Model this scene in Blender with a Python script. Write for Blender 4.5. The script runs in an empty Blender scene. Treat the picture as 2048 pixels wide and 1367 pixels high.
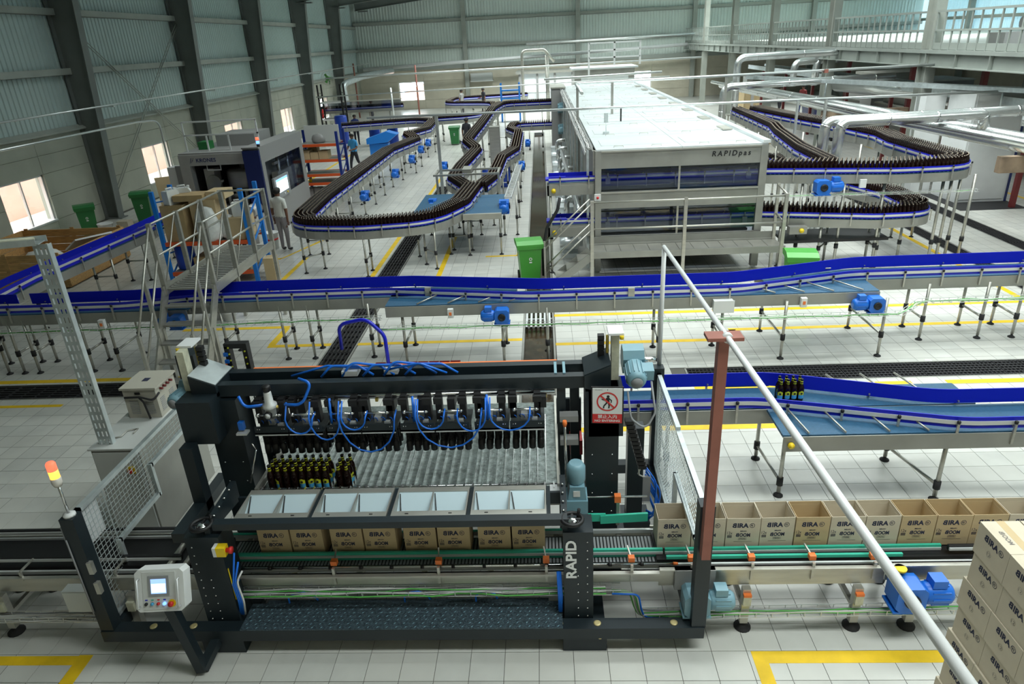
import bpy, math, random
from mathutils import Vector, Matrix
S = bpy.context.scene
C = S.collection
R = math.radians
rnd = random.Random(7)

# ---------------------------------------------------------------- camera
CAMH = 4.947
cam = bpy.data.cameras.new('camera'); camo = bpy.data.objects.new('camera', cam); C.objects.link(camo)
cam.sensor_width = 36.0; cam.lens = 36.0 * 1370 / 2048; cam.clip_end = 400
PI_, YA_, RO_ = R(23.744), R(3.270), R(-2.962)
_f = Vector((-math.sin(YA_) * math.cos(PI_), math.cos(YA_) * math.cos(PI_), -math.sin(PI_)))
_r = Vector((math.cos(YA_), math.sin(YA_), 0)); _u = _r.cross(_f)
_r2 = _r * math.cos(RO_) + _u * math.sin(RO_); _u2 = -_r * math.sin(RO_) + _u * math.cos(RO_)
camo.matrix_world = Matrix(((_r2.x, _u2.x, -_f.x, 0), (_r2.y, _u2.y, -_f.y, 0), (_r2.z, _u2.z, -_f.z, CAMH), (0, 0, 0, 1)))
S.camera = camo

# ---------------------------------------------------------------- world, light, exposure
W = bpy.data.worlds.new('world'); S.world = W; W.use_nodes = True
bg = W.node_tree.nodes['Background']; bg.inputs[0].default_value = (0.86, 0.95, 1.0, 1); bg.inputs[1].default_value = 12.0
S.view_settings.view_transform = 'Standard'; S.view_settings.look = 'None'
S.view_settings.exposure = -0.10; S.view_settings.gamma = 1.0; S.view_settings.use_curve_mapping = False
S.cycles.max_bounces = 6; S.cycles.diffuse_bounces = 3; S.cycles.glossy_bounces = 3; S.cycles.transmission_bounces = 4
S.cycles.transparent_max_bounces = 8; S.cycles.sample_clamp_indirect = 4.0; S.cycles.use_denoising = True
S.cycles.caustics_reflective = False; S.cycles.caustics_refractive = False
# area lights for roof skylights; others added as fill to brighten dim regions
def skylight_or_fill(x, y, z, sx, sy, power, col=(0.93, 1.0, 0.98)):
    l = bpy.data.lights.new('skylight_or_fill', 'AREA'); l.shape = 'RECTANGLE'; l.size = sx; l.size_y = sy; l.energy = power; l.color = col; l.spread = R(140)
    o = bpy.data.objects.new('skylight_or_fill', l); C.objects.link(o); o.location = (x, y, z)
for x, y, z, sx, sy, p in ((4.5, 2.6, 9.4, 9, 1.5, 520), (4.0, 8.6, 9.6, 11, 1.3, 430), (4.5, 13.5, 9.7, 11, 1.4, 560), (4.5, 21, 9.7, 12, 1.6, 780), (4.0, 29, 9.7, 13, 1.8, 850),
                           (3.0, 38, 9.6, 14, 2.0, 900), (1.0, 50, 9.6, 18, 2.4, 2900), (19, 22, 9.0, 8, 4, 1000), (19, 38, 9.0, 8, 6, 1700), (14, 9, 9.0, 5, 3, 420), (-7, 20, 8.9, 7, 1.2, 190), (-7, 31, 8.9, 7, 1.4, 260), (-7, 44, 8.9, 7, 1.6, 380), (19, 50, 9.0, 10, 6, 2600),  # left strips and the back-right light are fill added for dark walls
                           (9.5, 17, 9.6, 3, 9, 520), (18, 17, 3.9, 3, 6, 260), (17, 29, 3.9, 3, 8, 240), (16, 44, 3.9, 3, 10, 320)):  # added fill: strip over the right floor, then lights below the mezzanine
    skylight_or_fill(x, y, z, sx, sy, p)

# ---------------------------------------------------------------- materials
MAT = {}
def mat(name, col, rough=0.5, metal=0.0, var=0.0, scale=6.0, bump=0.0, bscale=40.0, emit=None, alpha=None, spec=None, stretch=None, streak=None):
    m = bpy.data.materials.new(name); m.use_nodes = True; nt = m.node_tree; b = nt.nodes['Principled BSDF']
    c = (col[0], col[1], col[2], 1)
    b.inputs['Base Color'].default_value = c; b.inputs['Roughness'].default_value = rough; b.inputs['Metallic'].default_value = metal
    if spec is not None: b.inputs['Specular IOR Level'].default_value = spec
    tc = None
    def coord():
        t = nt.nodes.new('ShaderNodeTexCoord'); mp = nt.nodes.new('ShaderNodeMapping')
        nt.links.new(t.outputs['Object'], mp.inputs[0])
        if stretch: mp.inputs['Scale'].default_value = stretch
        return mp.outputs[0]
    if var:
        n = nt.nodes.new('ShaderNodeTexNoise'); n.inputs['Scale'].default_value = scale; n.inputs['Detail'].default_value = 4
        nt.links.new(coord(), n.inputs['Vector'])
        r = nt.nodes.new('ShaderNodeValToRGB'); nt.links.new(n.outputs['Fac'], r.inputs[0])
        r.color_ramp.elements[0].position = 0.3; r.color_ramp.elements[1].position = 0.7
        r.color_ramp.elements[0].color = tuple(max(0, v * (1 - var)) for v in col) + (1,)
        r.color_ramp.elements[1].color = tuple(min(1, v * (1 + var)) for v in col) + (1,)
        nt.links.new(r.outputs[0], b.inputs['Base Color'])
    if bump:
        n2 = nt.nodes.new('ShaderNodeTexNoise'); n2.inputs['Scale'].default_value = bscale; nt.links.new(coord(), n2.inputs['Vector'])
        bp = nt.nodes.new('ShaderNodeBump'); bp.inputs['Strength'].default_value = bump; bp.inputs['Distance'].default_value = 0.01
        nt.links.new(n2.outputs['Fac'], bp.inputs['Height']); nt.links.new(bp.outputs[0], b.inputs['Normal'])
    if emit:
        b.inputs['Emission Color'].default_value = tuple(emit[:3]) + (1,); b.inputs['Emission Strength'].default_value = emit[3]
    if alpha is not None:
        b.inputs['Alpha'].default_value = alpha
    MAT[name] = m; return m
mat('steel', (0.52, 0.51, 0.46), 0.38, 0.75, 0.10, 3.0, stretch=(1, 1, 6))
mat('steel_dull', (0.33, 0.33, 0.30), 0.45, 0.4, 0.12, 2.0)
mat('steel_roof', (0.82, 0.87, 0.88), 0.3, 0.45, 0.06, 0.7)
mat('chrome', (0.75, 0.75, 0.75), 0.18, 1.0)
mat('aluminium', (0.72, 0.74, 0.74), 0.4, 0.4)
mat('galvanised', (0.60, 0.66, 0.67), 0.38, 0.6, 0.12, 9.0)
mat('galv_pipe', (0.66, 0.69, 0.68), 0.32, 0.7, 0.08, 3.0)
mat('clad_pipe', (0.74, 0.76, 0.76), 0.25, 0.85, 0.05, 4.0)
mat('slate', (0.011, 0.019, 0.024), 0.42, 0.0, 0.10, 3.0)
mat('black', (0.007, 0.007, 0.008), 0.5)
mat('rubber', (0.02, 0.02, 0.022), 0.75)
mat('guide_blue', (0.006, 0.012, 0.52), 0.35, 0.0)
mat('belt_blue', (0.016, 0.085, 0.165), 0.55, 0.0, 0.12, 30.0, 0.25, 90.0)
mat('belt_teal', (0.05, 0.16, 0.20), 0.55, 0.0, 0.12, 30.0)
mat('motor_blue', (0.012, 0.15, 0.62), 0.35)
mat('motor_grey', (0.20, 0.36, 0.43), 0.4, 0.0, 0.06, 8.0)
mat('guide_green', (0.05, 0.52, 0.36), 0.4)
mat('card', (0.56, 0.43, 0.25), 0.85, 0.0, 0.05, 5.0)
mat('card_pale', (0.62, 0.55, 0.43), 0.85, 0.0, 0.05, 5.0)
mat('card_dark', (0.42, 0.30, 0.15), 0.85, 0.0, 0.12, 5.0)
mat('card_in', (0.58, 0.47, 0.30), 0.9)
mat('print_navy', (0.02, 0.025, 0.06), 0.8)
mat('print_grey', (0.20, 0.18, 0.16), 0.8)
mat('ink', (0.01, 0.01, 0.012), 0.6)
mat('glass_brown', (0.009, 0.003, 0.002), 0.15, 0.0, spec=0.35)
mat('cap_metal', (0.34, 0.28, 0.22), 0.3, 0.4)
mat('label_yellow', (0.62, 0.66, 0.03), 0.5)
mat('label_white', (0.75, 0.77, 0.78), 0.5)
mat('label_cyan', (0.08, 0.40, 0.70), 0.5)
mat('white_plastic', (0.75, 0.77, 0.76), 0.4)
mat('white_paint', (0.78, 0.80, 0.80), 0.35, 0.0, 0.03, 4.0)
mat('panel_grey', (0.62, 0.64, 0.62), 0.4)
mat('cabinet_beige', (0.47, 0.45, 0.38), 0.5)
mat('cable_green', (0.10, 0.42, 0.08), 0.5)
mat('cable_white', (0.70, 0.70, 0.68), 0.5)
mat('cable_grey', (0.30, 0.31, 0.32), 0.5)
mat('hose_blue', (0.01, 0.16, 0.72), 0.35)
mat('orange', (0.85, 0.20, 0.04), 0.5)
mat('red', (0.62, 0.02, 0.02), 0.4)
mat('red_crate', (0.40, 0.03, 0.03), 0.6, 0.0, 0.3, 14.0)
mat('rust_paint', (0.32, 0.115, 0.085), 0.55, 0.0, 0.12, 6.0)
mat('rusty', (0.26, 0.19, 0.13), 0.7, 0.0, 0.55, 2.5)
mat('maroon', (0.16, 0.02, 0.02), 0.5)
mat('yellow', (0.85, 0.60, 0.01), 0.45)
mat('yellow_line', (0.80, 0.52, 0.01), 0.55, 0.0, 0.12, 5.0)
mat('rack_blue', (0.01, 0.20, 0.68), 0.4)
mat('rack_navy', (0.01, 0.03, 0.22), 0.4)
mat('rack_orange', (0.72, 0.10, 0.02), 0.45)
mat('bin_green', (0.02, 0.17, 0.045), 0.35)
mat('bin_bright', (0.06, 0.32, 0.04), 0.38)
mat('drum_blue', (0.01, 0.06, 0.45), 0.4)
mat('wood', (0.56, 0.33, 0.13), 0.7, 0.0, 0.25, 4.0, stretch=(1, 8, 8))
mat('sack', (0.80, 0.82, 0.80), 0.55, 0.0, 0.08, 12.0, 0.6, 14.0)
mat('tile', (0.60, 0.60, 0.555), 0.30, 0.0, 0.09, 1.3, spec=0.4)
mat('tile_b', (0.585, 0.59, 0.55), 0.30, 0.0, 0.12, 1.7, spec=0.4)
mat('grout', (0.13, 0.125, 0.11), 0.85)
mat('water', (0.05, 0.035, 0.02), 0.08, 0.0, 0.5, 6.0)
mat('trench_side', (0.25, 0.27, 0.27), 0.6)
mat('wall_cream', (0.60, 0.56, 0.45), 0.75, 0.0, 0.08, 1.2)
mat('wall_cream_shaded', (0.40, 0.41, 0.34), 0.75, 0.0, 0.10, 1.0)  # cream wall colour darkened towards green for the shaded left side
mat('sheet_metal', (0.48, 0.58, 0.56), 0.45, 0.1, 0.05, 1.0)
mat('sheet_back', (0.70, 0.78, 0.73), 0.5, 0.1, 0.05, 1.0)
mat('frame_grey', (0.16, 0.175, 0.165), 0.55, 0.0, 0.10, 1.5)
mat('frame_pale', (0.36, 0.38, 0.34), 0.55, 0.0, 0.10, 1.5)
mat('mezz_grey', (0.32, 0.35, 0.32), 0.5, 0.0, 0.08, 1.5)
mat('pink_wall', (0.80, 0.45, 0.37), 0.9, 0.0, 0.05, 1.0)
mat('skin_brown', (0.16, 0.075, 0.045), 0.6)
mat('hair', (0.008, 0.007, 0.006), 0.6)
mat('shirt_white', (0.66, 0.68, 0.64), 0.8)
mat('shirt_blue', (0.05, 0.30, 0.62), 0.8)
mat('shirt_navy', (0.012, 0.03, 0.14), 0.8)
mat('cloth_dark', (0.02, 0.02, 0.028), 0.8)
mat('trouser_grey', (0.27, 0.26, 0.28), 0.8)
mat('navy_panel', (0.012, 0.022, 0.12), 0.35)
mat('machine_silver', (0.50, 0.49, 0.48), 0.35, 0.2, 0.08, 3.0)
mat('machine_grey', (0.27, 0.27, 0.265), 0.45)
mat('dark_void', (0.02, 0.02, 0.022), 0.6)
mat('screen_blue', (0.10, 0.25, 0.8), 0.2, emit=(0.35, 0.55, 1.0, 1.3))
mat('screen_white', (0.6, 0.75, 0.8), 0.2, emit=(0.75, 0.92, 1.0, 1.6))
mat('lamp_red', (0.9, 0.1, 0.05), 0.3, emit=(1.0, 0.12, 0.06, 2.2))
mat('lamp_amber', (0.9, 0.4, 0.05), 0.3, emit=(1.0, 0.42, 0.06, 2.6))
mat('lamp_blue', (0.1, 0.2, 0.9), 0.3, emit=(0.15, 0.35, 1.0, 2.5))
mat('lens_clear', (0.7, 0.66, 0.6), 0.2)
mat('tray_pale', (0.55, 0.68, 0.74), 0.30, 0.15)
mat('table_steel', (0.17, 0.20, 0.19), 0.3, 0.6, 0.5, 22.0, 0.3, 60.0)
mat('tread', (0.055, 0.085, 0.105), 0.4, 0.3, 0.5, 55.0, 0.9, 70.0)
mat('cast_cream', (0.55, 0.55, 0.42), 0.5, 0.0, 0.15, 20.0)
mat('gold', (0.55, 0.46, 0.22), 0.35, 0.3)
mat('brass', (0.55, 0.42, 0.10), 0.35, 0.6)
# clear window and machine panes: a see-through sheet with a little gloss
def glass(name, tint, fac):
    m = bpy.data.materials.new(name); m.use_nodes = True; nt = m.node_tree; nt.nodes.remove(nt.nodes['Principled BSDF'])
    t = nt.nodes.new('ShaderNodeBsdfTransparent'); t.inputs[0].default_value = tint + (1,)
    g = nt.nodes.new('ShaderNodeBsdfGlossy'); g.inputs['Roughness'].default_value = 0.05; g.inputs[0].default_value = (0.9, 0.95, 1, 1)
    mx = nt.nodes.new('ShaderNodeMixShader'); mx.inputs[0].default_value = fac
    nt.links.new(t.outputs[0], mx.inputs[1]); nt.links.new(g.outputs[0], mx.inputs[2])
    nt.links.new(mx.outputs[0], nt.nodes['Material Output'].inputs[0]); MAT[name] = m
glass('pane', (0.95, 0.97, 0.97), 0.06)
glass('pane_smoke', (0.66, 0.69, 0.76), 0.06)
def translucent(name, col, fac):
    m = bpy.data.materials.new(name); m.use_nodes = True; nt = m.node_tree; nt.nodes.remove(nt.nodes['Principled BSDF'])
    d = nt.nodes.new('ShaderNodeBsdfDiffuse'); d.inputs[0].default_value = col + (1,)
    t = nt.nodes.new('ShaderNodeBsdfTranslucent'); t.inputs[0].default_value = col + (1,)
    mx = nt.nodes.new('ShaderNodeMixShader'); mx.inputs[0].default_value = fac
    nt.links.new(d.outputs[0], mx.inputs[1]); nt.links.new(t.outputs[0], mx.inputs[2])
    nt.links.new(mx.outputs[0], nt.nodes['Material Output'].inputs[0]); MAT[name] = m
translucent('sheet_clear', (0.80, 0.92, 0.95), 0.45)

# ---------------------------------------------------------------- mesh helpers
class MB:
    def __init__(s): s.v = []; s.f = []; s.mi = []; s.sm = []
    def add(s, vs, fs, mi=0, sm=False):
        b = len(s.v); s.v += [tuple(p) for p in vs]
        for f in fs: s.f.append(tuple(b + i for i in f)); s.mi.append(mi); s.sm.append(sm)
        return s
    def box(s, x0, x1, y0, y1, z0, z1, mi=0):
        return s.add([(x0, y0, z0), (x1, y0, z0), (x1, y1, z0), (x0, y1, z0), (x0, y0, z1), (x1, y0, z1), (x1, y1, z1), (x0, y1, z1)],
                     [(0, 3, 2, 1), (4, 5, 6, 7), (0, 1, 5, 4), (1, 2, 6, 5), (2, 3, 7, 6), (3, 0, 4, 7)], mi)
    def cbox(s, c, d, mi=0):
        return s.box(c[0] - d[0] / 2, c[0] + d[0] / 2, c[1] - d[1] / 2, c[1] + d[1] / 2, c[2] - d[2] / 2, c[2] + d[2] / 2, mi)
    def bar(s, p0, p1, w, h, mi=0, up=(0, 0, 1)):
        a, b = Vector(p0), Vector(p1); d = (b - a).normalized(); u = Vector(up)
        if abs(d.dot(u)) > 0.98: u = Vector((0, 1, 0))
        x = d.cross(u).normalized(); u = x.cross(d)
        vs = []
        for p in (a, b):
            for i, j in ((-1, -1), (1, -1), (1, 1), (-1, 1)): vs.append(p + x * (i * w / 2) + u * (j * h / 2))
        return s.add(vs, [(3, 2, 1, 0), (4, 5, 6, 7), (0, 1, 5, 4), (1, 2, 6, 5), (2, 3, 7, 6), (3, 0, 4, 7)], mi)
    def pipe(s, pts, r, n=8, mi=0, cap=True, closed=False):
        P = [Vector(p) for p in pts]; m = len(P); rings = []; pu = None
        for i in range(m):
            if closed: d = (P[(i + 1) % m] - P[i - 1]).normalized()
            else: d = (P[min(i + 1, m - 1)] - P[max(i - 1, 0)]).normalized()
            if pu is None:
                u = Vector((0, 0, 1)) if abs(d.z) < 0.9 else Vector((0, 1, 0))
            else: u = pu
            x = d.cross(u).normalized(); u = x.cross(d).normalized(); pu = u
            rr = r[i] if isinstance(r, (list, tuple)) else r
            rings.append([P[i] + (x * math.cos(2 * math.pi * k / n) + u * math.sin(2 * math.pi * k / n)) * rr for k in range(n)])
        vs = [p for q in rings for p in q]; fs = []
        for i in range(m if closed else m - 1):
            a, b = i * n, ((i + 1) % m) * n
            for k in range(n): fs.append((a + k, a + (k + 1) % n, b + (k + 1) % n, b + k))
        s.add(vs, fs, mi, True)
        if cap and not closed:
            b = len(s.v) - m * n
            s.f.append(tuple(b + k for k in reversed(range(n)))); s.mi.append(mi); s.sm.append(False)
            b2 = b + (m - 1) * n; s.f.append(tuple(b2 + k for k in range(n))); s.mi.append(mi); s.sm.append(False)
        return s
    def tube(s, a, b, r, n=8, mi=0): return s.pipe([a, b], r, n, mi)
    def lathe(s, prof, c=(0, 0, 0), n=12, mi=0, ax='z', mis=None):
        vs = []; m = len(prof)
        for r, z in prof:
            for k in range(n):
                t = 2 * math.pi * k / n; x, y = r * math.cos(t), r * math.sin(t)
                if ax == 'z': p = (c[0] + x, c[1] + y, c[2] + z)
                elif ax == 'x': p = (c[0] + z, c[1] + x, c[2] + y)
                else: p = (c[0] + y, c[1] + z, c[2] + x)
                vs.append(p)
        b = len(s.v); s.v += vs
        for i in range(m - 1):
            q = mis[i] if mis else mi
            for k in range(n):
                s.f.append((b + i * n + k, b + i * n + (k + 1) % n, b + (i + 1) * n + (k + 1) % n, b + (i + 1) * n + k)); s.mi.append(q); s.sm.append(True)
        if prof[0][0] > 1e-4: s.f.append(tuple(b + k for k in reversed(range(n)))); s.mi.append(mis[0] if mis else mi); s.sm.append(False)
        if prof[-1][0] > 1e-4: s.f.append(tuple(b + (m - 1) * n + k for k in range(n))); s.mi.append(mis[-1] if mis else mi); s.sm.append(False)
        return s
    def prism(s, poly, a0, a1, ax='z', mi=0):
        n = len(poly)
        def P(u, v, w): return (u, v, w) if ax == 'z' else ((w, u, v) if ax == 'x' else (u, w, v))
        vs = [P(u, v, a0) for u, v in poly] + [P(u, v, a1) for u, v in poly]
        fs = [tuple(reversed(range(n))), tuple(range(n, 2 * n))] + [(i, (i + 1) % n, n + (i + 1) % n, n + i) for i in range(n)]
        return s.add(vs, fs, mi)
    def strip(s, path, o0, o1, h0, h1, mi=0):
        """a solid ribbon along a path: offsets o0..o1 to the left of travel, heights h0..h1 over the path's own z"""
        P = offs(path); vs = []
        for p, nrm in P:
            for o, h in ((o0, h0), (o1, h0), (o1, h1), (o0, h1)): vs.append((p[0] + nrm[0] * o, p[1] + nrm[1] * o, p[2] + h))
        m = len(P); fs = [(0, 1, 2, 3), tuple((m - 1) * 4 + k for k in (3, 2, 1, 0))]
        for i in range(m - 1):
            for k in range(4): fs.append((i * 4 + (k + 1) % 4, i * 4 + k, i * 4 + 4 + k, i * 4 + 4 + (k + 1) % 4))
        return s.add(vs, fs, mi)
    def move(s, loc, rz=0.0, rx=0.0, since=0):
        m = Matrix.Translation(loc) @ Matrix.Rotation(rz, 4, 'Z') @ Matrix.Rotation(rx, 4, 'X')
        for i in range(since, len(s.v)): s.v[i] = tuple(m @ Vector(s.v[i]))
        return s
    def mesh(s, name, mats, org=(0, 0, 0)):
        me = bpy.data.meshes.new(name)
        me.from_pydata([(p[0] - org[0], p[1] - org[1], p[2] - org[2]) for p in s.v], [], s.f)
        for m in ([mats] if isinstance(mats, str) else mats): me.materials.append(MAT[m])
        me.polygons.foreach_set('material_index', s.mi); me.polygons.foreach_set('use_smooth', s.sm)
        me.update(); return me
def offs(path):
    P = [(p[0], p[1], p[2] if len(p) > 2 else 0.0) for p in path]; out = []; n = len(P)
    for i in range(n):
        a = P[max(i - 1, 0)]; b = P[min(i + 1, n - 1)]
        dx, dy = b[0] - a[0], b[1] - a[1]; L = math.hypot(dx, dy) or 1
        nx, ny = -dy / L, dx / L; sc = 1.0
        if 0 < i < n - 1:
            ex, ey = P[i][0] - a[0], P[i][1] - a[1]; l = math.hypot(ex, ey) or 1
            sc = 1 / max(0.5, (-ey / l) * nx + (ex / l) * ny)
        out.append((P[i], (nx * sc, ny * sc)))
    return out
def fillet(path, r, seg=6):
    P = [Vector((p[0], p[1], p[2] if len(p) > 2 else 0.0)) for p in path]; out = [P[0]]
    for i in range(1, len(P) - 1):
        a, b, c = P[i - 1], P[i], P[i + 1]; u = (a - b); v = (c - b); lu, lv = u.length, v.length
        ang = u.angle(v)
        if ang > 3.10: out.append(b); continue
        t = min(r / math.tan(ang / 2), lu * 0.48, lv * 0.48); p0 = b + u / lu * t; p1 = b + v / lv * t
        for k in range(seg + 1):
            q = k / seg; out.append(p0 * (1 - q) ** 2 + b * 2 * q * (1 - q) + p1 * q * q)
    out.append(P[-1]); return [tuple(p) for p in out]
def walk(path, step, start=0.0):
    """points every step metres along a path: (point, direction)"""
    out = []; acc = start
    for i in range(len(path) - 1):
        a, b = Vector(path[i]), Vector(path[i + 1]); L = (b - a).length
        if L < 1e-6: continue
        while acc <= L: out.append((a.lerp(b, acc / L), (b - a).normalized())); acc += step
        acc -= L
    return out

# ---------------------------------------------------------------- object helpers
ORG = {}
NTH = ['first', 'second', 'third', 'fourth', 'fifth', 'sixth', 'seventh', 'eighth', 'ninth', 'tenth', 'eleventh', 'twelfth']
def tag(o, label=None, cat=None, group=None, kind=None):
    if label: o['label'] = label
    if cat: o['category'] = cat
    if group: o['group'] = group
    if kind: o['kind'] = kind
    return o
def thing(name, label, cat, loc=(0, 0, 0), rz=0.0, group=None, local=False):
    o = bpy.data.objects.new(name, None); C.objects.link(o); o.location = loc; o.rotation_euler = (0, 0, rz); o.empty_display_size = 0.1
    ORG[o.name] = (0, 0, 0) if (rz or local) else tuple(loc)
    return tag(o, label, cat, group)
def part(name, mb, mats, parent=None, label=None):
    """link mb (world coordinates, or local ones when the thing is rotated) as one mesh object"""
    org = ORG.get(parent.name, (0, 0, 0)) if parent else (0, 0, 0)
    o = bpy.data.objects.new(name, mb.mesh(name, mats, org)); C.objects.link(o)
    if parent: o.parent = parent; ORG[o.name] = org
    if label: o['label'] = label
    return o
def inst(name, me, parent, loc, rz=0.0, label=None):
    org = ORG.get(parent.name, (0, 0, 0)) if parent else (0, 0, 0)
    o = bpy.data.objects.new(name, me); C.objects.link(o)
    o.location = (loc[0] - org[0], loc[1] - org[1], loc[2] - org[2]); o.rotation_euler = (0, 0, rz)
    if parent: o.parent = parent
    ORG[o.name] = tuple(loc)
    if label: o['label'] = label
    return o
def solo(name, mb, mats, label, cat, base, group=None):
    """a thing that is one mesh, its origin at base"""
    o = bpy.data.objects.new(name, mb.mesh(name, mats, base)); C.objects.link(o); o.location = base
    ORG[o.name] = tuple(base); return tag(o, label, cat, group)
def struct(name, mb, mats, parent=None):
    o = part(name, mb, mats, parent)
    if parent is None: o['kind'] = 'structure'
    return o
def dup(root, loc, rz=None, label=None, group=None):
    r = root.copy(); C.objects.link(r); r.location = loc
    if rz is not None: r.rotation_euler = (0, 0, rz)
    if label: r['label'] = label
    if group: r['group'] = group
    for ch in root.children:
        c = ch.copy(); C.objects.link(c); c.parent = r
        for g in ch.children:
            d = g.copy(); C.objects.link(d); d.parent = c
    return r
_TX = {}
def text_geo(txt, size, bold=0.0, space=1.0):
    """flat lettering as (verts, faces), lower-left at the origin in x-y, size = cap height approx"""
    k = (txt, size, bold, space)
    if k in _TX: return _TX[k]
    cu = bpy.data.curves.new('t', 'FONT'); cu.body = txt; cu.size = size / 0.7; cu.offset = bold; cu.resolution_u = 3; cu.space_character = space
    o = bpy.data.objects.new('t', cu); C.objects.link(o)
    me = bpy.data.meshes.new_from_object(o.evaluated_get(bpy.context.evaluated_depsgraph_get()))
    vs = [tuple(v.co) for v in me.vertices]; fs = [tuple(p.vertices) for p in me.polygons]
    bpy.data.objects.remove(o); bpy.data.curves.remove(cu); bpy.data.meshes.remove(me)
    _TX[k] = (vs, fs); return _TX[k]
def put_text(mb, txt, size, org, ux, uy, mi=0, bold=0.0, mirror=False, width=None, center=False, space=1.0):
    vs, fs = text_geo(txt, size, bold, space)
    if not vs: return mb
    x0 = min(v[0] for v in vs); x1 = max(v[0] for v in vs); sx = (width / (x1 - x0)) if width else 1.0
    ux, uy, org = Vector(ux), Vector(uy), Vector(org); w = (x1 - x0) * sx; o = -w / 2 if center else 0
    pts = []
    for v in vs:
        x = (v[0] - x0) * sx
        if mirror: x = w - x
        pts.append(org + ux * (x + o) + uy * v[1])
    return mb.add(pts, [tuple(reversed(f)) for f in fs] if mirror else fs, mi)
def ring_geo(mb, c, ux, uy, r0, r1, n=20, mi=0):
    c, ux, uy = Vector(c), Vector(ux), Vector(uy); vs = []
    for k in range(n):
        t = 2 * math.pi * k / n; d = ux * math.cos(t) + uy * math.sin(t); vs += [c + d * r0, c + d * r1]
    return mb.add(vs, [(2 * k, 2 * k + 1, (2 * k + 3) % (2 * n), (2 * k + 2) % (2 * n)) for k in range(n)], mi)
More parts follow.
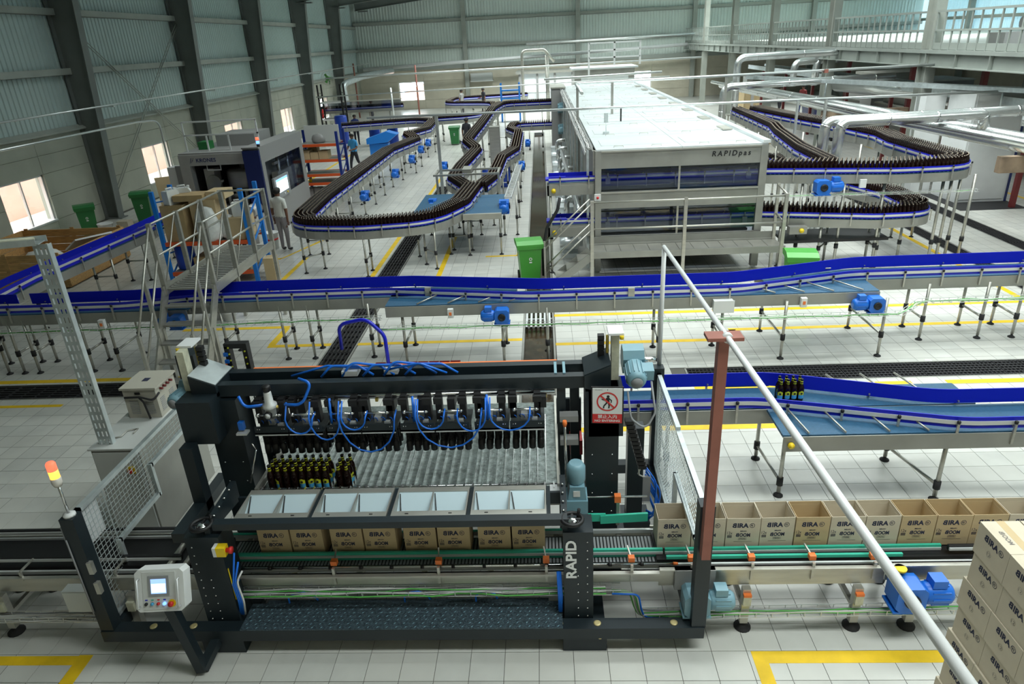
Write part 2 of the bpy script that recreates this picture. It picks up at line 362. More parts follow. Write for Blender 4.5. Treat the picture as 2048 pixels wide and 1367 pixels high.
# ================================================================ THE HALL
TX0, TY0, TS = -4.954, 4.430, 0.30
RECESS = [(-0.42, 0.10, 8.4, 41.0, 0.22), (-3.95, -3.50, 9.98, 26.0, 0.10), (-14.9, -3.50, 9.50, 9.98, 0.10), (2.2, 14.0, 9.50, 9.98, 0.10),
          (9.35, 9.70, 11.6, 32.0, 0.10), (10.95, 11.35, 12.6, 32.0, 0.10)]
FX0, FX1, FY0, FY1 = -15.3, 30.0, -2.0, 60.8
def build_floor():
    xs = sorted({FX0, FX1} | {r[0] for r in RECESS} | {r[1] for r in RECESS}); ys = sorted({FY0, FY1} | {r[2] for r in RECESS} | {r[3] for r in RECESS})
    mb = MB()
    for i in range(len(xs) - 1):
        for j in range(len(ys) - 1):
            cx, cy = (xs[i] + xs[i + 1]) / 2, (ys[j] + ys[j + 1]) / 2; z = -0.006
            for r in RECESS:
                if r[0] < cx < r[1] and r[2] < cy < r[3]: z = -r[4]
            mb.add([(xs[i], ys[j], z), (xs[i + 1], ys[j], z), (xs[i + 1], ys[j + 1], z), (xs[i], ys[j + 1], z)], [(0, 1, 2, 3)])
    fl = struct('floor', mb, 'grout')
    sides = MB()
    for x0, x1, y0, y1, d in RECESS:
        sides.add([(x0, y0, 0), (x1, y0, 0), (x1, y1, 0), (x0, y1, 0), (x0, y0, -d), (x1, y0, -d), (x1, y1, -d), (x0, y1, -d)],
                  [(0, 1, 5, 4), (1, 2, 6, 5), (2, 3, 7, 6), (3, 0, 4, 7)])
    part('channel_lining', sides, 'trench_side', fl)
    w = MB().box(-0.42, 0.10, 8.4, 41.0, -0.215, -0.12); part('water', w, 'water', fl, 'shallow brown water')
    edge = MB()
    for x0, x1, y0, y1, d in RECESS:
        for a in ((x0 - .03, x0, y0, y1), (x1, x1 + .03, y0, y1), (x0, x1, y0 - .03, y0), (x0, x1, y1, y1 + .03)): edge.box(a[0], a[1], a[2], a[3], -0.02, 0.002)
    part('channel_edging', edge, 'steel_dull', fl)
    # tiles 300 mm square, 5 mm joints; those cut by a channel are trimmed
    cells = []
    for i in range(-34, 84):
        for j in range(-22, 125):
            x0, y0 = TX0 + i * TS + .0025, TY0 + j * TS + .0025; x1, y1 = x0 + TS - .005, y0 + TS - .005
            if x0 < -15.0 or x1 > 20: continue
            pcs = [(x0, x1, y0, y1)]
            for r in RECESS:
                new = []
                for a, b, c, d in pcs:
                    if b <= r[0] or a >= r[1] or d <= r[2] or c >= r[3]: new.append((a, b, c, d)); continue
                    if r[3] - r[2] > r[1] - r[0]:
                        if r[0] - a > .02: new.append((a, r[0] - .03, c, d))
                        if b - r[1] > .02: new.append((r[1] + .03, b, c, d))
                    else:
                        if r[2] - c > .02: new.append((a, b, c, r[2] - .03))
                        if d - r[3] > .02: new.append((a, b, r[3] + .03, d))
                pcs = [p for p in new if p[1] - p[0] > .015 and p[3] - p[2] > .015]
            for p in pcs: cells.append((p, len(pcs) == 1 and abs(p[1] - p[0] - .295) < 1e-3 and abs(p[3] - p[2] - .295) < 1e-3))
    cam_p = Vector((0, 0, CAMH)); near = []
    for k, (p, full) in enumerate(cells):
        if not full: continue
        c = Vector(((p[0] + p[1]) / 2, (p[2] + p[3]) / 2, 0)); d = c - cam_p; dep = d.dot(_f)
        if dep <= 0: continue
        u, v = d.dot(_r2) / dep * 1370, d.dot(_u2) / dep * 1370
        if abs(u) > 1030 or abs(v) > 690: continue
        if -4.0 < c.x < 1.0 and 4.75 < c.y < 8.4: continue
        if c.x > 2.5 and c.y < 4.1: continue
        near.append((dep, k))
    near.sort(); pick = {k for _, k in near[:300]}
    me = [MB().box(-.1475, .1475, -.1475, .1475, -.006, 0).mesh('tile', m) for m in ('tile', 'tile_b')]
    rest = MB()
    for k, (p, full) in enumerate(cells):
        if k in pick: inst('tile', me[rnd.random() < .3], fl, ((p[0] + p[1]) / 2, (p[2] + p[3]) / 2, 0))
        else: rest.add([(p[0], p[2], 0), (p[1], p[2], 0), (p[1], p[3], 0), (p[0], p[3], 0)], [(0, 1, 2, 3)], int(rnd.random() < .3))
    o = part('tile_field', rest, ['tile', 'tile_b'], fl); o['kind'] = 'stuff'
    far = MB().box(20.0, 30.0, FY0, FY1, -.005, -.001).box(FX0, 20, 41.96, FY1, -.005, -.001)
    part('screed', far, 'tile_b', fl)
    return fl
FLOOR = build_floor()
# painted yellow floor lines
def ypaint(rects, polys=()):
    mb = MB()
    for x0, x1, y0, y1 in rects: mb.box(x0, x1, y0, y1, 0.0, 0.0022)
    for p in polys: mb.prism(p, 0.0, 0.0022)
    o = part('floor_marking', mb, 'yellow_line', FLOOR, 'yellow painted floor line'); return o
ypaint([(-6.8, -4.35, 4.31, 4.41), (-4.35, -4.22, 2.6, 4.42)])
ypaint([(1.68, 3.9, 4.30, 4.425), (1.68, 1.80, 2.6, 4.30)])
ypaint([(-13.0, -6.2, 10.06, 10.18)]); ypaint([(-5.4, -4.0, 10.3, 10.4)])
ypaint([(-7.2, -5.05, 12.2, 12.32), (-5.15, -3.97, 11.28, 11.4)], [((-5.17, 11.4), (-5.03, 11.4), (-5.03, 12.2), (-5.15, 12.2))])
ypaint([(-3.47, -0.46, 11.27, 11.38)]); ypaint([(0.14, 3.37, 11.02, 11.13), (3.25, 3.37, 11.13, 11.5), (3.25, 9.3, 11.45, 11.56)])
ypaint([(0.14, 9.3, 12.38, 12.5)])
ypaint([(-4.16, -4.04, 14.6, 19.2)]); ypaint([(-4.16, -4.04, 20.6, 28.5)]); ypaint([(-2.56, -2.44, 13.2, 18.6)])
ypaint([(-8.6, -6.9, 17.0, 17.12)], [((-6.95, 17.0), (-6.85, 17.1), (-6.2, 18.9), (-6.32, 18.9))])
ypaint([(-6.3, -6.18, 13.4, 17.2), (-5.3, -5.18, 13.2, 14.6)]); ypaint([(0.14, 6.6, 8.1, 8.22)])
ypaint([(2.2, 5.4, 9.24, 9.36), (5.9, 12.0, 9.24, 9.36)])
ypaint([(8.95, 9.07, 12.6, 18.0)]); ypaint([(-1.5, -0.62, 16.55, 16.65), (-0.72, -0.62, 16.55, 17.3)])
ypaint([(-9.8, -9.68, 27.0, 36.0)]); ypaint([(-10.9, -7.7, 9.2, 9.28)])
ypaint([(14.0, 14.12, 14.0, 34.0)])

# drain gratings: separate cast panels of black bars
def grate(name, label, along, x0, x1, y0, y1, L, cross=False, mt='rubber'):
    t = thing(name, label, 'drain grate', ((x0 + x1) / 2, (y0 + y1) / 2, 0))
    w = (y1 - y0) if along == 'x' else (x1 - x0); tot = (x1 - x0) if along == 'x' else (y1 - y0)
    n = max(1, round(tot / L)); L = tot / n; mb = MB(); nb = 6
    for k in range(nb):
        o = -w / 2 + w * (k + .5) / nb
        mb.box(-L / 2 + .01, L / 2 - .01, o - w * .028, o + w * .028, -.045, 0.0) if along == 'x' else mb.box(o - w * .028, o + w * .028, -L / 2 + .01, L / 2 - .01, -.045, 0.0)
    step = .06 if cross else .24; m = int(L / step)
    for k in range(m + 1):
        o = -L / 2 + .015 + (L - .03) * k / m
        mb.box(o - .007, o + .007, -w / 2, w / 2, -.045, -.004) if along == 'x' else mb.box(-w / 2, w / 2, o - .007, o + .007, -.045, -.004)
    me = mb.mesh('grate_panel', mt)
    for k in range(n):
        c = L * (k + .5)
        inst('grate_panel', me, t, (x0 + c, (y0 + y1) / 2, 0) if along == 'x' else ((x0 + x1) / 2, y0 + c, 0))
    return t
grate('drain_grate', 'long black barred drain grate on floor beside perforated cable post', 'x', -14.9, -4.05, 9.50, 9.98, 1.2)
grate('drain_grate', 'black barred drain grate running from packer to bottle loop', 'y', -3.95, -3.50, 9.98, 26.0, 1.0)
grate('drain_grate', 'dark mesh drain grate behind blue belt with eight bottles', 'x', 2.2, 14.0, 9.50, 9.98, 1.2, True, 'rubber')
grate('drain_grate', 'barred drain grate nearest the tall conveyor posts at right', 'y', 9.35, 9.70, 11.6, 32.0, 1.2)
grate('drain_grate', 'barred drain grate closest to black rubber floor mat', 'y', 10.95, 11.35, 12.6, 32.0, 1.2, True)
mb = MB()
for k in range(6): mb.box(-.42 + .087 * k + .01, -.42 + .087 * k + .05, 11.9, 13.1, -.03, .004)
for y in (11.9, 12.3, 12.7, 13.08): mb.box(-.42, .10, y, y + .02, -.03, .002)
solo('trench_grate', mb, 'aluminium', 'pale slatted metal grate over water trench under long conveyor', 'drain grate', (-.16, 12.5, 0))

# ---- left wall: precast panels with windows, ribbed sheet above
BAYS = [7.6 + 7.6 * k for k in range(0, 7)] + [60.8]
WINS = [(18.45, 20.35), (25.9, 27.9), (33.3, 35.4), (41.0, 43.0), (48.6, 50.6)]
ROWS = [0, .55, 1.25, 1.92, 2.45, 3.0]
wl = MB(); cells = []
for b in range(-1, len(BAYS) - 1):
    y0, y1 = (BAYS[b], BAYS[b + 1]) if b >= 0 else (-2.0, 7.6); cut = [y0, y1]
    win = [w for w in WINS if y0 < w[0] < y1]
    if win: cut = [y0, win[0][0], win[0][1], y1]
    else: cut = [y0, (y0 + y1) / 2, y1]
    for r in range(5):
        for c in range(len(cut) - 1):
            if win and c == 1 and r in (1, 2): continue
            cells.append((cut[c], cut[c + 1], ROWS[r], ROWS[r + 1]))
for y0, y1, z0, z1 in cells: wl.box(-15.3, -15.03, y0, y1, z0, z1)
WALL_L = struct('wall_left', wl, 'wall_cream_shaded')
for y0, y1, z0, z1 in cells:
    part('wall_panel', MB().box(-15.04, -15.0, y0 + .006, y1 - .006, z0 + .006, z1 - .006), 'wall_cream_shaded', WALL_L)
for n, (y0, y1) in enumerate(WINS):
    z0, z1 = .55, 1.92; f = MB()
    f.box(-15.3, -14.97, y0, y1, z0 - .02, z0 + .03); f.box(-15.16, -15.06, y0, y1, z1 - .05, z1); f.box(-15.16, -15.06, y0, y0 + .05, z0, z1); f.box(-15.16, -15.06, y1 - .05, y1, z0, z1)
    ym = (y0 + y1) / 2; f.box(-15.14, -15.08, ym - .025, ym + .025, z0, z1)
    w = struct('window_%d' % (n + 1), f, 'aluminium')
    for a, b in ((y0 + .05, ym - .025), (ym + .025, y1 - .05)): part('pane', MB().box(-15.12, -15.11, a, b, z0 + .03, z1 - .05), 'pane', w)
# the neighbouring pink building outside
struct('wall_outside', MB().box(-19.6, -19.2, 5, 60, -0.5, 7), 'pink_wall')
struct('ground_outside', MB().box(-40, -15.31, -10, 80, -.6, -.2), 'wall_cream')

def ribbed(w, h, horiz_axis, mt):
    """one trapezoid-ribbed sheet w wide, h high, ribs vertical, facing +local normal"""
    prof = []; n = int(w / .2)
    for k in range(n):
        o = k * w / n
        prof += [(o, 0), (o + .12, 0), (o + .14, .028), (o + .18, .028)]
    prof += [(w, 0)]; mb = MB(); vs = []
    for u, d in prof: vs += [(d, u, 0), (d, u, h)] if horiz_axis == 'y' else [(u, -d, 0), (u, -d, h)]
    fs = []
    for k in range(len(prof) - 1): fs.append((2 * k, 2 * k + 2, 2 * k + 3, 2 * k + 1))
    mb.add(vs, fs); return mb.mesh('cladding_sheet', mt)
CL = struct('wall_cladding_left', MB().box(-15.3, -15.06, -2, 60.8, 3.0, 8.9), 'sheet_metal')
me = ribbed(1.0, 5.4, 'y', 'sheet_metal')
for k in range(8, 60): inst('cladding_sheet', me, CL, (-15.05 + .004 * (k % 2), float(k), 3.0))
g = MB()
for z in (4.7, 6.4):
    g.box(-15.0, -14.82, -2, 60.4, z - .1, z - .09); g.box(-15.0, -14.99, -2, 60.4, z - .1, z + .1); g.box(-14.83, -14.82, -2, 60.4, z - .1, z + .1)
struct('wall_girt', g, 'frame_pale')
g = MB().prism([(-15.02, 3.0), (-14.86, 2.97), (-14.86, 3.02), (-15.02, 3.12)], -2, 60.4, 'y'); struct('trim_1', g, 'frame_pale')
# ---- portal frames
def column(name, y, x_out, side):
    mb = MB(); s = side
    pts = [(x_out + s * .04, 0), (x_out + s * .46, 0), (x_out + s * .98, 8.2), (x_out + s * .04, 8.2)]
    mb.prism([(p[0], p[1]) for p in pts], y - .012, y + .012, 'y')
    mb.box(min(x_out, x_out + s * .04), max(x_out, x_out + s * .04), y - .16, y + .16, 0, 8.2)
    b = len(mb.v); mb.bar((x_out + s * .47, y, 0), (x_out + s * 1.0, y, 8.2), .32, .03, up=(1, 0, 0))
    mb.box(x_out - .05, x_out + .6, y - .2, y + .2, 0, .03)
    return struct(name, mb, 'frame_grey')
for k in range(0, 7): column('steel_column', 7.6 + 7.6 * k, -15.0, 1)
for k in range(1, 8):
    y = 7.6 + 7.6 * k if k < 7 else 60.1
    mb = MB(); mb.bar((-14.6, y, 8.05), (11.5, y, 10.6), .014, .8); mb.bar((-14.6, y, 7.65), (11.5, y, 10.2), .26, .025); mb.bar((-14.6, y, 8.45), (11.5, y, 11.0), .26, .025)
    mb.box(-14.35, -13.6, y - .15, y + .15, 7.55, 7.62)
    struct('roof_rafter', mb, 'frame_grey')
struct('ceiling', MB().add([(-15.3, -2, 8.6), (11.7, -2, 11.3), (11.7, 60.6, 11.3), (-15.3, 60.6, 8.6), (31, -2, 9.4), (31, 60.6, 9.4)], [(0, 1, 2, 3), (1, 4, 5, 2)]), 'sheet_metal')
# wall bracing rods in the first bay
mb = MB()
for a, b in (((-14.8, 22.9, 6.2), (-14.8, 30.3, .9)), ((-14.8, 30.3, 6.2), (-14.8, 22.9, .5))):
    for o in (0, .16): mb.tube((a[0], a[1] + o, a[2]), (b[0], b[1] + o, b[2]), .016, 6)
struct('wall_bracing', mb, 'frame_pale')
# conduits on the left wall
mb = MB(); mb.pipe(fillet([(-14.1, 12, 2.95), (-14.1, 24.4, 2.95), (-13.6, 25.0, 2.95), (-13.6, 25.0, 0.1)], .3), .035, 8)
solo('wall_conduit', mb, 'galv_pipe', 'bent galvanised conduit dropping beside second wall window', 'pipe', (-13.6, 25, 0))
mb = MB(); mb.pipe([(-13.9, 15, 3.62), (-13.9, 60, 3.75)], .03, 6)
for y in (22.8, 30.4, 38, 45.6): mb.box(-14.5, -13.75, y - .03, y + .03, 3.58, 3.63)
solo('wall_pipe', mb, 'galv_pipe', 'thin pipe run on brackets along the dark steel columns', 'pipe', (-13.9, 15, 3.6))

# ---- back wall
BW = MB(); bcells = []; wins_b = [(-11.8, -9.65), (6.9, 9.1)]
xs = [-15.0, -11.8, -9.65, -6.0, -1.5, 3.1, 6.9, 9.1, 12.3, 18, 24, 30]
for i in range(len(xs) - 1):
    for z0, z1 in ((0, .7), (.7, 2.17), (2.17, 3.1)):
        if z0 == .7 and (xs[i], xs[i + 1]) in wins_b: continue
        bcells.append((xs[i], xs[i + 1], z0, z1)); BW.box(xs[i], xs[i + 1], 60.5, 60.8, z0, z1)
WALL_B = struct('wall_back', BW, 'wall_cream')
for x0, x1, z0, z1 in bcells: part('wall_panel', MB().box(x0 + .008, x1 - .008, 60.46, 60.5, z0 + .008, z1 - .008), 'wall_cream', WALL_B)
for n, (x0, x1) in enumerate(wins_b):
    f = MB().box(x0, x1, 60.5, 60.7, .66, .72).box(x0, x1, 60.55, 60.65, 2.1, 2.17).box(x0, x0 + .07, 60.55, 60.65, .7, 2.17).box(x1 - .07, x1, 60.55, 60.65, .7, 2.17)
    w = struct('window_%d' % (n + 6), f, 'aluminium'); part('pane', MB().box(x0 + .07, x1 - .07, 60.6, 60.61, .72, 2.1), 'pane', w)
struct('wall_outside_back', MB().prism([(-14, -.5), (-7, -.5), (-7, 1.9), (-8.5, 2.0), (-10, 1.9), (-11.2, 1.5), (-12.4, .9), (-14, .7)], 62.5, 62.9, 'y'), 'pink_wall')
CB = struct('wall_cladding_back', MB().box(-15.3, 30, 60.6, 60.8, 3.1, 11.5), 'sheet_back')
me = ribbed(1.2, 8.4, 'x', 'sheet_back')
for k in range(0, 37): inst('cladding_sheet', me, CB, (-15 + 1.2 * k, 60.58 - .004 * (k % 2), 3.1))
g = MB()
for z in (4.7, 6.65):
    g.box(-15, 30, 60.3, 60.32, z - .12, z + .12); g.box(-15, 30, 60.3, 60.55, z - .12, z - .1)
struct('wall_girt', g, 'frame_pale')
struct('trim_2', MB().box(-15, 30, 60.3, 60.56, 3.05, 3.35), 'mezz_grey')
for x in (-6.0, 3.1, 12.3, 21.5): struct('steel_column', MB().box(x - .17, x + .17, 60.02, 60.3, 0, 10.6), 'frame_pale')
# ---- right side: interior columns, mezzanine, translucent wall
for k in range(1, 7):
    y = 7.6 + 7.6 * k; mb = MB()
    mb.box(11.55, 11.85, y - .25, y - .23, 0, 11); mb.box(11.55, 11.85, y + .23, y + .25, 0, 11); mb.box(11.69, 11.71, y - .23, y + .23, 0, 11); mb.box(11.45, 11.95, y - .32, y + .32, 0, .03)
    struct('steel_column', mb, 'frame_pale')
mb = MB(); mb.box(11.6, 30, 8, 60.2, 4.02, 4.1)
struct('mezzanine_floor', mb, 'mezz_grey')
mb = MB(); mb.box(11.6, 11.62, 8, 60.2, 3.65, 4.02); mb.box(11.5, 11.72, 8, 60.2, 3.63, 3.66); mb.box(11.5, 11.72, 8, 60.2, 4.0, 4.1)
for k in range(0, 33): mb.box(11.5, 11.62, 8.2 + 1.6 * k, 8.215 + 1.6 * k, 3.66, 4.0)
struct('mezzanine_girder', mb, 'mezz_grey')
# railing: one railing bay for each stretch between columns
for k in range(0, 7):
    y0, y1 = 7.6 + 7.6 * k + .3, 15.2 + 7.6 * k - .3
    if y1 > 60: y1 = 60
    t = thing('mezzanine_railing', 'pale steel picket railing on mezzanine edge, bay %s' % ('nearest the camera', 'between first and second columns', 'between second and third columns', 'between third and fourth columns', 'between fourth and fifth columns', 'between fifth and sixth columns', 'at the far end wall')[k], 'railing', (11.62, y0, 4.1))
    part('top_rail', MB().bar((11.62, y0, 5.12), (11.62, y1, 5.12), .06, .06), 'mezz_grey', t)
    part('mid_rail', MB().bar((11.62, y0, 4.62), (11.62, y1, 4.62), .05, .05), 'mezz_grey', t)
    part('kick_plate', MB().bar((11.62, y0, 4.2), (11.62, y1, 4.2), .012, .18), 'mezz_grey', t)
    pm = MB().box(-.02, .02, -.02, .02, 0, 1.02).mesh('picket', 'mezz_grey')
    n = int((y1 - y0) / .42)
    for j in range(n + 1): inst('picket', pm, t, (11.62, y0 + (y1 - y0) * j / n, 4.1))
WR = struct('wall_right', MB().box(30.0, 30.1, -2, 60.6, 3.0, 9.6), 'sheet_clear')
me = ribbed(2.0, 6.4, 'y', 'sheet_clear')
for k in range(6, 29): inst('cladding_sheet', me, WR, (29.97, 2.0 * k, 3.1))
struct('wall_right_base', MB().box(30, 30.3, -2, 60.6, 0, 3.0), 'wall_cream')
g = MB()
for z in (4.9, 6.4): g.box(29.75, 29.95, -2, 60.4, z - .1, z + .1)
struct('wall_girt', g, 'frame_pale')
for k in range(1, 8): struct('steel_column', MB().box(29.4, 29.75, 7.6 * k + 7.6 - .15, 7.6 * k + 7.6 + .15, 0, 9.3), 'frame_pale')
struct('wall_front', MB().box(-15.3, 30.3, -2.2, -2.0, 0, 11.5), 'wall_cream')
# ================================================================ CONVEYORS
_LEG = {}
def leg_mesh(h, clamp=None, r=.024):
    k = (round(h, 3), clamp, r)
    if k not in _LEG:
        mb = MB(); mb.lathe([(.006, .05), (r, .055), (r, h)], n=8, mi=0); mb.lathe([(.055, 0), (.055, .012), (.02, .035), (.012, .06)], n=10, mi=1)
        if clamp: mb.lathe([(r + .014, clamp - .05), (r + .014, clamp + .05)], n=8, mi=1)
        _LEG[k] = mb.mesh('leg', ['steel', 'rubber'])
    return _LEG[k]
def leg_pair(t, a, b, h, clamp=.42):
    """two legs at floor points a and b, tied by a brace with black clamps"""
    za = clamp; 
    inst('leg', leg_mesh(h, za), t, (a[0], a[1], 0)); inst('leg', leg_mesh(h, za), t, (b[0], b[1], 0))
    part('cross_brace', MB().tube((a[0], a[1], za), (b[0], b[1], za), .018, 6), 'steel', t)
_BR = MB(); _BR.box(-.012, .012, -.012, .012, -.14, .10, 0); _BR.lathe([(.006, .09), (.018, .10), (.02, .125), (.006, .14)], n=7, mi=1); _BR.box(-.008, .008, -.07, .0, .05, .066, 0)
BRK = _BR.mesh('guide_bracket', ['steel', 'black'])
def guide(t, path, outer, h0=.03, h1=.16, brackets=.6, blue='guide_blue', skip=None):
    """side guide: blue plastic rail with an aluminium profile on its outer face; outer = +1 left of travel, -1 right"""
    o = .011 * outer
    part('guide_rail', MB().strip(path, min(0, o), max(0, o), h0, h1), blue, t)
    m = (h0 + h1) / 2; q = sorted((o, o + .012 * outer))
    part('guide_profile', MB().strip(path, q[0], q[1], m - .022, m + .022), 'aluminium', t)
    if brackets:
        for p, d in walk(path, brackets, .25):
            if skip and skip(p): continue
            rz = math.atan2(d.y, d.x); n = Vector((-d.y, d.x, 0)) * outer
            inst('guide_bracket', BRK, t, (p.x + n.x * .05, p.y + n.y * .05, p.z), rz + (math.pi if outer < 0 else 0))
def motor(t, loc, rz=0.0, m='motor_blue', s=1.0, shaft=True, flip=False):
    fx = -1 if flip else 1
    """worm-gear motor: gearbox at the origin, motor to local -x"""
    g = MB(); b = .085 * s
    g.prism([(-b, -b * .7), (-b * .7, -b), (b * .7, -b), (b, -b * .7), (b, b * .7), (b * .7, b), (-b * .7, b), (-b, b * .7)], -.07 * s, .07 * s, 'y')
    if shaft: g.lathe([(.045 * s, -.07 * s), (.045 * s, -.085 * s), (.022 * s, -.085 * s), (.022 * s, -.08 * s)], n=14, ax='y', mi=1)
    g.box(-b * 1.1, b * 1.1, -.07 * s, .07 * s, -b * 1.15, -b)
    g.v = [(v[0] * fx, v[1], v[2]) for v in g.v]; g.move(loc, rz); o = part('gear_motor', g, [m, 'black'], t)
    k = MB(); k.lathe([(.05 * s, -.085 * s), (.066 * s, -.10 * s), (.066 * s, -.23 * s), (.05 * s, -.25 * s), (.03 * s, -.255 * s)], n=14, ax='x')
    for a in range(10):
        t_ = 2 * math.pi * a / 10; k.bar((-.12 * s, .067 * s * math.cos(t_), .067 * s * math.sin(t_)), (-.22 * s, .067 * s * math.cos(t_), .067 * s * math.sin(t_)), .006 * s, .012 * s)
    k.v = [(v[0] * fx, v[1], v[2]) for v in k.v]; k.move(loc, rz); part('motor_body', k, m, o)
    q = MB().box(-.2 * s, -.12 * s, -.04 * s, .04 * s, .06 * s, .115 * s); q.v = [(v[0] * fx, v[1], v[2]) for v in q.v]; q.move(loc, rz); part('terminal_box', q, m, o)
    return o
def cable_tray(t, path, seed=1, cables=('cable_green', 'cable_white', 'cable_green'), w=.09):
    mb = MB(); z = 0
    for a in (-w / 2, w / 2):
        for h in (0, .05): mb.strip(path, a - .003, a + .003, h, h + .006)
    for p, d in walk(path, .14):
        n = Vector((-d.y, d.x, 0)); q0, q1 = p + n * (w / 2), p - n * (w / 2)
        mb.bar(q0, q1, .006, .006); mb.bar(q0, q0 + Vector((0, 0, .056)), .006, .006); mb.bar(q1, q1 + Vector((0, 0, .056)), .006, .006)
    o = part('cable_tray', mb, 'aluminium', t); r = random.Random(seed)
    for k, c in enumerate(cables):
        pts = []; off = (k - (len(cables) - 1) / 2) * .02; s = 0
        for p, d in walk(path, .22):
            n = Vector((-d.y, d.x, 0)); off2 = off + r.uniform(-.014, .014); pts.append(p + n * off2 + Vector((0, 0, .014 + r.uniform(0, .018))))
        if len(pts) > 1: part('cable', MB().pipe(pts, .0075, 5), c, o)
    return o
def module(t, x0, x1, y0, y1, z, belt='belt_blue'):
    part('belt', MB().box(x0, x1, y0 + .012, y1 - .012, z - .03, z), belt, t)
    for y in (y0, y1): part('side_plate', MB().box(x0, x1, y - .012, y, z - .19, z - .01) if y == y0 else MB().box(x0, x1, y, y + .012, z - .19, z - .01), 'steel_dull', t)
ZB = 1.10
# ---- the long empty conveyor across the hall
M = thing('bottle_conveyor', 'long empty bottle conveyor with deep blue guides crossing the whole hall', 'conveyor', (0, 10.8, 0))
for a in ((-9.25, -6.0, 10.46, 10.95), (-6.6, -0.5, 10.75, 11.22), (-2.62, 5.2, 10.30, 10.85), (3.6, 10.4, 10.85, 11.42)): module(M, *a, ZB)
near = fillet([(-9.3, 10.48, ZB), (-7.0, 10.48, ZB), (-5.9, 10.77, ZB), (-2.6, 10.77, ZB), (-0.3, 10.33, ZB), (3.0, 10.33, ZB), (5.0, 10.87, ZB), (10.4, 10.87, ZB)], 2.0)
rear = fillet([(-9.0, 10.94, ZB), (-7.0, 10.94, ZB), (-5.9, 11.21, ZB), (-2.3, 11.21, ZB), (-0.1, 10.83, ZB), (3.1, 10.83, ZB), (5.2, 11.41, ZB), (10.4, 11.41, ZB)], 2.0)
guide(M, near, -1); guide(M, rear, 1, h0=.02, h1=.21, brackets=1.3)
for a, b in (((-9.18, 10.47), (-9.18, 10.94)), ((-8.9, 10.47), (-8.9, 10.94)), ((-7.92, 10.47), (-7.92, 10.94)), ((-7.42, 10.47), (-7.42, 11.2)), ((-4.56, 10.76), (-4.56, 11.21)), ((-4.08, 10.76), (-4.08, 11.21)),
             ((-3.03, 10.75), (-3.03, 11.22)), ((-2.38, 10.4), (-2.38, 11.22)), ((-.73, 10.31), (-.73, 11.18)), ((0.0, 10.31), (0.0, 10.8)), ((1.8, 10.31), (1.8, 10.84)), ((2.8, 10.31), (2.8, 10.84)),
             ((3.77, 10.25), (3.77, 11.40)), ((5.31, 10.25), (5.31, 11.42)), ((6.25, 10.84), (6.25, 11.42)), ((7.2, 10.84), (7.2, 11.42)), ((7.76, 10.84), (7.76, 11.42)), ((-5.6, 10.76), (-5.6, 11.21))):
    leg_pair(M, a, b, ZB - .1, .38)
cable_tray(M, [(-10.2, 10.32, .80), (-2.75, 10.5, .80)], 3); cable_tray(M, [(-2.7, 10.12, .76), (5.5, 10.12, .76), (6.0, 10.6, .76), (10.4, 10.62, .78)], 4)
motor(M, (-0.72, 10.19, .93), 0, s=1.35); motor(M, (5.10, 10.19, .93), 0, s=1.35); motor(M, (-6.15, 10.36, .93), 0, s=1.25)
for x in (-1.55, 4.02, -7.35):
    o = part('isolator_box', MB().box(x - .045, x + .045, 10.2, 10.27, .9, 1.05), 'white_plastic', M); part('switch', MB().box(x - .02, x + .02, 10.19, 10.2, .95, 1.0), 'orange', o)
o = part('junction_box', MB().box(2.62, 2.92, 10.16, 10.28, .88, 1.06), 'panel_grey', M); part('lid', MB().box(2.61, 2.93, 10.145, 10.16, .87, 1.07), 'white_plastic', o)
for x in (-2.1, -1.6, -1.1, -.6): part('guide_arm', MB().tube((x, 10.32, ZB + .02), (x + .3, 10.62 - (x + 2.1) * .1, ZB + .06), .012, 6), 'steel', M)
for x in (3.6, 4.05, 4.5, 4.95): part('guide_arm', MB().tube((x, 10.32, ZB + .02), (x - .32, 10.55 + (x - 3.6) * .12, ZB + .06), .012, 6), 'steel', M)
for x in (3.9, 4.4, 4.9): part('guide_arm', MB().tube((x - .5, 11.44, ZB + .02), (x - .1, 11.15 + (x - 3.9) * .1, ZB + .08), .012, 6), 'steel', M)
for x in (-1.95, 1.34): part('sensor_bracket', MB().box(x - .05, x + .05, (10.26 if x > 0 else 10.6), (10.29 if x > 0 else 10.63), ZB + .05, ZB + .19), 'steel', M)
# bent blue hose between long conveyor and packer
mb = MB(); mb.pipe(fillet([(-3.45, 10.35, .35), (-3.4, 10.2, .85), (-2.9, 10.1, .98), (-2.62, 10.05, .7), (-2.58, 9.9, 0.02)], .25), .03, 8)
solo('bent_hose', mb, 'guide_blue', 'blue bent hose standing on floor in front of long conveyor', 'hose', (-2.58, 9.9, 0))

# ---- its leg along the left wall
L = thing('bottle_conveyor', 'empty blue conveyor leg turning beside the big wooden crate', 'conveyor', (-9.8, 13, 0))
pth = fillet([(-9.25, 10.70, ZB), (-9.95, 10.72, ZB), (-10.05, 12.2, ZB), (-9.8, 16.0, ZB), (-9.75, 21.0, ZB)], .65, 8)
part('belt', MB().strip(pth, -.24, .24, -.03, 0), 'belt_blue', L)
for s in (-1, 1):
    part('side_plate', MB().strip(pth, *sorted((s * .24, s * .252)), -.19, -.01), 'steel_dull', L); guide(L, [(q[0][0] + q[1][0] * s * .245, q[0][1] + q[1][1] * s * .245, q[0][2]) for q in offs(pth)], s, h1=.20 if s < 0 else .16, brackets=.9)
for y in (12.6, 14.4, 15.6, 17.5): leg_pair(L, (-10.26 + (y - 12.2) * .05, y), (-9.8 + (y - 12.2) * .05, y), ZB - .1, .5)
for x in (-10.15, -9.75): leg_pair(L, (x, 10.9), (x + .3, 10.46), ZB - .1, .5)

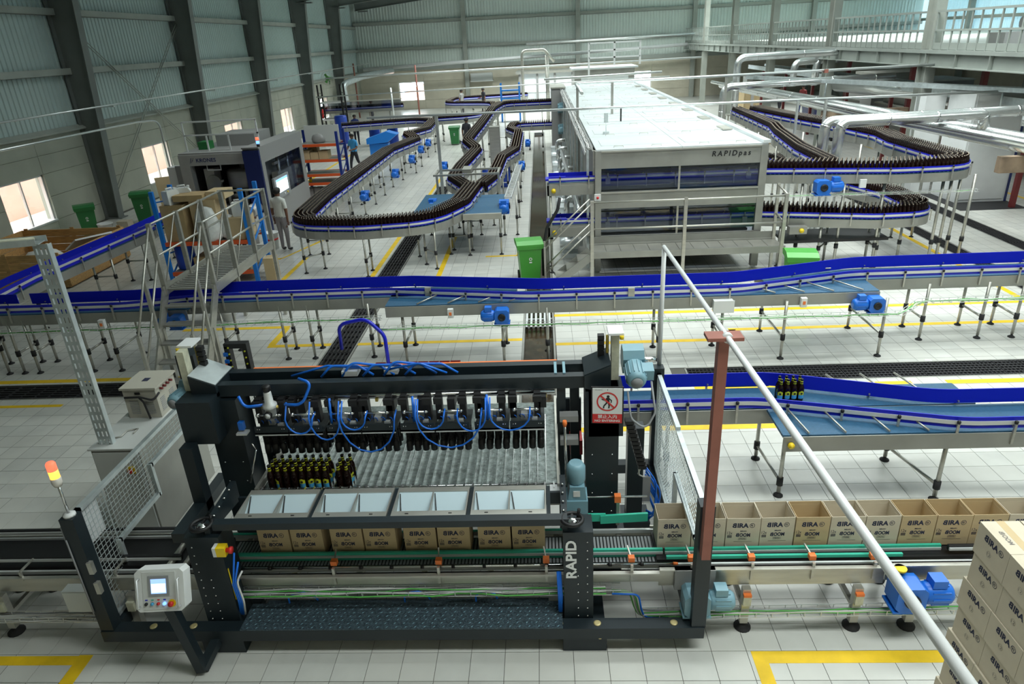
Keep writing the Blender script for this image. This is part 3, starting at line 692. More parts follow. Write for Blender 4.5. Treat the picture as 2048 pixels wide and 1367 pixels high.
# ---- right feed conveyor into the packer (eight bottles on it)
N = thing('bottle_conveyor', 'blue belt conveyor carrying a few labelled bottles to the packer', 'conveyor', (3, 6.9, 0))
ZN = 1.0
for a in ((0.75, 4.75, 6.89, 7.40), (2.45, 9.0, 6.30, 6.885)): module(N, *a, ZN)
nn = fillet([(0.75, 6.87, ZN), (2.35, 6.87, ZN), (4.3, 6.33, ZN), (9.0, 6.33, ZN)], 1.5)
nr = fillet([(0.75, 7.40, ZN), (2.6, 7.40, ZN), (4.3, 6.86, ZN), (9.0, 6.86, ZN)], 1.5)
guide(N, nn, -1, brackets=.55); guide(N, nr, 1, h1=.2, brackets=.9)
for a, b in (((1.35, 6.87), (1.35, 7.4)), ((2.6, 6.62), (2.56, 7.38)), ((4.28, 6.5), (4.1, 7.3)), ((6.2, 6.3), (6.2, 6.84)), ((7.8, 6.3), (7.8, 6.84))): leg_pair(N, a, b, ZN - .12, .2 if a[0] > 2 else .4)
for x in (2.62, 3.0, 3.45, 3.85): part('guide_arm', MB().tube((x + .1, 6.32, ZN + .02), (x, 6.87 - (x - 2.35) * .26, ZN + .07), .011, 6), 'steel', N)
for x in (3.2, 3.6, 4.0): part('guide_arm', MB().tube((x + .12, 7.5, ZN + .1), (x + .2, 7.35 - (x - 2.6) * .32, ZN + .12), .011, 6), 'steel', N)
part('bearing_cap', MB().lathe([(.035, 0), (.035, -.03), (.0, -.045)], (2.53, 6.28, ZN - .1), 12, ax='y'), 'yellow', N)
part('roller_cover', MB().box(2.05, 2.65, 7.46, 7.6, ZN - .02, ZN + .06), 'motor_blue', N)

# ================================================================ bottles on the belts
BOT = [(.0, 0), (.034, 0), (.0365, .012), (.0365, .155), (.030, .185), (.0165, .215), (.0138, .265), (.0150, .268)]
def bottle_mesh(n, name='bottle'):
    mb = MB(); mb.lathe(BOT, n=n, mi=0); mb.lathe([(.0135, .264), (.0135, .275), (.009, .281), (.0, .281)], n=n, mi=1)
    return mb.mesh(name, ['glass_brown', 'cap_metal'])
BM = bottle_mesh(9)
LOOSE = {}   # key -> list of positions
def fill(key, path, w, s0=0.0, s1=1e9, thin=0.0):
    rows = int(w / .084); out = LOOSE.setdefault(key, []); r = random.Random(len(out) + 3)
    for k in range(rows):
        off = -w / 2 + .042 + k * (w - .084) / max(1, rows - 1)
        pp = [(q[0][0] + q[1][0] * off, q[0][1] + q[1][1] * off, q[0][2]) for q in offs(path)]
        st = .0 if k % 2 == 0 else .043
        for p, d in walk(pp, .0875, st):
            if r.random() < thin or (key in ('upper', 'lower') and p.x < 4.78): continue
            out.append((p.x + r.uniform(-.002, .002), p.y + r.uniform(-.002, .002), p.z, k))
def loop_conveyor(t, path, w, bottles=None, legs=1.6, hleg=None, arms=False, bspace=.62, blue=True, thin=0.0, guides=(-1, 1), legside=True):
    part('belt', MB().strip(path, -w / 2, w / 2, -.03, 0), 'belt_blue', t)
    for s in (-1, 1):
        part('side_plate', MB().strip(path, *sorted((s * w / 2, s * (w / 2 + .012))), -.19, -.01), 'steel_dull', t)
        if s in guides:
            gp = [(q[0][0] + q[1][0] * s * (w / 2 - .005), q[0][1] + q[1][1] * s * (w / 2 - .005), q[0][2]) for q in offs(path)]
            guide(t, gp, s, h0=.02, h1=.13, brackets=bspace)
    if legs:
        for p, d in walk(path, legs, .5):
            n = Vector((-d.y, d.x, 0)) * (w / 2 - .01)
            leg_pair(t, (p.x + n.x, p.y + n.y), (p.x - n.x, p.y - n.y), p.z - .1, .40 if p.z < 1.5 else .6)
    if bottles: fill(bottles, path, w - .03, thin=thin)
# loop left of the pasteurizer
E = thing('bottle_conveyor', 'horseshoe conveyor packed with brown bottles beside the pasteurizer', 'conveyor', (-4, 18, 0))
pA = fillet([(-10.6, 37.6, ZB), (-6.7, 38.7, ZB), (-5.7, 37.8, ZB), (-5.55, 34.0, ZB), (-6.15, 32.3, ZB), (-5.4, 30.2, ZB), (-6.0, 27.2, ZB), (-6.02, 18.4, ZB), (-5.85, 15.75, ZB), (-4.2, 15.5, ZB), (-2.7, 15.75, ZB), (-2.12, 17.2, ZB), (-1.95, 19.6, ZB)], 1.1, 7)
loop_conveyor(E, pA, .52, 'loop', 1.5)
pB = fillet([(-2.12, 19.2, ZB), (-2.7, 20.7, ZB), (-2.6, 22.0, 1.2), (-2.25, 24.3, 1.4), (-2.75, 25.8, 1.5), (-2.45, 29.4, 1.75), (-2.25, 33.0, 1.95), (-1.9, 35.3, 2.0), (0.8, 35.3, 2.0)], .8, 5)
B_ = thing('bottle_conveyor', 'rising bottle conveyor feeding the upper deck of the pasteurizer', 'conveyor', (-2.5, 25, 0)); loop_conveyor(B_, pB, .40, 'rise', 2.2)
pC = fillet([(-1.75, 19.3, ZB), (-1.5, 20.6, ZB), (-1.42, 24.2, ZB), (-1.02, 26.0, ZB), (-1.02, 31.2, ZB), (-1.45, 32.6, ZB), (-1.3, 34.6, ZB), (0.8, 34.6, ZB)], .7, 5)
C_ = thing('bottle_conveyor', 'level bottle conveyor feeding the lower deck of the pasteurizer', 'conveyor', (-1.3, 25, 0)); loop_conveyor(C_, pC, .40, 'level', 2.2)
for loc, t in (((-5.2, 19.9, 1.0), E), ((-5.0, 23.5, 1.0), E), ((-4.95, 26.5, 1.0), E), ((-5.0, 29.0, 1.0), E), ((-5.0, 31.0, 1.0), E), ((-3.0, 18.4, 1.0), E), ((-3.3, 23.3, 1.2), B_), ((-0.72, 24.0, 1.0), C_), ((-0.6, 29.5, 1.0), C_)):
    motor(t, loc, R(90), s=1.5); part('bearing_cap', MB().lathe([(.06, 0), (.06, .08), (0, .1)], (loc[0], loc[1] + .16, loc[2]), 10, ax='y'), 'yellow', t)
motor(C_, (-1.02, 17.55, 1.05), R(90), s=1.8)
part('dead_plate', MB().box(-2.0, -1.05, 16.7, 18.9, ZB - .06, ZB - .02), 'belt_blue', E); part('dead_plate', MB().box(-3.3, -2.35, 16.6, 19.2, ZB - .06, ZB - .02), 'belt_blue', E)
part('plate_end', MB().box(-2.0, -1.05, 16.62, 16.7, ZB - .16, ZB - .02), 'steel', E)
for x, y in ((-1.9, 16.75), (-1.1, 16.75), (-1.1, 18.6), (-3.2, 16.8), (-3.2, 18.9), (-2.4, 16.9)): inst('leg', leg_mesh(ZB - .06, .5), E, (x, y, 0))
t = thing('portal_frame', 'small stainless portal frame bridging the merging bottle lanes', 'frame', (-2.1, 19.5, 0))
for x in (-3.0, -1.25): part('post', MB().box(x - .03, x + .03, 19.47, 19.53, 0, 1.62), 'steel', t)
for y in (19.2, 20.0): part('cross_bar', MB().bar((-3.05, y, 1.6), (-1.2, y, 1.6), .05, .05), 'steel', t)
for x in (-3.0, -1.25): part('side_bar', MB().bar((x, 19.2, 1.6), (x, 20.0, 1.6), .05, .05), 'steel', t)
part('clamp_block', MB().box(-2.25, -2.0, 19.3, 19.9, 1.62, 1.72), 'steel', t)
# cable ladder at the right of the loop
t = thing('cable_ladder', 'sloping white cable ladder beside the blue gear motors', 'cable tray', (-1.0, 21, 0))
for s in (-.09, .09): part('ladder_rail', MB().bar((-.95 + s, 18.2, 1.12), (-.78 + s, 23.5, 1.12), .015, .06), 'aluminium', t)
rm = MB().box(-.09, .09, -.02, .02, -.01, .01).mesh('rung', 'aluminium')
for k in range(26): inst('rung', rm, t, (-.95 + .17 * k / 26, 18.3 + .2 * k, 1.12))
for y in (18.6, 20.6, 22.8): inst('leg', leg_mesh(1.1, .5), t, (-.75, y, 0))
# more lanes at the back left
t = thing('bottle_conveyor', 'far bottle conveyor curving below the back wall windows', 'conveyor', (-4, 41, 0))
loop_conveyor(t, fillet([(-5.9, 38.9, ZB), (-4.0, 39.4, ZB), (-2.6, 41.5, ZB), (-3.2, 47.5, ZB), (-6.5, 49.0, ZB), (-6.2, 53, ZB), (-1.0, 54, ZB)], 1.6, 7), .4, 'far', 2.0, bspace=0)
t = thing('guarded_conveyor', 'far conveyor behind a clear guard under the left back window', 'conveyor', (-13, 47, 0))
loop_conveyor(t, [(-14.3, 46.5, 1.3), (-9.0, 47.0, 1.3)], .5, 'far', 1.3, bspace=0)
part('guard', MB().box(-14.3, -9.0, 46.2, 46.22, 1.35, 1.8), 'pane_smoke', t); part('guard_cap', MB().box(-14.3, -9, 46.15, 46.8, 1.8, 1.84), 'steel', t)

# loops right of the pasteurizer
U = thing('bottle_conveyor', 'upper bottle conveyor curving round from top deck of pasteurizer', 'conveyor', (7, 16, 0)); ZU = 2.05
pU = fillet([(0.12, 15.36, ZU), (4.8, 15.34, ZU), (7.3, 14.82, ZU), (8.85, 14.85, ZU), (8.85, 18.0, ZU), (9.05, 19.2, ZU), (8.8, 21.5, ZU), (8.3, 24.2, ZU), (7.9, 27.0, ZU)], .9, 8)
loop_conveyor(U, pU, .5, 'upper', 0)
pU2 = fillet([(6.2, 15.3, ZU), (6.3, 17.4, ZU), (6.7, 20.3, ZU), (7.0, 21.8, ZU), (7.1, 24.0, ZU), (7.2, 27.0, ZU)], .7, 4)
U2 = thing('bottle_conveyor', 'straight upper bottle lane between pasteurizer and twin steam pipes', 'conveyor', (6.8, 20, 0)); loop_conveyor(U2, pU2, .34, 'upper', 0)
for x, y, h in ((5.55, 15.0, 1.9), (6.35, 14.8, 1.9), (7.15, 14.75, 1.9), (9.12, 15.0, 1.9), (8.9, 15.12, 1.9), (8.62, 14.95, 1.9), (8.4, 14.85, 1.9), (9.1, 17.0, 1.9), (8.6, 17.0, 1.9), (9.2, 19.6, 1.9), (8.7, 19.6, 1.9), (8.6, 22.5, 1.9), (8.15, 22.5, 1.9)):
    inst('leg', leg_mesh(h, .5, .032), U, (x, y, 0))
for y in (17.0, 19.6, 22.5, 25.0):
    x = 6.27 + (y - 17) * .12; leg_pair(U2, (x - .16, y), (x + .16, y), 1.95, .6)
motor(U, (5.85, 14.72, 1.82), 0, s=1.7, flip=True); part('isolator_box', MB().box(6.55, 6.68, 14.55, 14.6, 1.80, 1.97), 'white_plastic', U)
cable_tray(U, [(4.9, 14.75, 1.62), (9.0, 14.6, 1.62)], 8, ('cable_white', 'cable_green'))
D = thing('bottle_conveyor', 'lower bottle conveyor curving round from bottom deck of pasteurizer', 'conveyor', (6.5, 15.2, 0)); ZD = 1.12
pD = fillet([(0.12, 15.36, ZD), (4.8, 15.34, ZD), (7.0, 14.78, ZD), (8.1, 14.82, ZD), (8.15, 16.6, ZD), (7.6, 18.5, ZD), (7.2, 22.0, ZD)], .8, 8)
loop_conveyor(D, pD, .5, 'lower', 0)
for x, y in ((5.2, 15.05), (6.0, 14.85), (6.3, 15.25), (7.2, 14.75), (7.2, 15.2), (7.85, 15.1), (7.4, 19.5), (7.7, 17.4)): inst('leg', leg_mesh(1.0, .45, .03), D, (x, y, 0))
for a, b in (((7.2, 14.75), (7.2, 15.2)), ((6.0, 14.85), (6.3, 15.25))): part('cross_brace', MB().tube((*a, .45), (*b, .45), .02, 6), 'steel', D)
o = part('end_housing', MB().box(5.25, 5.62, 14.62, 14.8, .84, 1.0), 'steel_dull', D); part('bearing_cap', MB().lathe([(.05, 0), (.05, -.03), (0, -.05)], (5.5, 14.62, .92), 12, ax='y'), 'yellow', o)
part('drip_tray', MB().box(5.2, 7.4, 14.7, 15.6, .62, .68), 'black', D)

# pick the 300 bottles that show largest, the rest stay one mass for each belt
ALL = []
for k, v in LOOSE.items():
    for p in v:
        k2 = p[3]; p = p[:3]; d = Vector(p) - Vector((0, 0, CAMH)); dep = d.dot(_f); u = d.dot(_r2) / dep * 1370; w = d.dot(_u2) / dep * 1370
        hid = abs(u) > 1020 or abs(w) > 680 or (k in ('upper', 'lower') and p[0] < 4.8)
        ALL.append((dep + (1000 if hid else 0) + (5 if k2 > 1 else 0), k, p))
ALL.sort(key=lambda q: q[0]); QUOTA = {'loop': 130, 'upper': 90, 'lower': 80}
BLAB = {'loop': ('plain brown bottle standing in the horseshoe conveyor left of the pasteurizer', 'bottles on the horseshoe conveyor'),
        'upper': ('plain brown bottle on the upper curved conveyor right of pasteurizer', 'bottles on the upper curved conveyor'),
        'lower': ('plain brown bottle on the lower curved conveyor right of pasteurizer', 'bottles on the lower curved conveyor'),
        'rise': ('plain brown bottle on the rising conveyor', 'bottles on the rising conveyor'), 'level': ('plain brown bottle on the level feed conveyor', 'bottles on the level feed conveyor')}
mass = {}
for i, (dep, k, p) in enumerate(ALL):
    if QUOTA.get(k, 0) > 0:
        QUOTA[k] -= 1
        o = inst('bottle', BM, None, p, rnd.uniform(0, 6)); tag(o, BLAB[k][0], 'bottle', BLAB[k][1])
    else: mass.setdefault(k, []).append(p)
def mass_mesh(pts, n):
    base = MB(); base.lathe([(.0365, 0), (.0365, .155), (.029, .188), (.0150, .22), (.0150, .266)], n=n, mi=0); base.lathe([(.0130, .264), (.0130, .278)], n=n, mi=1)
    mb = MB(); nv = len(base.v)
    for q, p in enumerate(pts):
        b = len(mb.v); mb.v += [(v[0] + p[0], v[1] + p[1], v[2] + p[2]) for v in base.v]
        mb.f += [tuple(b + i for i in f) for f in base.f]; mb.mi += base.mi; mb.sm += base.sm
    return mb
MLAB = {'loop': 'crowd of brown bottles on the back of the horseshoe conveyor', 'upper': 'crowd of brown bottles on the upper lanes right of pasteurizer', 'lower': 'crowd of brown bottles on the lower lane right of pasteurizer',
        'rise': 'crowd of brown bottles climbing to the upper deck', 'level': 'crowd of brown bottles on the level feed lane', 'far': 'distant crowd of brown bottles near the back wall'}
for k, v in mass.items():
    o = part('bottle_crowd', mass_mesh(v, 7 if k != 'far' else 5), ['glass_brown', 'cap_metal']); tag(o, MLAB[k], 'bottles', None, 'stuff')
print('bottles', len(ALL))
# ================================================================ TUNNEL PASTEURIZER
P = thing('tunnel_pasteurizer', 'long double-deck stainless tunnel pasteurizer with flat shiny roof', 'machine', (3, 25, 0))
PX0, PX1, PY0, PY1, PZ = 1.12, 4.75, 14.98, 36.8, 2.70
for x0, x1 in ((PX0, PX0 + .13), (PX1 - .15, PX1)): part('corner_post', MB().box(x0, x1, PY0, PY0 + .14, .05, PZ), 'steel_dull', P)
for z0, z1 in ((2.33, PZ), (1.47, 1.83), (.58, .86)):
    o = part('front_panel', MB().box(PX0 + .13, PX1 - .15, PY0 + .01, PY0 + .05, z0, z1), 'steel_dull', P)
    part('panel_lip', MB().box(PX0 + .13, PX1 - .15, PY0 - .02, PY0 + .01, z1 - .03, z1), 'steel', o)
for z0, z1 in ((1.83, 2.33), (.86, 1.47)):
    part('glass_pane', MB().box(PX0 + .13, 2.9, PY0 + .035, PY0 + .045, z0, z1), 'pane_smoke', P); part('glass_pane', MB().box(2.94, PX1 - .15, PY0 + .035, PY0 + .045, z0, z1), 'pane_smoke', P)
    part('pane_mullion', MB().box(2.9, 2.94, PY0 + .03, PY0 + .05, z0, z1), 'steel', P)
    for x in (1.4, 4.4): part('window_latch', MB().box(x - .05, x + .05, PY0 + .06, PY0 + .1, z0 + .16, z0 + .3).tube((x, PY0 + .08, z0 + .3), (x, PY0 + .08, z0 + .4), .014, 6), 'steel', P)
t_ = MB(); put_text(t_, 'RAPIDpas', .105, (3.58, PY0 + .004, 2.50), (1, 0, 0), (0.16, 0, 1), bold=.0035, width=.80, space=1.4)
part('lettering', t_, 'ink', P, 'black slanted lettering RAPIDpas')
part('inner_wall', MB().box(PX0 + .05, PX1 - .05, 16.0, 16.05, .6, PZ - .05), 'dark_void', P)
part('deck_floor', MB().box(PX0, PX1, 15.1, PY1, 1.50, 1.78), 'steel_dull', P); part('base_tank', MB().box(PX0 + .15, PX1 - .2, 15.3, PY1, .25, .84), 'steel_dull', P)
for s, x in ((-1, PX0), (1, PX1)):
    for k in range(11):
        y0 = 15.15 + k * 1.97
        o = part('side_panel', MB().box(x - .02, x + .02, y0 + .04, y0 + 1.93, .9, 2.62), 'steel_dull', P)
        part('panel_lip', MB().box(x - .04, x + .04, y0 - .03, y0 + .03, .1, PZ), 'steel', o)
for k in range(11):      # roof lids, two to a row, with handles
    y0 = PY0 + .02 + k * 1.983
    for j, (x0, x1) in enumerate(((PX0 + .02, 2.95), (2.96, PX1 - .02))):
        b = MB(); b.box(x0, x1, y0, y0 + 1.97, PZ, PZ + .03); b.box(x0 + .15, x1 - .15, y0 + .5, y0 + 1.4, PZ + .03, PZ + .042)
        o = part('roof_lid', b, 'steel_roof', P)
        for hx in (x0 + .5, x1 - .5): part('handle', MB().pipe([(hx - .1, y0 + .25, PZ + .03), (hx - .1, y0 + .25, PZ + .06), (hx + .1, y0 + .25, PZ + .06), (hx + .1, y0 + .25, PZ + .03)], .007, 5), 'steel', o)
part('roof_edge', MB().box(PX1 - .12, PX1 + .03, PY0, PY1, PZ + .03, PZ + .09), 'steel_roof', P)
for k in range(8): part('vent_flap', MB().box(PX1 - .42, PX1 - .2, 17.2 + 2.3 * k, 17.9 + 2.3 * k, PZ + .042, PZ + .07), 'steel', P)
for k, y in enumerate((16.2, 19.0, 22.0, 25.0, 28.0, 31.0)):
    a = MB(); 
    for q in range(4): a.tube((.92, 15.1 + 3.4 * k + .15 * q, PZ - .02 - .05 * (q % 3)), (.92 + .06 * (q % 2), 15.1 + 3.4 * k + 3.3, PZ - .02 - .05 * ((q + 1) % 3)), .012, 5)
    part('roof_cables', a, 'cable_white', P)
cable_tray(P, [(1.0, 15.2, PZ + .02), (1.0, 36.0, PZ + .02)], 11, ('cable_white', 'cable_white', 'cable_white'), .16)
for k in range(9): part('side_post', MB().box(.95, 1.0, 15.2 + 2.3 * k, 15.25 + 2.3 * k, .05, PZ), 'galvanised', P)
# infeed tower at the far left end
o = part('infeed_tower', MB().box(.5, 1.14, 34.0, 36.6, 0, 2.78), 'machine_grey', P); part('tower_cap', MB().box(.46, 1.16, 33.95, 36.65, 2.78, 2.84), 'steel', o)
for z in (1.95, 1.0): motor(P, (.93, 33.8, z), R(90), 'motor_grey', 2.2)
# pumps along the left foot
for k in range(7):
    y = 16.4 + 2.3 * k; o = part('pump', MB().lathe([(.0, -.25), (.14, -.25), (.16, -.1), (.16, .15), (.08, .22), (.08, .3)], (.62, y, .32), 12, ax='x').box(.42, .8, y - .16, y + .16, .0, .1), 'steel_roof', P)
    part('pump_cover', MB().box(.38, .82, y + .3, y + .85, .05, .62), 'steel_roof', o)
    part('pump_pipe', MB().pipe(fillet([(.62, y, .45), (.62, y, .95), (1.05, y, .95)], .2), .075, 10), 'clad_pipe', o)
part('riser_pipe', MB().pipe(fillet([(.95, 15.6, .9), (.80, 15.9, 1.3), (.66, 24.5, 1.35)], .3), .06, 10), 'clad_pipe', P)
# motor bases seen under the frame, conveyor stubs on the left front
for z, c in ((2.02, 'upper'), (1.09, 'lower')):
    o = part('conveyor_end', MB().box(.08, 1.1, 15.06, 15.10, z - .24, z - .02).box(.08, .12, 15.06, 15.66, z - .24, z - .02), 'steel_dull', P)
    part('bearing_cap', MB().lathe([(.05, 0), (.05, -.04), (0, -.055)], (.22, 15.06, z - .13), 12, ax='y'), 'yellow', o)
    part('end_guide', MB().box(.05, .5, 15.2, 15.5, z + .06, z + .1), 'guide_blue', o)
for x, y in ((.15, 15.12), (.15, 15.6)): inst('leg', leg_mesh(1.85, .85, .028), P, (x, y, 0))
part('black_hose', MB().pipe(fillet([(.35, 15.0, 1.75), (.3, 14.95, 1.5), (.05, 14.95, 1.1), (-.05, 14.9, .6), (-.05, 14.85, .03)], .3), .035, 8), 'rubber', P)
o = part('emergency_box', MB().box(1.10, 1.24, 14.93, 14.98, 1.66, 1.8), 'white_plastic', P); part('button', MB().lathe([(.025, 0), (.03, -.03), (0, -.035)], (1.17, 14.93, 1.73), 10, ax='y'), 'red', o)
part('roof_marker', MB().box(1.52, 1.62, 17.5, 17.53, PZ + .30, PZ + .52).tube((1.57, 17.5, PZ + .03), (1.57, 17.5, PZ + .3), .008, 5).box(1.5, 1.64, 17.44, 17.56, PZ + .03, PZ + .09), 'galvanised', P)
# maintenance platform and steps in front
G = thing('maintenance_platform', 'stainless walkway with handrail and steps in front of pasteurizer', 'platform', (3, 14.5, 0))
mb = MB().box(1.0, 5.05, 14.2, 14.24, .58, .72).box(1.0, 5.05, 14.86, 14.9, .58, .72)
for k in range(11): mb.box(1.0 + .4 * k, 1.04 + .4 * k, 14.24, 14.86, .6, .66)
part('deck_frame', mb, 'steel_dull', G)
for k in range(13): part('deck_plank', MB().box(1.01 + .311 * k, 1.31 + .311 * k, 14.25, 14.85, .665, .69), 'steel', G)
part('kick_plate', MB().box(1.0, 5.05, 14.89, 14.91, .69, .86), 'steel_dull', G)
for x in (1.0, 2.93, 4.97):
    part('rail_post', MB().box(x - .035, x + .035, 14.19, 14.25, 0, 1.82), 'steel', G)
part('rail_post', MB().box(4.97, 5.03, 14.84, 14.9, 0, 1.9), 'steel', G)
for z in (1.78, 1.22): part('hand_rail', MB().tube((1.0, 14.22, z), (4.98, 14.22, z), .02, 8), 'steel', G)
part('hand_rail', MB().tube((4.98, 14.22, 1.80), (5.0, 14.87, 1.86), .02, 8), 'steel', G); part('hand_rail', MB().tube((4.98, 14.22, 1.22), (5.0, 14.87, 1.26), .02, 8), 'steel', G)
for y in (14.22, 14.72):
    part('stringer', MB().bar((.98, y, .62), (.22, y, .05), .02, .16), 'steel_dull', G)
    for z in (1.75, 1.2, 1.55): part('stair_rail', MB().tube((.98, y, z), (-.02, y, z - .93), .017, 6), 'steel', G) if z != 1.55 else None
    part('stair_post', MB().box(-.03, .01, y - .02, y + .02, 0, .86), 'steel', G)
for k in range(3): part('tread', MB().box(.82 - .24 * k - .13, .82 - .24 * k + .12, 14.24, 14.7, .52 - .18 * k, .545 - .18 * k), 'steel', G)
# wheeled bins
def wheelie(name, label, loc, rz, m, open_lid=False, h=.94):
    t = thing(name, label, 'bin', loc, rz, local=True)
    b = MB(); w = .25
    b.add([(-w * .8, -w * .9, .06), (w * .8, -w * .9, .06), (w * .8, w * .9, .06), (-w * .8, w * .9, .06), (-w, -w * 1.15, h - .1), (w, -w * 1.15, h - .1), (w, w * 1.15, h - .1), (-w, w * 1.15, h - .1)],
          [(0, 3, 2, 1), (0, 1, 5, 4), (1, 2, 6, 5), (2, 3, 7, 6), (3, 0, 4, 7), (4, 5, 6, 7)])
    part('body', b, m, t); part('rim', MB().box(-w - .03, w + .03, -w * 1.15 - .03, w * 1.15 + .04, h - .13, h - .08), m, t)
    l = MB(); l.prism([(-w * 1.3, h - .08), (w * 1.15, h - .08), (w * 1.25, h - .02), (w * .6, h + .02), (-w * .6, h + .02), (-w * 1.3, h - .03)], -w - .04, w + .04, 'x')
    part('lid', l, m, t); part('handle', MB().tube((-w * .8, w * 1.4, h - .06), (w * .8, w * 1.4, h - .06), .018, 8), m, t)
    for s in (-1, 1): part('wheel', MB().lathe([(.10, -.025), (.10, .025)], (s * w * .85, w * .95, .10), 12, ax='x'), 'rubber', t)
    e = MB(); ring_geo(e, (0, -w * 1.07 - .012, h * .62), (1, 0, 0), (0, .09, .996), .02, .035, 12); e.box(-.03, .03, -w * 1.05 - .012, -w * 1.05 - .01, h * .62 - .09, h * .62 - .06)
    part('emblem', e, 'white_plastic', t)
    return t
wheelie('wheelie_bin', 'green wheeled bin standing left of the pasteurizer steps', (-.36, 14.6, 0), R(8), 'bin_bright')
wheelie('wheelie_bin', 'bright green wheeled bin behind the long conveyor under lower bottle lane', (4.95, 13.05, 0), R(-10), 'bin_bright')
# ================================================================ CASE PACKER
K = thing('case_packer', 'dark slate case packing machine with rows of hanging bottle grippers', 'machine', (-1.4, 5.5, 0))
GX = [-2.745 + .685 * g for g in range(4)]
mb = MB().box(-4.08, 1.27, 4.43, 4.55, .15, .27).box(-4.08, -3.96, 4.55, 6.9, .15, .27).box(1.15, 1.27, 4.55, 6.9, .15, .27).box(.7, 1.27, 6.9, 7.02, .15, .27)
part('base_frame', mb, 'slate', K)
for x in (-3.18, .06): part('foot_pad', MB().box(x, x + .38, 4.44, 4.95, 0, .15), 'slate', K)
for x in (-3.62, -3.25, -2.74, .03, .36, 1.02): part('bolt_plug', MB().lathe([(.033, 0), (.033, .006), (.02, .008), (0, .006)], (x, 4.49, .27), 14), 'gold', K)
part('bolt_plug', MB().lathe([(.033, 0), (.033, .006), (.02, .008), (0, .006)], (.38, 4.46, .15), 14), 'gold', K)
part('tread_plate', MB().box(-2.80, .06, 4.43, 4.74, .272, .285).box(-2.66, -.06, 4.74, 4.78, .272, .285), 'tread', K)
dm = MB()
for i in range(68):
    for j in range(7):
        x = -2.78 + i * .0418 + .02 * (j % 2); y = 4.45 + j * .042; a = .010 if (i + j) % 2 else -.010
        dm.add([(x - .010, y - a, .286), (x + .003, y - .004, .2872), (x + .010, y + a, .286), (x - .003, y + .004, .2872)], [(0, 1, 2, 3)])
o = part('tread_pattern', dm, 'motor_grey', K); o['kind'] = 'stuff'
for x0, x1 in ((-3.15, -2.85), (.08, .33)):
    o = part('front_leg', MB().box(x0, x1, 4.56, 4.80, .15, 1.2), 'slate', K)
    b = MB()
    for r in range(10): b.lathe([(.008, 0), (.008, -.006), (0, -.009)], ((x0 + .05) if x0 < -1 else (x1 - .05), 4.56, 1.10 - .09 * r), 7, ax='y')
    for r in range(6): b.lathe([(.008, 0), (.008, -.006), (0, -.009)], ((x0 + .14) if x0 < -1 else (x1 - .13), 4.56, .74 - .09 * r), 7, ax='y')
    q = part('leg_bolts', b, 'chrome', o); q['kind'] = 'stuff'
tx = MB(); put_text(tx, 'RAPID', .085, (.185, 4.555, .72), (0, 0, 1), (-1, 0, 0), bold=.004, width=.40)
part('lettering', tx, 'white_paint', K, 'white vertical lettering RAPID')
for x0, x1 in ((-3.25, -2.95), (.33, .64)):
    o = part('rear_column', MB().box(x0, x1, 5.56, 5.86, 0, 1.98), 'slate', K); b = MB()
    for r in range(4):
        for xx in (x0 + .06, x1 - .06): b.lathe([(.008, 0), (.008, -.005), (0, -.007)], (xx, 5.56, 1.3 - .22 * r), 7, ax='y')
    q = part('column_bolts', b, 'chrome', o); q['kind'] = 'stuff'
part('rear_post', MB().box(.76, .92, 5.82, 5.96, 0, 1.42), 'slate', K); part('rear_post', MB().box(-3.42, -3.30, 5.25, 5.37, .55, 1.65), 'slate', K)
part('side_rail', MB().box(-3.42, -3.3, 4.8, 5.37, .95, 1.05), 'slate', K)
part('post_shoe', MB().box(.72, 1.0, 5.75, 6.05, 0, .34), 'slate', K); part('column_shoe', MB().box(.2, .72, 5.4, 5.75, 0, .36), 'slate', K)
# top beams with end brackets
for y0 in (5.60, 5.86): part('top_beam', MB().box(-3.12, .32, y0, y0 + .09, 2.0, 2.12), 'slate', K)
part('beam_web', MB().box(-3.0, .2, 5.69, 5.86, 2.0, 2.02), 'slate', K); part('orange_strip', MB().box(-2.9, .08, 5.96, 5.985, 2.06, 2.115), 'orange', K)
for x in (.05, .13): part('beam_tie', MB().box(x, x + .025, 5.66, 5.90, 2.12, 2.13), 'motor_grey', K)
for s, x0, x1 in ((-1, -3.34, -3.1), (1, .32, .56)):
    a, b = (x1, x0) if s < 0 else (x0, x1)
    part('beam_bracket', MB().prism([(a, 2.02), (a, 2.14), (b, 2.24), (b, 1.95)] if s > 0 else [(b, 1.95), (b, 2.24), (a, 2.14), (a, 2.02)], 5.55, 5.95, 'y'), 'slate', K)
    part('bracket_cover', MB().prism([(a, 2.142), (a, 2.15), (b, 2.25), (b, 2.242)] if s > 0 else [(b, 2.242), (b, 2.25), (a, 2.15), (a, 2.142)], 5.56, 5.94, 'y'), 'galvanised' if s < 0 else 'slate', K)
part('lift_housing', MB().box(-3.42, -3.10, 5.38, 5.62, 1.62, 2.06), 'slate', K); part('lift_housing', MB().box(.36, .68, 5.56, 5.86, 1.5, 1.98), 'slate', K)
part('lift_housing', MB().box(-3.62, -3.44, 5.9, 6.1, 1.9, 2.3), 'slate', K)
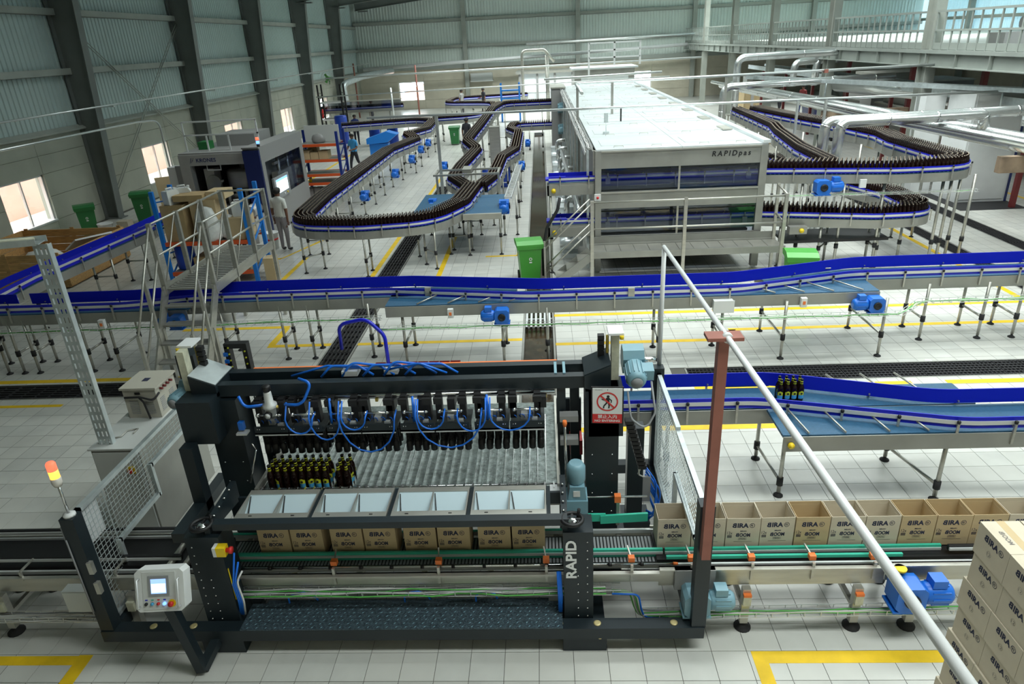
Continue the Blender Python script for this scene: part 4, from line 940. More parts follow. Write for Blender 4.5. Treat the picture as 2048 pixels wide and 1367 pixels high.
for x, w in ((-3.40, .07), (.62, .07)):
    o = part('lift_mast', MB().box(x - w / 2, x + w / 2, 5.62, 5.72, 1.9, 2.46) if x < 0 else MB().box(x - w / 2, x + w / 2, 5.78, 5.88, 1.9, 2.46), 'cast_cream', K); part('mast_cap', MB().box(x - .07, x + .07, 5.72, 5.92, 2.46, 2.48), 'white_paint', o)
    part('grease_cup', MB().lathe([(.02, 0), (.02, -.035)], (x + (.05 if x > 0 else -.06), 5.72, 2.46), 8), 'yellow', o)
    c = MB()
    for k in range(10): c.box(x + (-.16 if x > 0 else .06), x + (-.10 if x > 0 else .12), 5.80, 5.86, 1.92 + .052 * k, 1.96 + .052 * k)
    part('lift_chain', c, 'black', o); part('chain_screw', MB().tube((x + (-.07 if x > 0 else .05), 5.83, 1.9), (x + (-.07 if x > 0 else .05), 5.83, 2.42), .015, 7), 'brass', o)
# flexible cable chains
o = part('cable_chain', MB().box(-3.19, -3.14, 6.04, 6.12, 1.9, 2.32).box(-3.01, -2.96, 6.04, 6.12, 1.85, 2.30).box(-3.19, -2.96, 6.04, 6.12, 2.30, 2.35), 'black', K)
for k in range(6):
    part('chain_pin', MB().lathe([(.009, 0), (.009, -.008)], (-3.145, 6.04, 1.97 + .068 * k), 7, ax='y'), 'label_yellow', o); part('chain_pin', MB().lathe([(.009, 0), (.009, -.008)], (-2.985, 6.04, 1.93 + .068 * k), 7, ax='y'), 'label_yellow', o)
for k in range(4): part('chain_clip', MB().box(-3.2, -3.16, 6.02, 6.05, 2.0 + .075 * k, 2.035 + .075 * k), 'motor_blue', o)
cc = MB()
for k in range(12): cc.box(.70 + .012 * k, .78 + .012 * k, 5.56, 5.64, 1.62 - .045 * k, 1.655 - .045 * k)
part('cable_chain', cc, 'black', K); part('chain_tail', MB().pipe([(.84, 5.6, 1.12), (.85, 5.62, 1.02), (.9, 5.64, .98)], .008, 5).pipe([(.86, 5.6, 1.12), (.84, 5.62, 1.03)], .008, 5), 'cable_white', K)
# drives
def big_motor(t, loc, rz, s=1.0, tilt=0.0):
    g = MB(); g.prism([(-.08, -.1), (.06, -.1), (.1, -.05), (.1, .06), (.05, .12), (-.05, .12), (-.1, .06)], -.09, .09, 'x'); g.v = [(v[0] * s, v[1] * s, v[2] * s) for v in g.v]; g.move(loc, rz, tilt)
    o = part('drive_gearbox', g, 'motor_grey', t)
    m = MB(); m.lathe([(.07, -.1), (.085, -.12), (.085, -.3), (.07, -.33), (.055, -.335)], n=16, ax='y')
    for a in range(14):
        q = 2 * math.pi * a / 14; m.bar((.087 * math.cos(q), -.13, .087 * math.sin(q)), (.087 * math.cos(q), -.29, .087 * math.sin(q)), .006, .014)
    m.v = [(v[0] * s, v[1] * s, v[2] * s) for v in m.v]; m.move(loc, rz, tilt); part('drive_motor', m, 'motor_grey', o)
    f = MB(); f.lathe([(.05, -.337), (.05, -.345), (0, -.347)], n=14, ax='y'); f.v = [(v[0] * s, v[1] * s, v[2] * s) for v in f.v]; f.move(loc, rz, tilt); part('fan_grille', f, 'cable_grey', o)
    b = MB().box(.06, .15, -.26, -.14, -.04, .06); b.v = [(v[0] * s, v[1] * s, v[2] * s) for v in b.v]; b.move(loc, rz, tilt); part('terminal_box', b, 'motor_grey', o)
    return o
big_motor(K, (.80, 5.95, 2.12), 0, 1.1, R(12)); part('drive_shaft', MB().tube((.86, 5.95, 2.1), (1.02, 5.95, 2.1), .03, 10), 'chrome', K)
big_motor(K, (-3.46, 5.78, 2.0), R(-8), .9, 0)
part('motor_cable', MB().pipe(fillet([(.94, 5.66, 2.02), (.97, 5.55, 1.75), (.88, 5.5, 1.6), (.74, 5.5, 1.72), (.72, 5.6, 1.95)], .1), .010, 6), 'cable_grey', K)
o = part('index_gearbox', MB().box(.13, .32, 5.08, 5.3, .84, 1.12).prism([(.14, 1.12), (.31, 1.12), (.29, 1.26), (.16, 1.26)], 5.1, 5.28, 'y'), 'motor_grey', K)
part('index_motor', MB().lathe([(.075, .26), (.085, .28), (.085, .42), (.06, .46)], (.22, 5.2, 1.0), 14), 'motor_grey', o); part('rating_plate', MB().box(.19, .25, 5.095, 5.1, 1.16, 1.22), 'white_plastic', o)
# gripper heads: eight heads in four pairs
gm = MB(); gm.lathe([(.012, .22), (.018, .21), (.018, .20)], n=8)
for k in range(9): gm.lathe([(.017, .195 - .012 * k), (.023, .190 - .012 * k), (.017, .185 - .012 * k)], n=9)
gm.lathe([(.018, .09), (.026, .08), (.030, .05), (.030, .0), (.02, -.004)], n=10)
gm.v = [(v[0] * 1.08, v[1] * 1.08, v[2] * 1.2) for v in gm.v]
GRIP = gm.mesh('gripper', 'black')
for g in range(4):
    for hx in (GX[g], GX[g] + .325):
        x1 = hx + .312
        o = part('gripper_head', MB().box(hx, x1, 5.40, 5.76, 1.695, 1.715).box(hx, x1, 5.40, 5.412, 1.695, 1.780), 'slate', K)
        part('head_edge', MB().box(hx, x1, 5.394, 5.402, 1.687, 1.697), 'aluminium', o)
        part('head_rod', MB().tube((hx + .03, 5.44, 1.880), (x1 - .05, 5.44, 1.880), .012, 8).lathe([(.02, 0), (.02, .025)], (hx + .03, 5.44, 1.880), 8, ax='x').lathe([(.017, 0), (.017, .02)], (x1 - .08, 5.44, 1.880), 8, ax='x'), 'chrome', o)
        for bx in (hx + .03, x1 - .06):
            part('head_bracket', MB().box(bx - .03, bx + .03, 5.5, 5.58, 1.760, 2.010).box(bx - .04, bx + .04, 5.46, 5.5, 1.940, 2.000), 'black', o)
        part('valve_block', MB().box(hx + .1, hx + .16, 5.5, 5.56, 1.740, 1.800).box(hx + .2, hx + .25, 5.46, 5.5, 1.720, 1.770), 'aluminium', o)
        for k in range(4):
            cx = hx + .04 + .07 * k; r_ = rnd.uniform(.018, .03); pts = [(cx + r_ * math.cos(a * .9), 5.48 + .012 * a, 1.770 + r_ * math.sin(a * .9)) for a in range(9)]
            part('hose_loop', MB().pipe(pts, .0045, 5), 'hose_blue', o)
        bo = MB()
        for bx in (hx + .03, hx + .05, x1 - .05, x1 - .03): bo.lathe([(.005, 0), (.005, -.004)], (bx, 5.40, 1.755), 6, ax='y')
        part('head_screws', bo, 'chrome', o)['kind'] = 'stuff'
        for i in range(4):
            for j in range(3): inst('gripper', GRIP, o, (hx + .038 + .078 * i, 5.515 + .086 * j, 1.432))
# rails and linkages above the heads
for y, z, r_ in ((5.58, 1.985, .018), (5.66, 1.93, .014), (5.74, 1.96, .02)): part('guide_rod', MB().tube((-2.75, y, z), (.05, y, z), r_, 10), 'chrome', K)
part('slide_rail', MB().box(-2.78, .06, 5.62, 5.66, 1.93, 1.99), 'aluminium', K)
for k in range(10): part('carriage', MB().box(-2.62 + .28 * k, -2.55 + .28 * k, 5.5, 5.7, 1.86, 1.97), 'black', K)
for x in (-2.3, -1.62, -.93, -.35, -.05): part('brass_fitting', MB().box(x, x + .025, 5.56, 5.6, 1.93, 1.96), 'brass', K)
for x0, x1, y0, y1, z0, z1 in ((.07, .15, 5.62, 5.72, .3, 2.0), (.20, .29, 5.9, 6.0, .3, 2.0), (-2.93, -2.82, 5.9, 6.0, .3, 2.0)): part('inner_post', MB().box(x0, x1, y0, y1, z0, z1), 'slate', K)
part('dark_gap_panel', MB().box(.07, .33, 6.32, 6.35, .3, 1.5), 'slate', K); part('dark_gap_panel', MB().box(-2.96, -2.80, 6.1, 6.13, .3, 2.0), 'slate', K)  # dark panels added so the gaps beside the bottle table look dark
for z in (1.45, 1.7): part('linkage', MB().box(.09, .26, 5.5, 5.6, z, z + .06), 'machine_grey', K)
# hoses
def hose(pts, r=.011, m='hose_blue', rad=.12): return part('air_hose', MB().pipe(fillet(pts, rad), r, 7), m, K)
hose([(-2.42, 5.42, 2.0), (-2.25, 5.40, 2.0), (-2.15, 5.45, 2.2), (-2.28, 5.5, 2.22)], .014)
hose([(-2.62, 5.42, 2.0), (-2.80, 5.42, 1.98), (-2.85, 5.45, 2.08)], .014)
for x, w, d in ((-2.42, .25, .15), (-2.20, .28, .22), (-1.93, .52, .36), (-1.90, .22, .12), (-1.22, .60, .33), (-1.20, .24, .13), (-.54, .36, .16), (-.58, -.26, .16)):
    pts = [(x, 5.46, 2.0)]
    for k in range(9):
        a = math.pi * k / 8; pts.append((x + w * (1 - math.cos(a)) / 2, 5.36, 1.87 - d * math.sin(a)))
    pts.append((x + w, 5.46, 1.89)); hose(pts, .008, rad=.05)
for x in (-2.02, -1.25, -.57): hose([(x, 5.48, 2.02), (x + .01, 5.42, 1.9), (x, 5.44, 1.78)], .012)
for a in range(5):
    x = -2.15 + a * .2; hose([(x, 5.72, 2.12), (x + .1, 5.75, 2.22 + .03 * (a % 2)), (x + .35, 5.78, 2.20), (x + .5, 5.74, 2.12)], .012, rad=.1)
hose([(-2.45, 5.76, 2.12), (-2.1, 5.8, 2.2), (-1.7, 5.78, 2.17)], .011); hose([(-1.5, 5.75, 2.17), (-1.2, 5.72, 2.24), (-.95, 5.72, 2.13)], .011)
part('valve_island', MB().box(-1.95, -1.8, 5.72, 5.84, 2.12, 2.17).box(-1.55, -1.42, 5.74, 5.82, 2.12, 2.16), 'aluminium', K)
o = part('air_regulator', MB().lathe([(.02, -.10), (.045, -.09), (.05, -.02), (.065, -.01), (.065, .02), (.04, .04), (.035, .14), (.03, .15)], (-2.55, 5.40, 2.0), 16), 'aluminium', K)
part('regulator_knob', MB().lathe([(.028, .15), (.04, .16), (.04, .20), (.03, .21), (0, .21)], (-2.55, 5.40, 2.0), 10), 'black', o)
part('gauge', MB().lathe([(.035, 0), (.035, -.03), (.03, -.032)], (-2.56, 5.36, 1.93), 14, ax='y'), 'black', o); part('gauge_face', MB().lathe([(.028, -.0325), (0, -.033)], (-2.56, 5.36, 1.93), 14, ax='y'), 'white_plastic', o)
for s in (-1, 1): part('brass_port', MB().lathe([(.014, 0), (.014, .03)], (-2.55 + s * .06 - .015, 5.40, 1.99), 8, ax='x'), 'brass', o)
part('blue_sensor', MB().box(-2.92, -2.87, 5.45, 5.5, 1.72, 1.80), 'motor_blue', K); part('sensor_plate', MB().box(-2.94, -2.84, 5.42, 5.5, 1.68, 1.70), 'aluminium', K)
# bottle table with lanes
part('bottle_table', MB().box(-2.78, .06, 5.30, 6.95, 1.07, 1.115), 'table_steel', K)
for s, x in ((0, -2.80), (1, .05)): part('table_side', MB().box(x, x + .03, 5.25, 6.95, 1.0, 1.2), 'steel', K)
dv = MB().box(-.0025, .0025, 5.32, 6.6, 1.115, 1.16).mesh('lane_divider', 'chrome')
for g in range(4):
    for j in range(9): inst('lane_divider', dv, K, (GX[g] - .002 + .080 * j, 0, 0))
rl = MB()
for k in range(34): rl.lathe([(.011, -.008), (.011, .008)], (-2.74 + .0835 * k, 5.26, 1.13), 8, ax='y')
for y, z in ((5.29, 1.17), (5.23, 1.14)): part('stop_rod', MB().tube((-2.78, y, z), (.05, y, z), .007, 6), 'chrome', K)
for k in range(34): part('stop_finger', MB().box(-2.745 + .0835 * k, -2.730 + .0835 * k, 5.22, 5.30, 1.12, 1.185), 'chrome', K)
part('table_front', MB().box(-2.84, .08, 5.13, 5.21, 1.05, 1.15), 'steel_dull', K)
part('end_block', MB().box(-.02, .1, 5.14, 5.28, 1.15, 1.17), 'white_paint', K)
# loading funnels over the cartons, one frame for each pair
for g in range(4):
    x0, x1 = GX[g] - .01, GX[g] + .635
    o = part('loading_funnel', MB().box(x0, x1, 4.70, 4.77, 1.250, 1.285).box(x0, x1, 5.05, 5.11, 1.250, 1.285), 'steel', K)
    for x in (x0, x1 - .012): part('funnel_side', MB().box(x, x + .012, 4.77, 5.05, 1.170, 1.285), 'steel', o)
    xm = (x0 + x1) / 2
    part('funnel_divider', MB().prism([(4.77, 1.280), (5.05, 1.280), (4.93, 1.130), (4.86, 1.130)], xm - .005, xm + .005, 'x'), 'steel', o)
    for a, b in ((x0 + .015, xm - .006), (xm + .006, x1 - .015)):
        part('funnel_flap', MB().prism([(5.04, 1.275), (5.05, 1.275), (4.80, 1.170), (4.79, 1.170)], a, b, 'x'), 'tray_pale', o)
        part('funnel_finger', MB().bar((a + .01, 5.03, 1.270), (a + .045, 4.83, 1.200), .008, .02), 'black', o)
    for x in (x0 + .12, x1 - .15): part('funnel_screw', MB().box(x, x + .03, 4.73, 4.735, 1.285, 1.290), 'black', o)
    part('gap_bar', MB().box(x1 + .004, x1 + .036, 4.71, 5.12, 1.190, 1.270), 'slate', K)
part('front_beam', MB().box(-2.9, .12, 4.60, 4.68, 1.24, 1.305), 'slate', K); part('rear_beam', MB().box(-2.9, .12, 5.11, 5.14, 1.08, 1.2), 'slate', K)
for x in (-2.98, .07): part('side_cheek', MB().prism([(4.6, 1.2), (5.2, 1.12), (5.2, 1.33), (4.62, 1.29)], x, x + .05, 'x'), 'slate', K)
ck = MB()
for k in range(8): ck.lathe([(.012, 0), (.012, .012), (0, .016)], ((-2.93 if k < 4 else .09), 4.72 + .11 * (k % 4), 1.30 + .01 * (k % 4)), 8)
part('cheek_bolts', ck, 'chrome', K)['kind'] = 'stuff'
# hand wheels
for x in (-3.0, .16):
    o = part('hand_wheel', MB().pipe([(x + .085 * math.cos(2 * math.pi * k / 20), 4.62 + .085 * math.sin(2 * math.pi * k / 20), 1.29) for k in range(20)], .017, 8, closed=True), 'black', K)
    part('wheel_hub', MB().lathe([(.05, -.05), (.05, -.01), (.035, 0), (.02, .01), (0, .012)], (x, 4.62, 1.29), 14), 'chrome', o)
    part('wheel_spokes', MB().bar((x - .08, 4.62, 1.29), (x + .08, 4.62, 1.29), .02, .012).bar((x, 4.54, 1.29), (x, 4.70, 1.29), .02, .012), 'black', o)
    part('wheel_grip', MB().tube((x + .05, 4.68, 1.26), (x + .06, 4.69, 1.34), .014, 8), 'black', o)
# left-leg emergency stop, cables on the legs
o = part('emergency_stop', MB().box(-2.86, -2.78, 4.49, 4.56, 1.05, 1.14), 'yellow', K); part('stop_button', MB().lathe([(.02, 0), (.02, .02), (.032, .03), (.032, .05), (0, .055)], (-2.78, 4.52, 1.10), 12, ax='x'), 'red', o)
part('stop_cover', MB().box(-2.89, -2.86, 4.49, 4.56, 1.05, 1.14), 'white_plastic', o)
for k, (dx, m) in enumerate(((0, 'hose_blue'), (.015, 'hose_blue'), (.03, 'cable_white'), (-.015, 'hose_blue'))):
    part('leg_cable', MB().pipe(fillet([(-2.78 + dx, 4.62, .98 - .1 * k), (-2.83 + dx, 4.58, .7), (-2.80 + dx, 4.56, .5), (-2.84 + dx, 4.6, .3)], .15), .009, 6), m, K)
for k in range(3): part('leg_cable', MB().pipe([(.05 - .012 * k, 4.6, .75), (.06 - .014 * k, 4.58, .5), (.055 - .01 * k, 4.6, .3)], .009, 6), 'hose_blue', K)
part('yellow_strip', MB().box(-2.845, -2.84, 4.57, 4.58, .5, .85), 'yellow', K)
part('tilt_lever', MB().tube((-2.86, 5.32, 1.22), (-2.76, 5.38, 1.55), .008, 6).pipe([(-2.76, 5.38, 1.55), (-2.79, 5.38, 1.62)], .008, 6), 'chrome', K)
part('side_spindle', MB().tube((.14, 5.34, 1.12), (.13, 5.34, 1.75), .014, 8), 'chrome', K); part('red_knob', MB().lathe([(.015, 0), (.022, .03), (.018, .06)], (.13, 5.34, 1.75), 8), 'orange', K)
part('red_cover', MB().box(.2, .33, 6.1, 6.3, .95, 1.12), 'red_crate', K)
for k in range(9):
    a = rnd.uniform(0, 6); hose([(.95, 5.86, .95 - .03 * k), (1.08 + .03 * math.sin(a), 5.8, .8 - .05 * k), (1.06 + .04 * math.cos(a), 5.75, .45), (.96, 5.8, .3 + .02 * k)], .008, rad=.2)
part('valve_box', MB().box(.92, 1.0, 5.82, 5.95, .55, .85), 'cable_grey', K)
part('push_bar', MB().tube((-2.95, 5.40, .93), (.9, 5.40, .93), .010, 7), 'chrome', K)
part('bar_clamp', MB().box(.59, .65, 5.37, 5.43, .88, .95), 'orange', K); part('bar_stand', MB().box(.61, .64, 5.39, 5.42, .6, .88), 'steel', K)

# ---- side guards
def mesh_fence(name, label, x, posts, steps, paper=False, right=False):
    t = thing(name, label, 'fence', (x, 5.5, 0))
    for y, z in posts: part('fence_post', MB().box(x - .06, x + .06, y - .06, y + .06, .27, z), 'slate', t)
    fr = MB(); w = .022
    for i, (y0, y1, z0, z1) in enumerate(steps):
        fr.box(x - w, x + w, y0, y1, z1 - .04, z1); fr.box(x - w, x + w, y0, y1, z0, z0 + .04)
        if i == 0: fr.box(x - w, x + w, y0, y0 + .04, z0, z1)
        if i == len(steps) - 1: fr.box(x - w, x + w, y1 - .04, y1, z0, z1)
        if i + 1 < len(steps): a, b = sorted((z0, steps[i + 1][2])); fr.box(x - w, x + w, y1 - .02, y1 + .02, a, b + .04)
    part('fence_frame', fr, 'galvanised', t)
    wr = MB(); s = .05
    for y0, y1, z0, z1 in steps:
        k = 0
        while y0 + k * s < y1: wr.box(x - .002, x + .002, y0 + k * s - .002, y0 + k * s + .002, z0, z1); k += 1
        k = 0
        while z0 + k * s < z1: wr.box(x - .0025, x + .0025, y0, y1, z0 + k * s - .002, z0 + k * s + .002); k += 1
    o = part('wire_mesh', wr, 'galvanised', t); o['kind'] = 'stuff'
    return t
LF = mesh_fence('safety_fence', 'stepped galvanised mesh guard left of packer beside electrical cabinet', -4.02, [(4.50, 1.5)], [(4.57, 4.93, .28, 1.5), (4.93, 5.65, .86, 1.5), (5.65, 6.65, 1.2, 1.5)])
part('paper_sheet', MB().box(-4.05, -4.045, 4.64, 4.86, 1.08, 1.42), 'label_white', LF)
pl = MB()
for k in range(7): pl.box(-4.052, -4.05, 4.66, 4.84, 1.38 - .045 * k, 1.383 - .045 * k)
part('post_conduit', MB().tube((-4.09, 4.45, .45), (-4.09, 4.45, 1.42), .008, 6).tube((-4.07, 4.43, .5), (-4.07, 4.43, 1.3), .006, 6), 'cable_grey', LF)
for z in (1.0, .78): part('hinge', MB().box(-3.97, -3.93, 4.42, 4.46, z - .06, z + .06), 'steel', LF)
mesh_fence('safety_fence', 'pale mesh guard right of packer next to the rust brown post', 1.22, [(4.50, 1.53), (6.92, 1.55)], [(4.57, 4.75, .95, 1.47), (4.75, 5.7, .95, 1.47), (5.7, 6.85, .3, 1.5)])
# ---- signal lamp on the left guard post
t = thing('signal_lamp', 'glowing red and amber signal lamp on the left guard post', 'signal lamp', (-4.02, 4.50, 1.5))
part('base', MB().lathe([(.05, 0), (.05, .02), (.02, .03)], (-4.02, 4.5, 1.5), 12), 'white_plastic', t); part('stem', MB().tube((-4.02, 4.5, 1.52), (-4.02, 4.5, 1.82), .011, 8), 'chrome', t)
part('lamp_foot', MB().lathe([(.03, 0), (.04, .03), (.04, .08)], (-4.02, 4.5, 1.80), 14), 'lens_clear', t); part('amber_lens', MB().lathe([(.037, 0), (.037, .07)], (-4.02, 4.5, 1.88), 14), 'lamp_amber', t)
part('red_lens', MB().lathe([(.037, 0), (.037, .06), (.028, .075), (0, .078)], (-4.02, 4.5, 1.95), 14), 'lamp_red', t)
# ---- operator panel
t = thing('operator_panel', 'white operator panel with blue screen on a dark bent arm', 'control panel', (-3.2, 4.25, 0), R(3))
part('arm', MB().bar((.10, -.03, .04), (-.03, .0, .80), .08, .08).bar((.10, -.03, .04), (.2, .30, .2), .08, .07), 'slate', t)
b = MB(); w, h_, d = .20, .175, .06
b.prism([(-w, -h_ + .03), (-w + .03, -h_), (w - .03, -h_), (w, -h_ + .03), (w, h_ - .03), (w - .03, h_), (-w + .03, h_), (-w, h_ - .03)], -d, d, 'y'); b.move((-.03, .0, .95), 0, R(-22)); o = part('housing', b, 'white_plastic', t)
def pan(name, mbx, m, par): mbx.move((-.03, .0, .95), 0, R(-22)); return part(name, mbx, m, par)
pan('front_plate', MB().box(-.135, .135, -d - .006, -d, -.155, .155), 'panel_grey', o)
pan('screen_bezel', MB().box(-.085, .085, -d - .014, -d - .006, -.04, .125), 'cable_grey', o); q = MB().box(-.062, .062, -d - .016, -d - .014, -.02, .10); pan('screen', q, 'screen_blue', o)
pan('screen_rows', MB().box(-.058, .058, -d - .0165, -d - .016, -.01, .062), 'screen_white', o)
for k, m in enumerate(('black', 'label_cyan', 'red', 'lamp_blue')): pan('button', MB().lathe([(.013, 0), (.013, -.014), (0, -.016)], (-.11 + .05 * k, -d - .006, -.105), 10, ax='y'), m, o); pan('button_tag', MB().box(-.12 + .05 * k, -.10 + .05 * k, -d - .008, -d - .006, -.078, -.07), ('guide_blue', 'guide_green', 'red', 'guide_blue')[k], o)
pan('stop_ring', MB().lathe([(.032, 0), (.032, -.004)], (.10, -d - .006, -.105), 14, ax='y'), 'yellow', o); pan('stop_button', MB().lathe([(.016, 0), (.022, -.02), (.022, -.03), (0, -.034)], (.10, -d - .01, -.105), 12, ax='y'), 'red', o)
for s in (-1, 1): pan('grab_handle', MB().pipe([(s * .165, -d, -.13), (s * .165, -d - .035, -.13), (s * .165, -d - .035, .10), (s * .165, -d, .10)], .008, 6), 'aluminium', o)
# ---- no entering sign
t = thing('warning_sign', 'white and red no entering sign on the right packer column', 'sign', (.515, 5.40, 1.735), R(-4)); t.scale = (1.1, 1, 1.1)
part('frame', MB().box(-.13, .13, .008, .02, -.005, .335), 'black', t); part('white_face', MB().box(-.12, .12, 0, .008, .09, .325), 'white_plastic', t); part('red_band', MB().box(-.12, .12, 0, .008, .005, .09), 'red', t)
e = MB(); ring_geo(e, (0, -.002, .205), (1, 0, 0), (0, 0, 1), .075, .087, 28); e.bar((-.055, -.003, .26), (.055, -.003, .15), .002, .013, up=(0, 0, 1)); part('prohibition_ring', e, 'red', t)
e = MB(); ring_geo(e, (.006, -.0012, .252), (1, 0, 0), (0, 0, 1), 0.0005, .012, 12)
for a, b, w in (((.004, .24), (.004, .20), .026), ((.0, .20), (-.028, .165), .012), ((-.028, .165), (-.03, .145), .011), ((.008, .20), (.015, .172), .012), ((.015, .172), (.012, .145), .011), ((.012, .235), (.034, .215), .009), ((.034, .215), (.03, .195), .008), ((-.004, .232), (-.03, .22), .009), ((-.03, .22), (-.046, .228), .008)):
    e.bar((a[0], -.0015, a[1]), (b[0], -.0015, b[1]), w, .001, up=(0, 1, 0))
part('pictogram', e, 'ink', t)
e = MB(); put_text(e, '禁止入内', .026, (0, -.001, .052), (1, 0, 0), (0, 0, 1), center=True, bold=.0006, width=.155); put_text(e, 'NO ENTERING', .019, (0, -.001, .018), (1, 0, 0), (0, 0, 1), center=True, bold=.0008, width=.205); part('lettering', e, 'white_plastic', t)
e = MB(); put_text(e, 'TECHMETRO', .007, (-.10, -.001, .308), (1, 0, 0), (0, 0, 1), width=.06); e.box(0, .004, -.001, .0, .306, .318); part('maker_mark', e, 'print_navy', t)

# ---- bottles with labels: on the table, and eight on the feed belt
def labelled_bottle():
    t = thing('beer_bottle', 'x', 'bottle', (0, 0, 0))
    g = MB(); g.lathe(BOT, n=14); part('glass', g, 'glass_brown', t); part('cap', MB().lathe([(.0168, .262), (.0168, .274), (.010, .281), (0, .281)], n=12), 'black', t)
    part('neck_label', MB().lathe([(.0180, .214), (.0150, .236), (.0149, .252)], n=14), 'label_yellow', t)
    q = MB()
    for z0, z1, m in ((.04, .085, 1), (.085, .14, 0)):
        b = len(q.v); n = 8
        for k in range(n + 1):
            a = -math.pi / 2 + (k / n - .5) * 1.7; zz = z1 if m else z1 - .02 * abs(k / n - .5) * 2
            q.v += [(.0371 * math.cos(a), .0371 * math.sin(a), z0), (.0371 * math.cos(a), .0371 * math.sin(a), zz)]
        for k in range(n): q.f.append((b + 2 * k, b + 2 * k + 2, b + 2 * k + 3, b + 2 * k + 1)); q.mi.append(m); q.sm.append(True)
    o = part('body_label', q, ['label_yellow', 'label_cyan'], t); part('label_mark', MB().lathe([(.012, -.0385), (.012, -.0378)], (0, 0, .105), 10, ax='y'), 'ink', o)
    return t
proto = labelled_bottle(); first = True
spots = [(-2.665 + .0757 * i, 5.352 + .080 * j, rnd.choice((0, 0, .5, 2.2, 3.0, -.7))) for j in range(3) for i in range(8)]
spots += [(-2.005 + .0757 * i, 5.352 + .080 * j, rnd.choice((1.2, 2.4))) for j in range(3) for i in range(2)]
for q, (x, y, a) in enumerate(spots):
    if first: o = proto; o.location = (x, y, 1.115); o.rotation_euler = (0, 0, a); first = False
    else: o = dup(proto, (x, y, 1.115), a)
    if q < 24: lab = 'yellow-necked bottle at left end of packing table, %s row, %s from left' % (('front', 'middle', 'rear')[q // 8], NTH[q % 8])
    else: lab = 'yellow-necked bottle in the short double file right of the block, %s row, %s file' % (('front', 'middle', 'rear')[(q - 24) // 2], ('left', 'right')[q % 2])
    tag(o, lab, 'bottle', 'labelled bottles on the packing table')
for i in range(4):
    for j in range(2):
        o = dup(proto, (2.645 + .076 * i + .02 * j - (.015 if j else 0), 7.06 + .082 * j, ZN), rnd.choice((0, .2, -.3)), 'yellow-necked bottle in cluster on blue belt, %s row, %s from left' % (('front', 'back')[j], NTH[i]), 'labelled bottles on the blue belt')
# ================================================================ CARTON LINE
def carton_print(mb, x0, z0, w, y, full=True, mi=0):
    """lettering on a face in the x-z plane at depth y"""
    ux, uz = (1, 0, 0), (0, 0, 1)
    put_text(mb, 'B', .046, (x0 + .052, y, z0 + .226), ux, uz, mi, .0028, mirror=True, width=.036)
    put_text(mb, 'IRA', .046, (x0 + .096, y, z0 + .226), ux, uz, mi, .0028, width=.098)
    ring_geo(mb, (x0 + .225, y, z0 + .248), ux, (0, 0, 1.12), .0185, .0230, 18, mi); put_text(mb, '9', .022, (x0 + .2125, y, z0 + .237), ux, uz, mi, .0009, mirror=True, width=.011); put_text(mb, '1', .022, (x0 + .226, y, z0 + .237), ux, uz, mi, .0009)
    put_text(mb, 'B', .036, (x0 + .088, y, z0 + .126), ux, uz, mi, .0022, mirror=True, width=.029); put_text(mb, 'OOM', .036, (x0 + .120, y, z0 + .126), ux, uz, mi, .0022, width=.095)
    put_text(mb, 'BIRA91', .012, (x0 + .125, y, z0 + .180), ux, uz, mi, .0006, width=.055)
    put_text(mb, 'STRONG', .014, (x0 + .122, y, z0 + .094), ux, uz, mi, .0003, width=.056)
    for a in ((.115, .186, .112, .1132), (.115, .186, .088, .0892), (.115, .1162, .088, .113), (.185, .186, .088, .113), (.075, .235, .070, .072)): mb.box(x0 + a[0], x0 + a[1], y - .0003, y, z0 + a[2], z0 + a[3], mi)
    put_text(mb, '12x', .032, (x0 + .012, y, z0 + .150), ux, uz, mi, 0, width=.045)
    for k in range(9): mb.box(x0 + .014 + .0046 * k, x0 + .0166 + .0046 * k, y - .0003, y, z0 + .112, z0 + .142, mi)
    return mb
CW, CD, CH, FL = .296, .235, .290, .035
def open_carton(tone):
    t = thing('open_carton', 'x', 'carton', (0, 0, 0)); th = .005
    b = MB().box(0, CW, 0, CD, 0, th).box(0, CW, 0, th, 0, CH).box(0, CW, CD - th, CD, 0, CH).box(0, th, th, CD - th, 0, CH).box(CW - th, CW, th, CD - th, 0, CH)
    part('body', b, tone, t)
    for f in (MB().box(.002, CW - .002, 0, th * .8, CH + .001, CH + FL), MB().box(.002, CW - .002, CD - th * .8, CD, CH + .001, CH + FL), MB().box(0, th * .8, .002, CD - .002, CH + .001, CH + FL), MB().box(CW - th * .8, CW, .002, CD - .002, CH + .001, CH + FL)): part('flap', f, tone, t)
    part('print', carton_print(MB(), 0, 0, CW, -.0008), 'print_navy', t)
    return t
ZC = .645
protoA, protoB = open_carton('card'), open_carton('card_pale')
useA = useB = True
for g in range(4):
    for j in range(2):
        x = GX[g] + .003 + .312 * j; lab = 'kraft carton below the loading funnels, %s from left' % NTH[2 * g + j]
        if useA: protoA.location = (x, 5.0, ZC - .040); protoA['label'] = lab; protoA['group'] = 'cartons inside the packer'; useA = False
        else: dup(protoA, (x, 5.0, ZC - .040), None, lab, 'cartons inside the packer')
for k in range(12):
    x = .94 + .304 * k; lab = 'open empty carton queueing on the line, %s from the packer' % NTH[k]; src = protoB if k not in (4, 7, 8, 9) else protoA
    rz = R((0, 0, -1, 1, 0, 0, .5, 0, -1, 0, 0, 0)[k])
    if useB and src is protoB: protoB.location = (x, 5.0, ZC); protoB['label'] = lab; protoB['group'] = 'open cartons waiting on the line'; useB = False
    else: dup(src, (x, 5.0, ZC), rz, lab, 'open cartons waiting on the line')
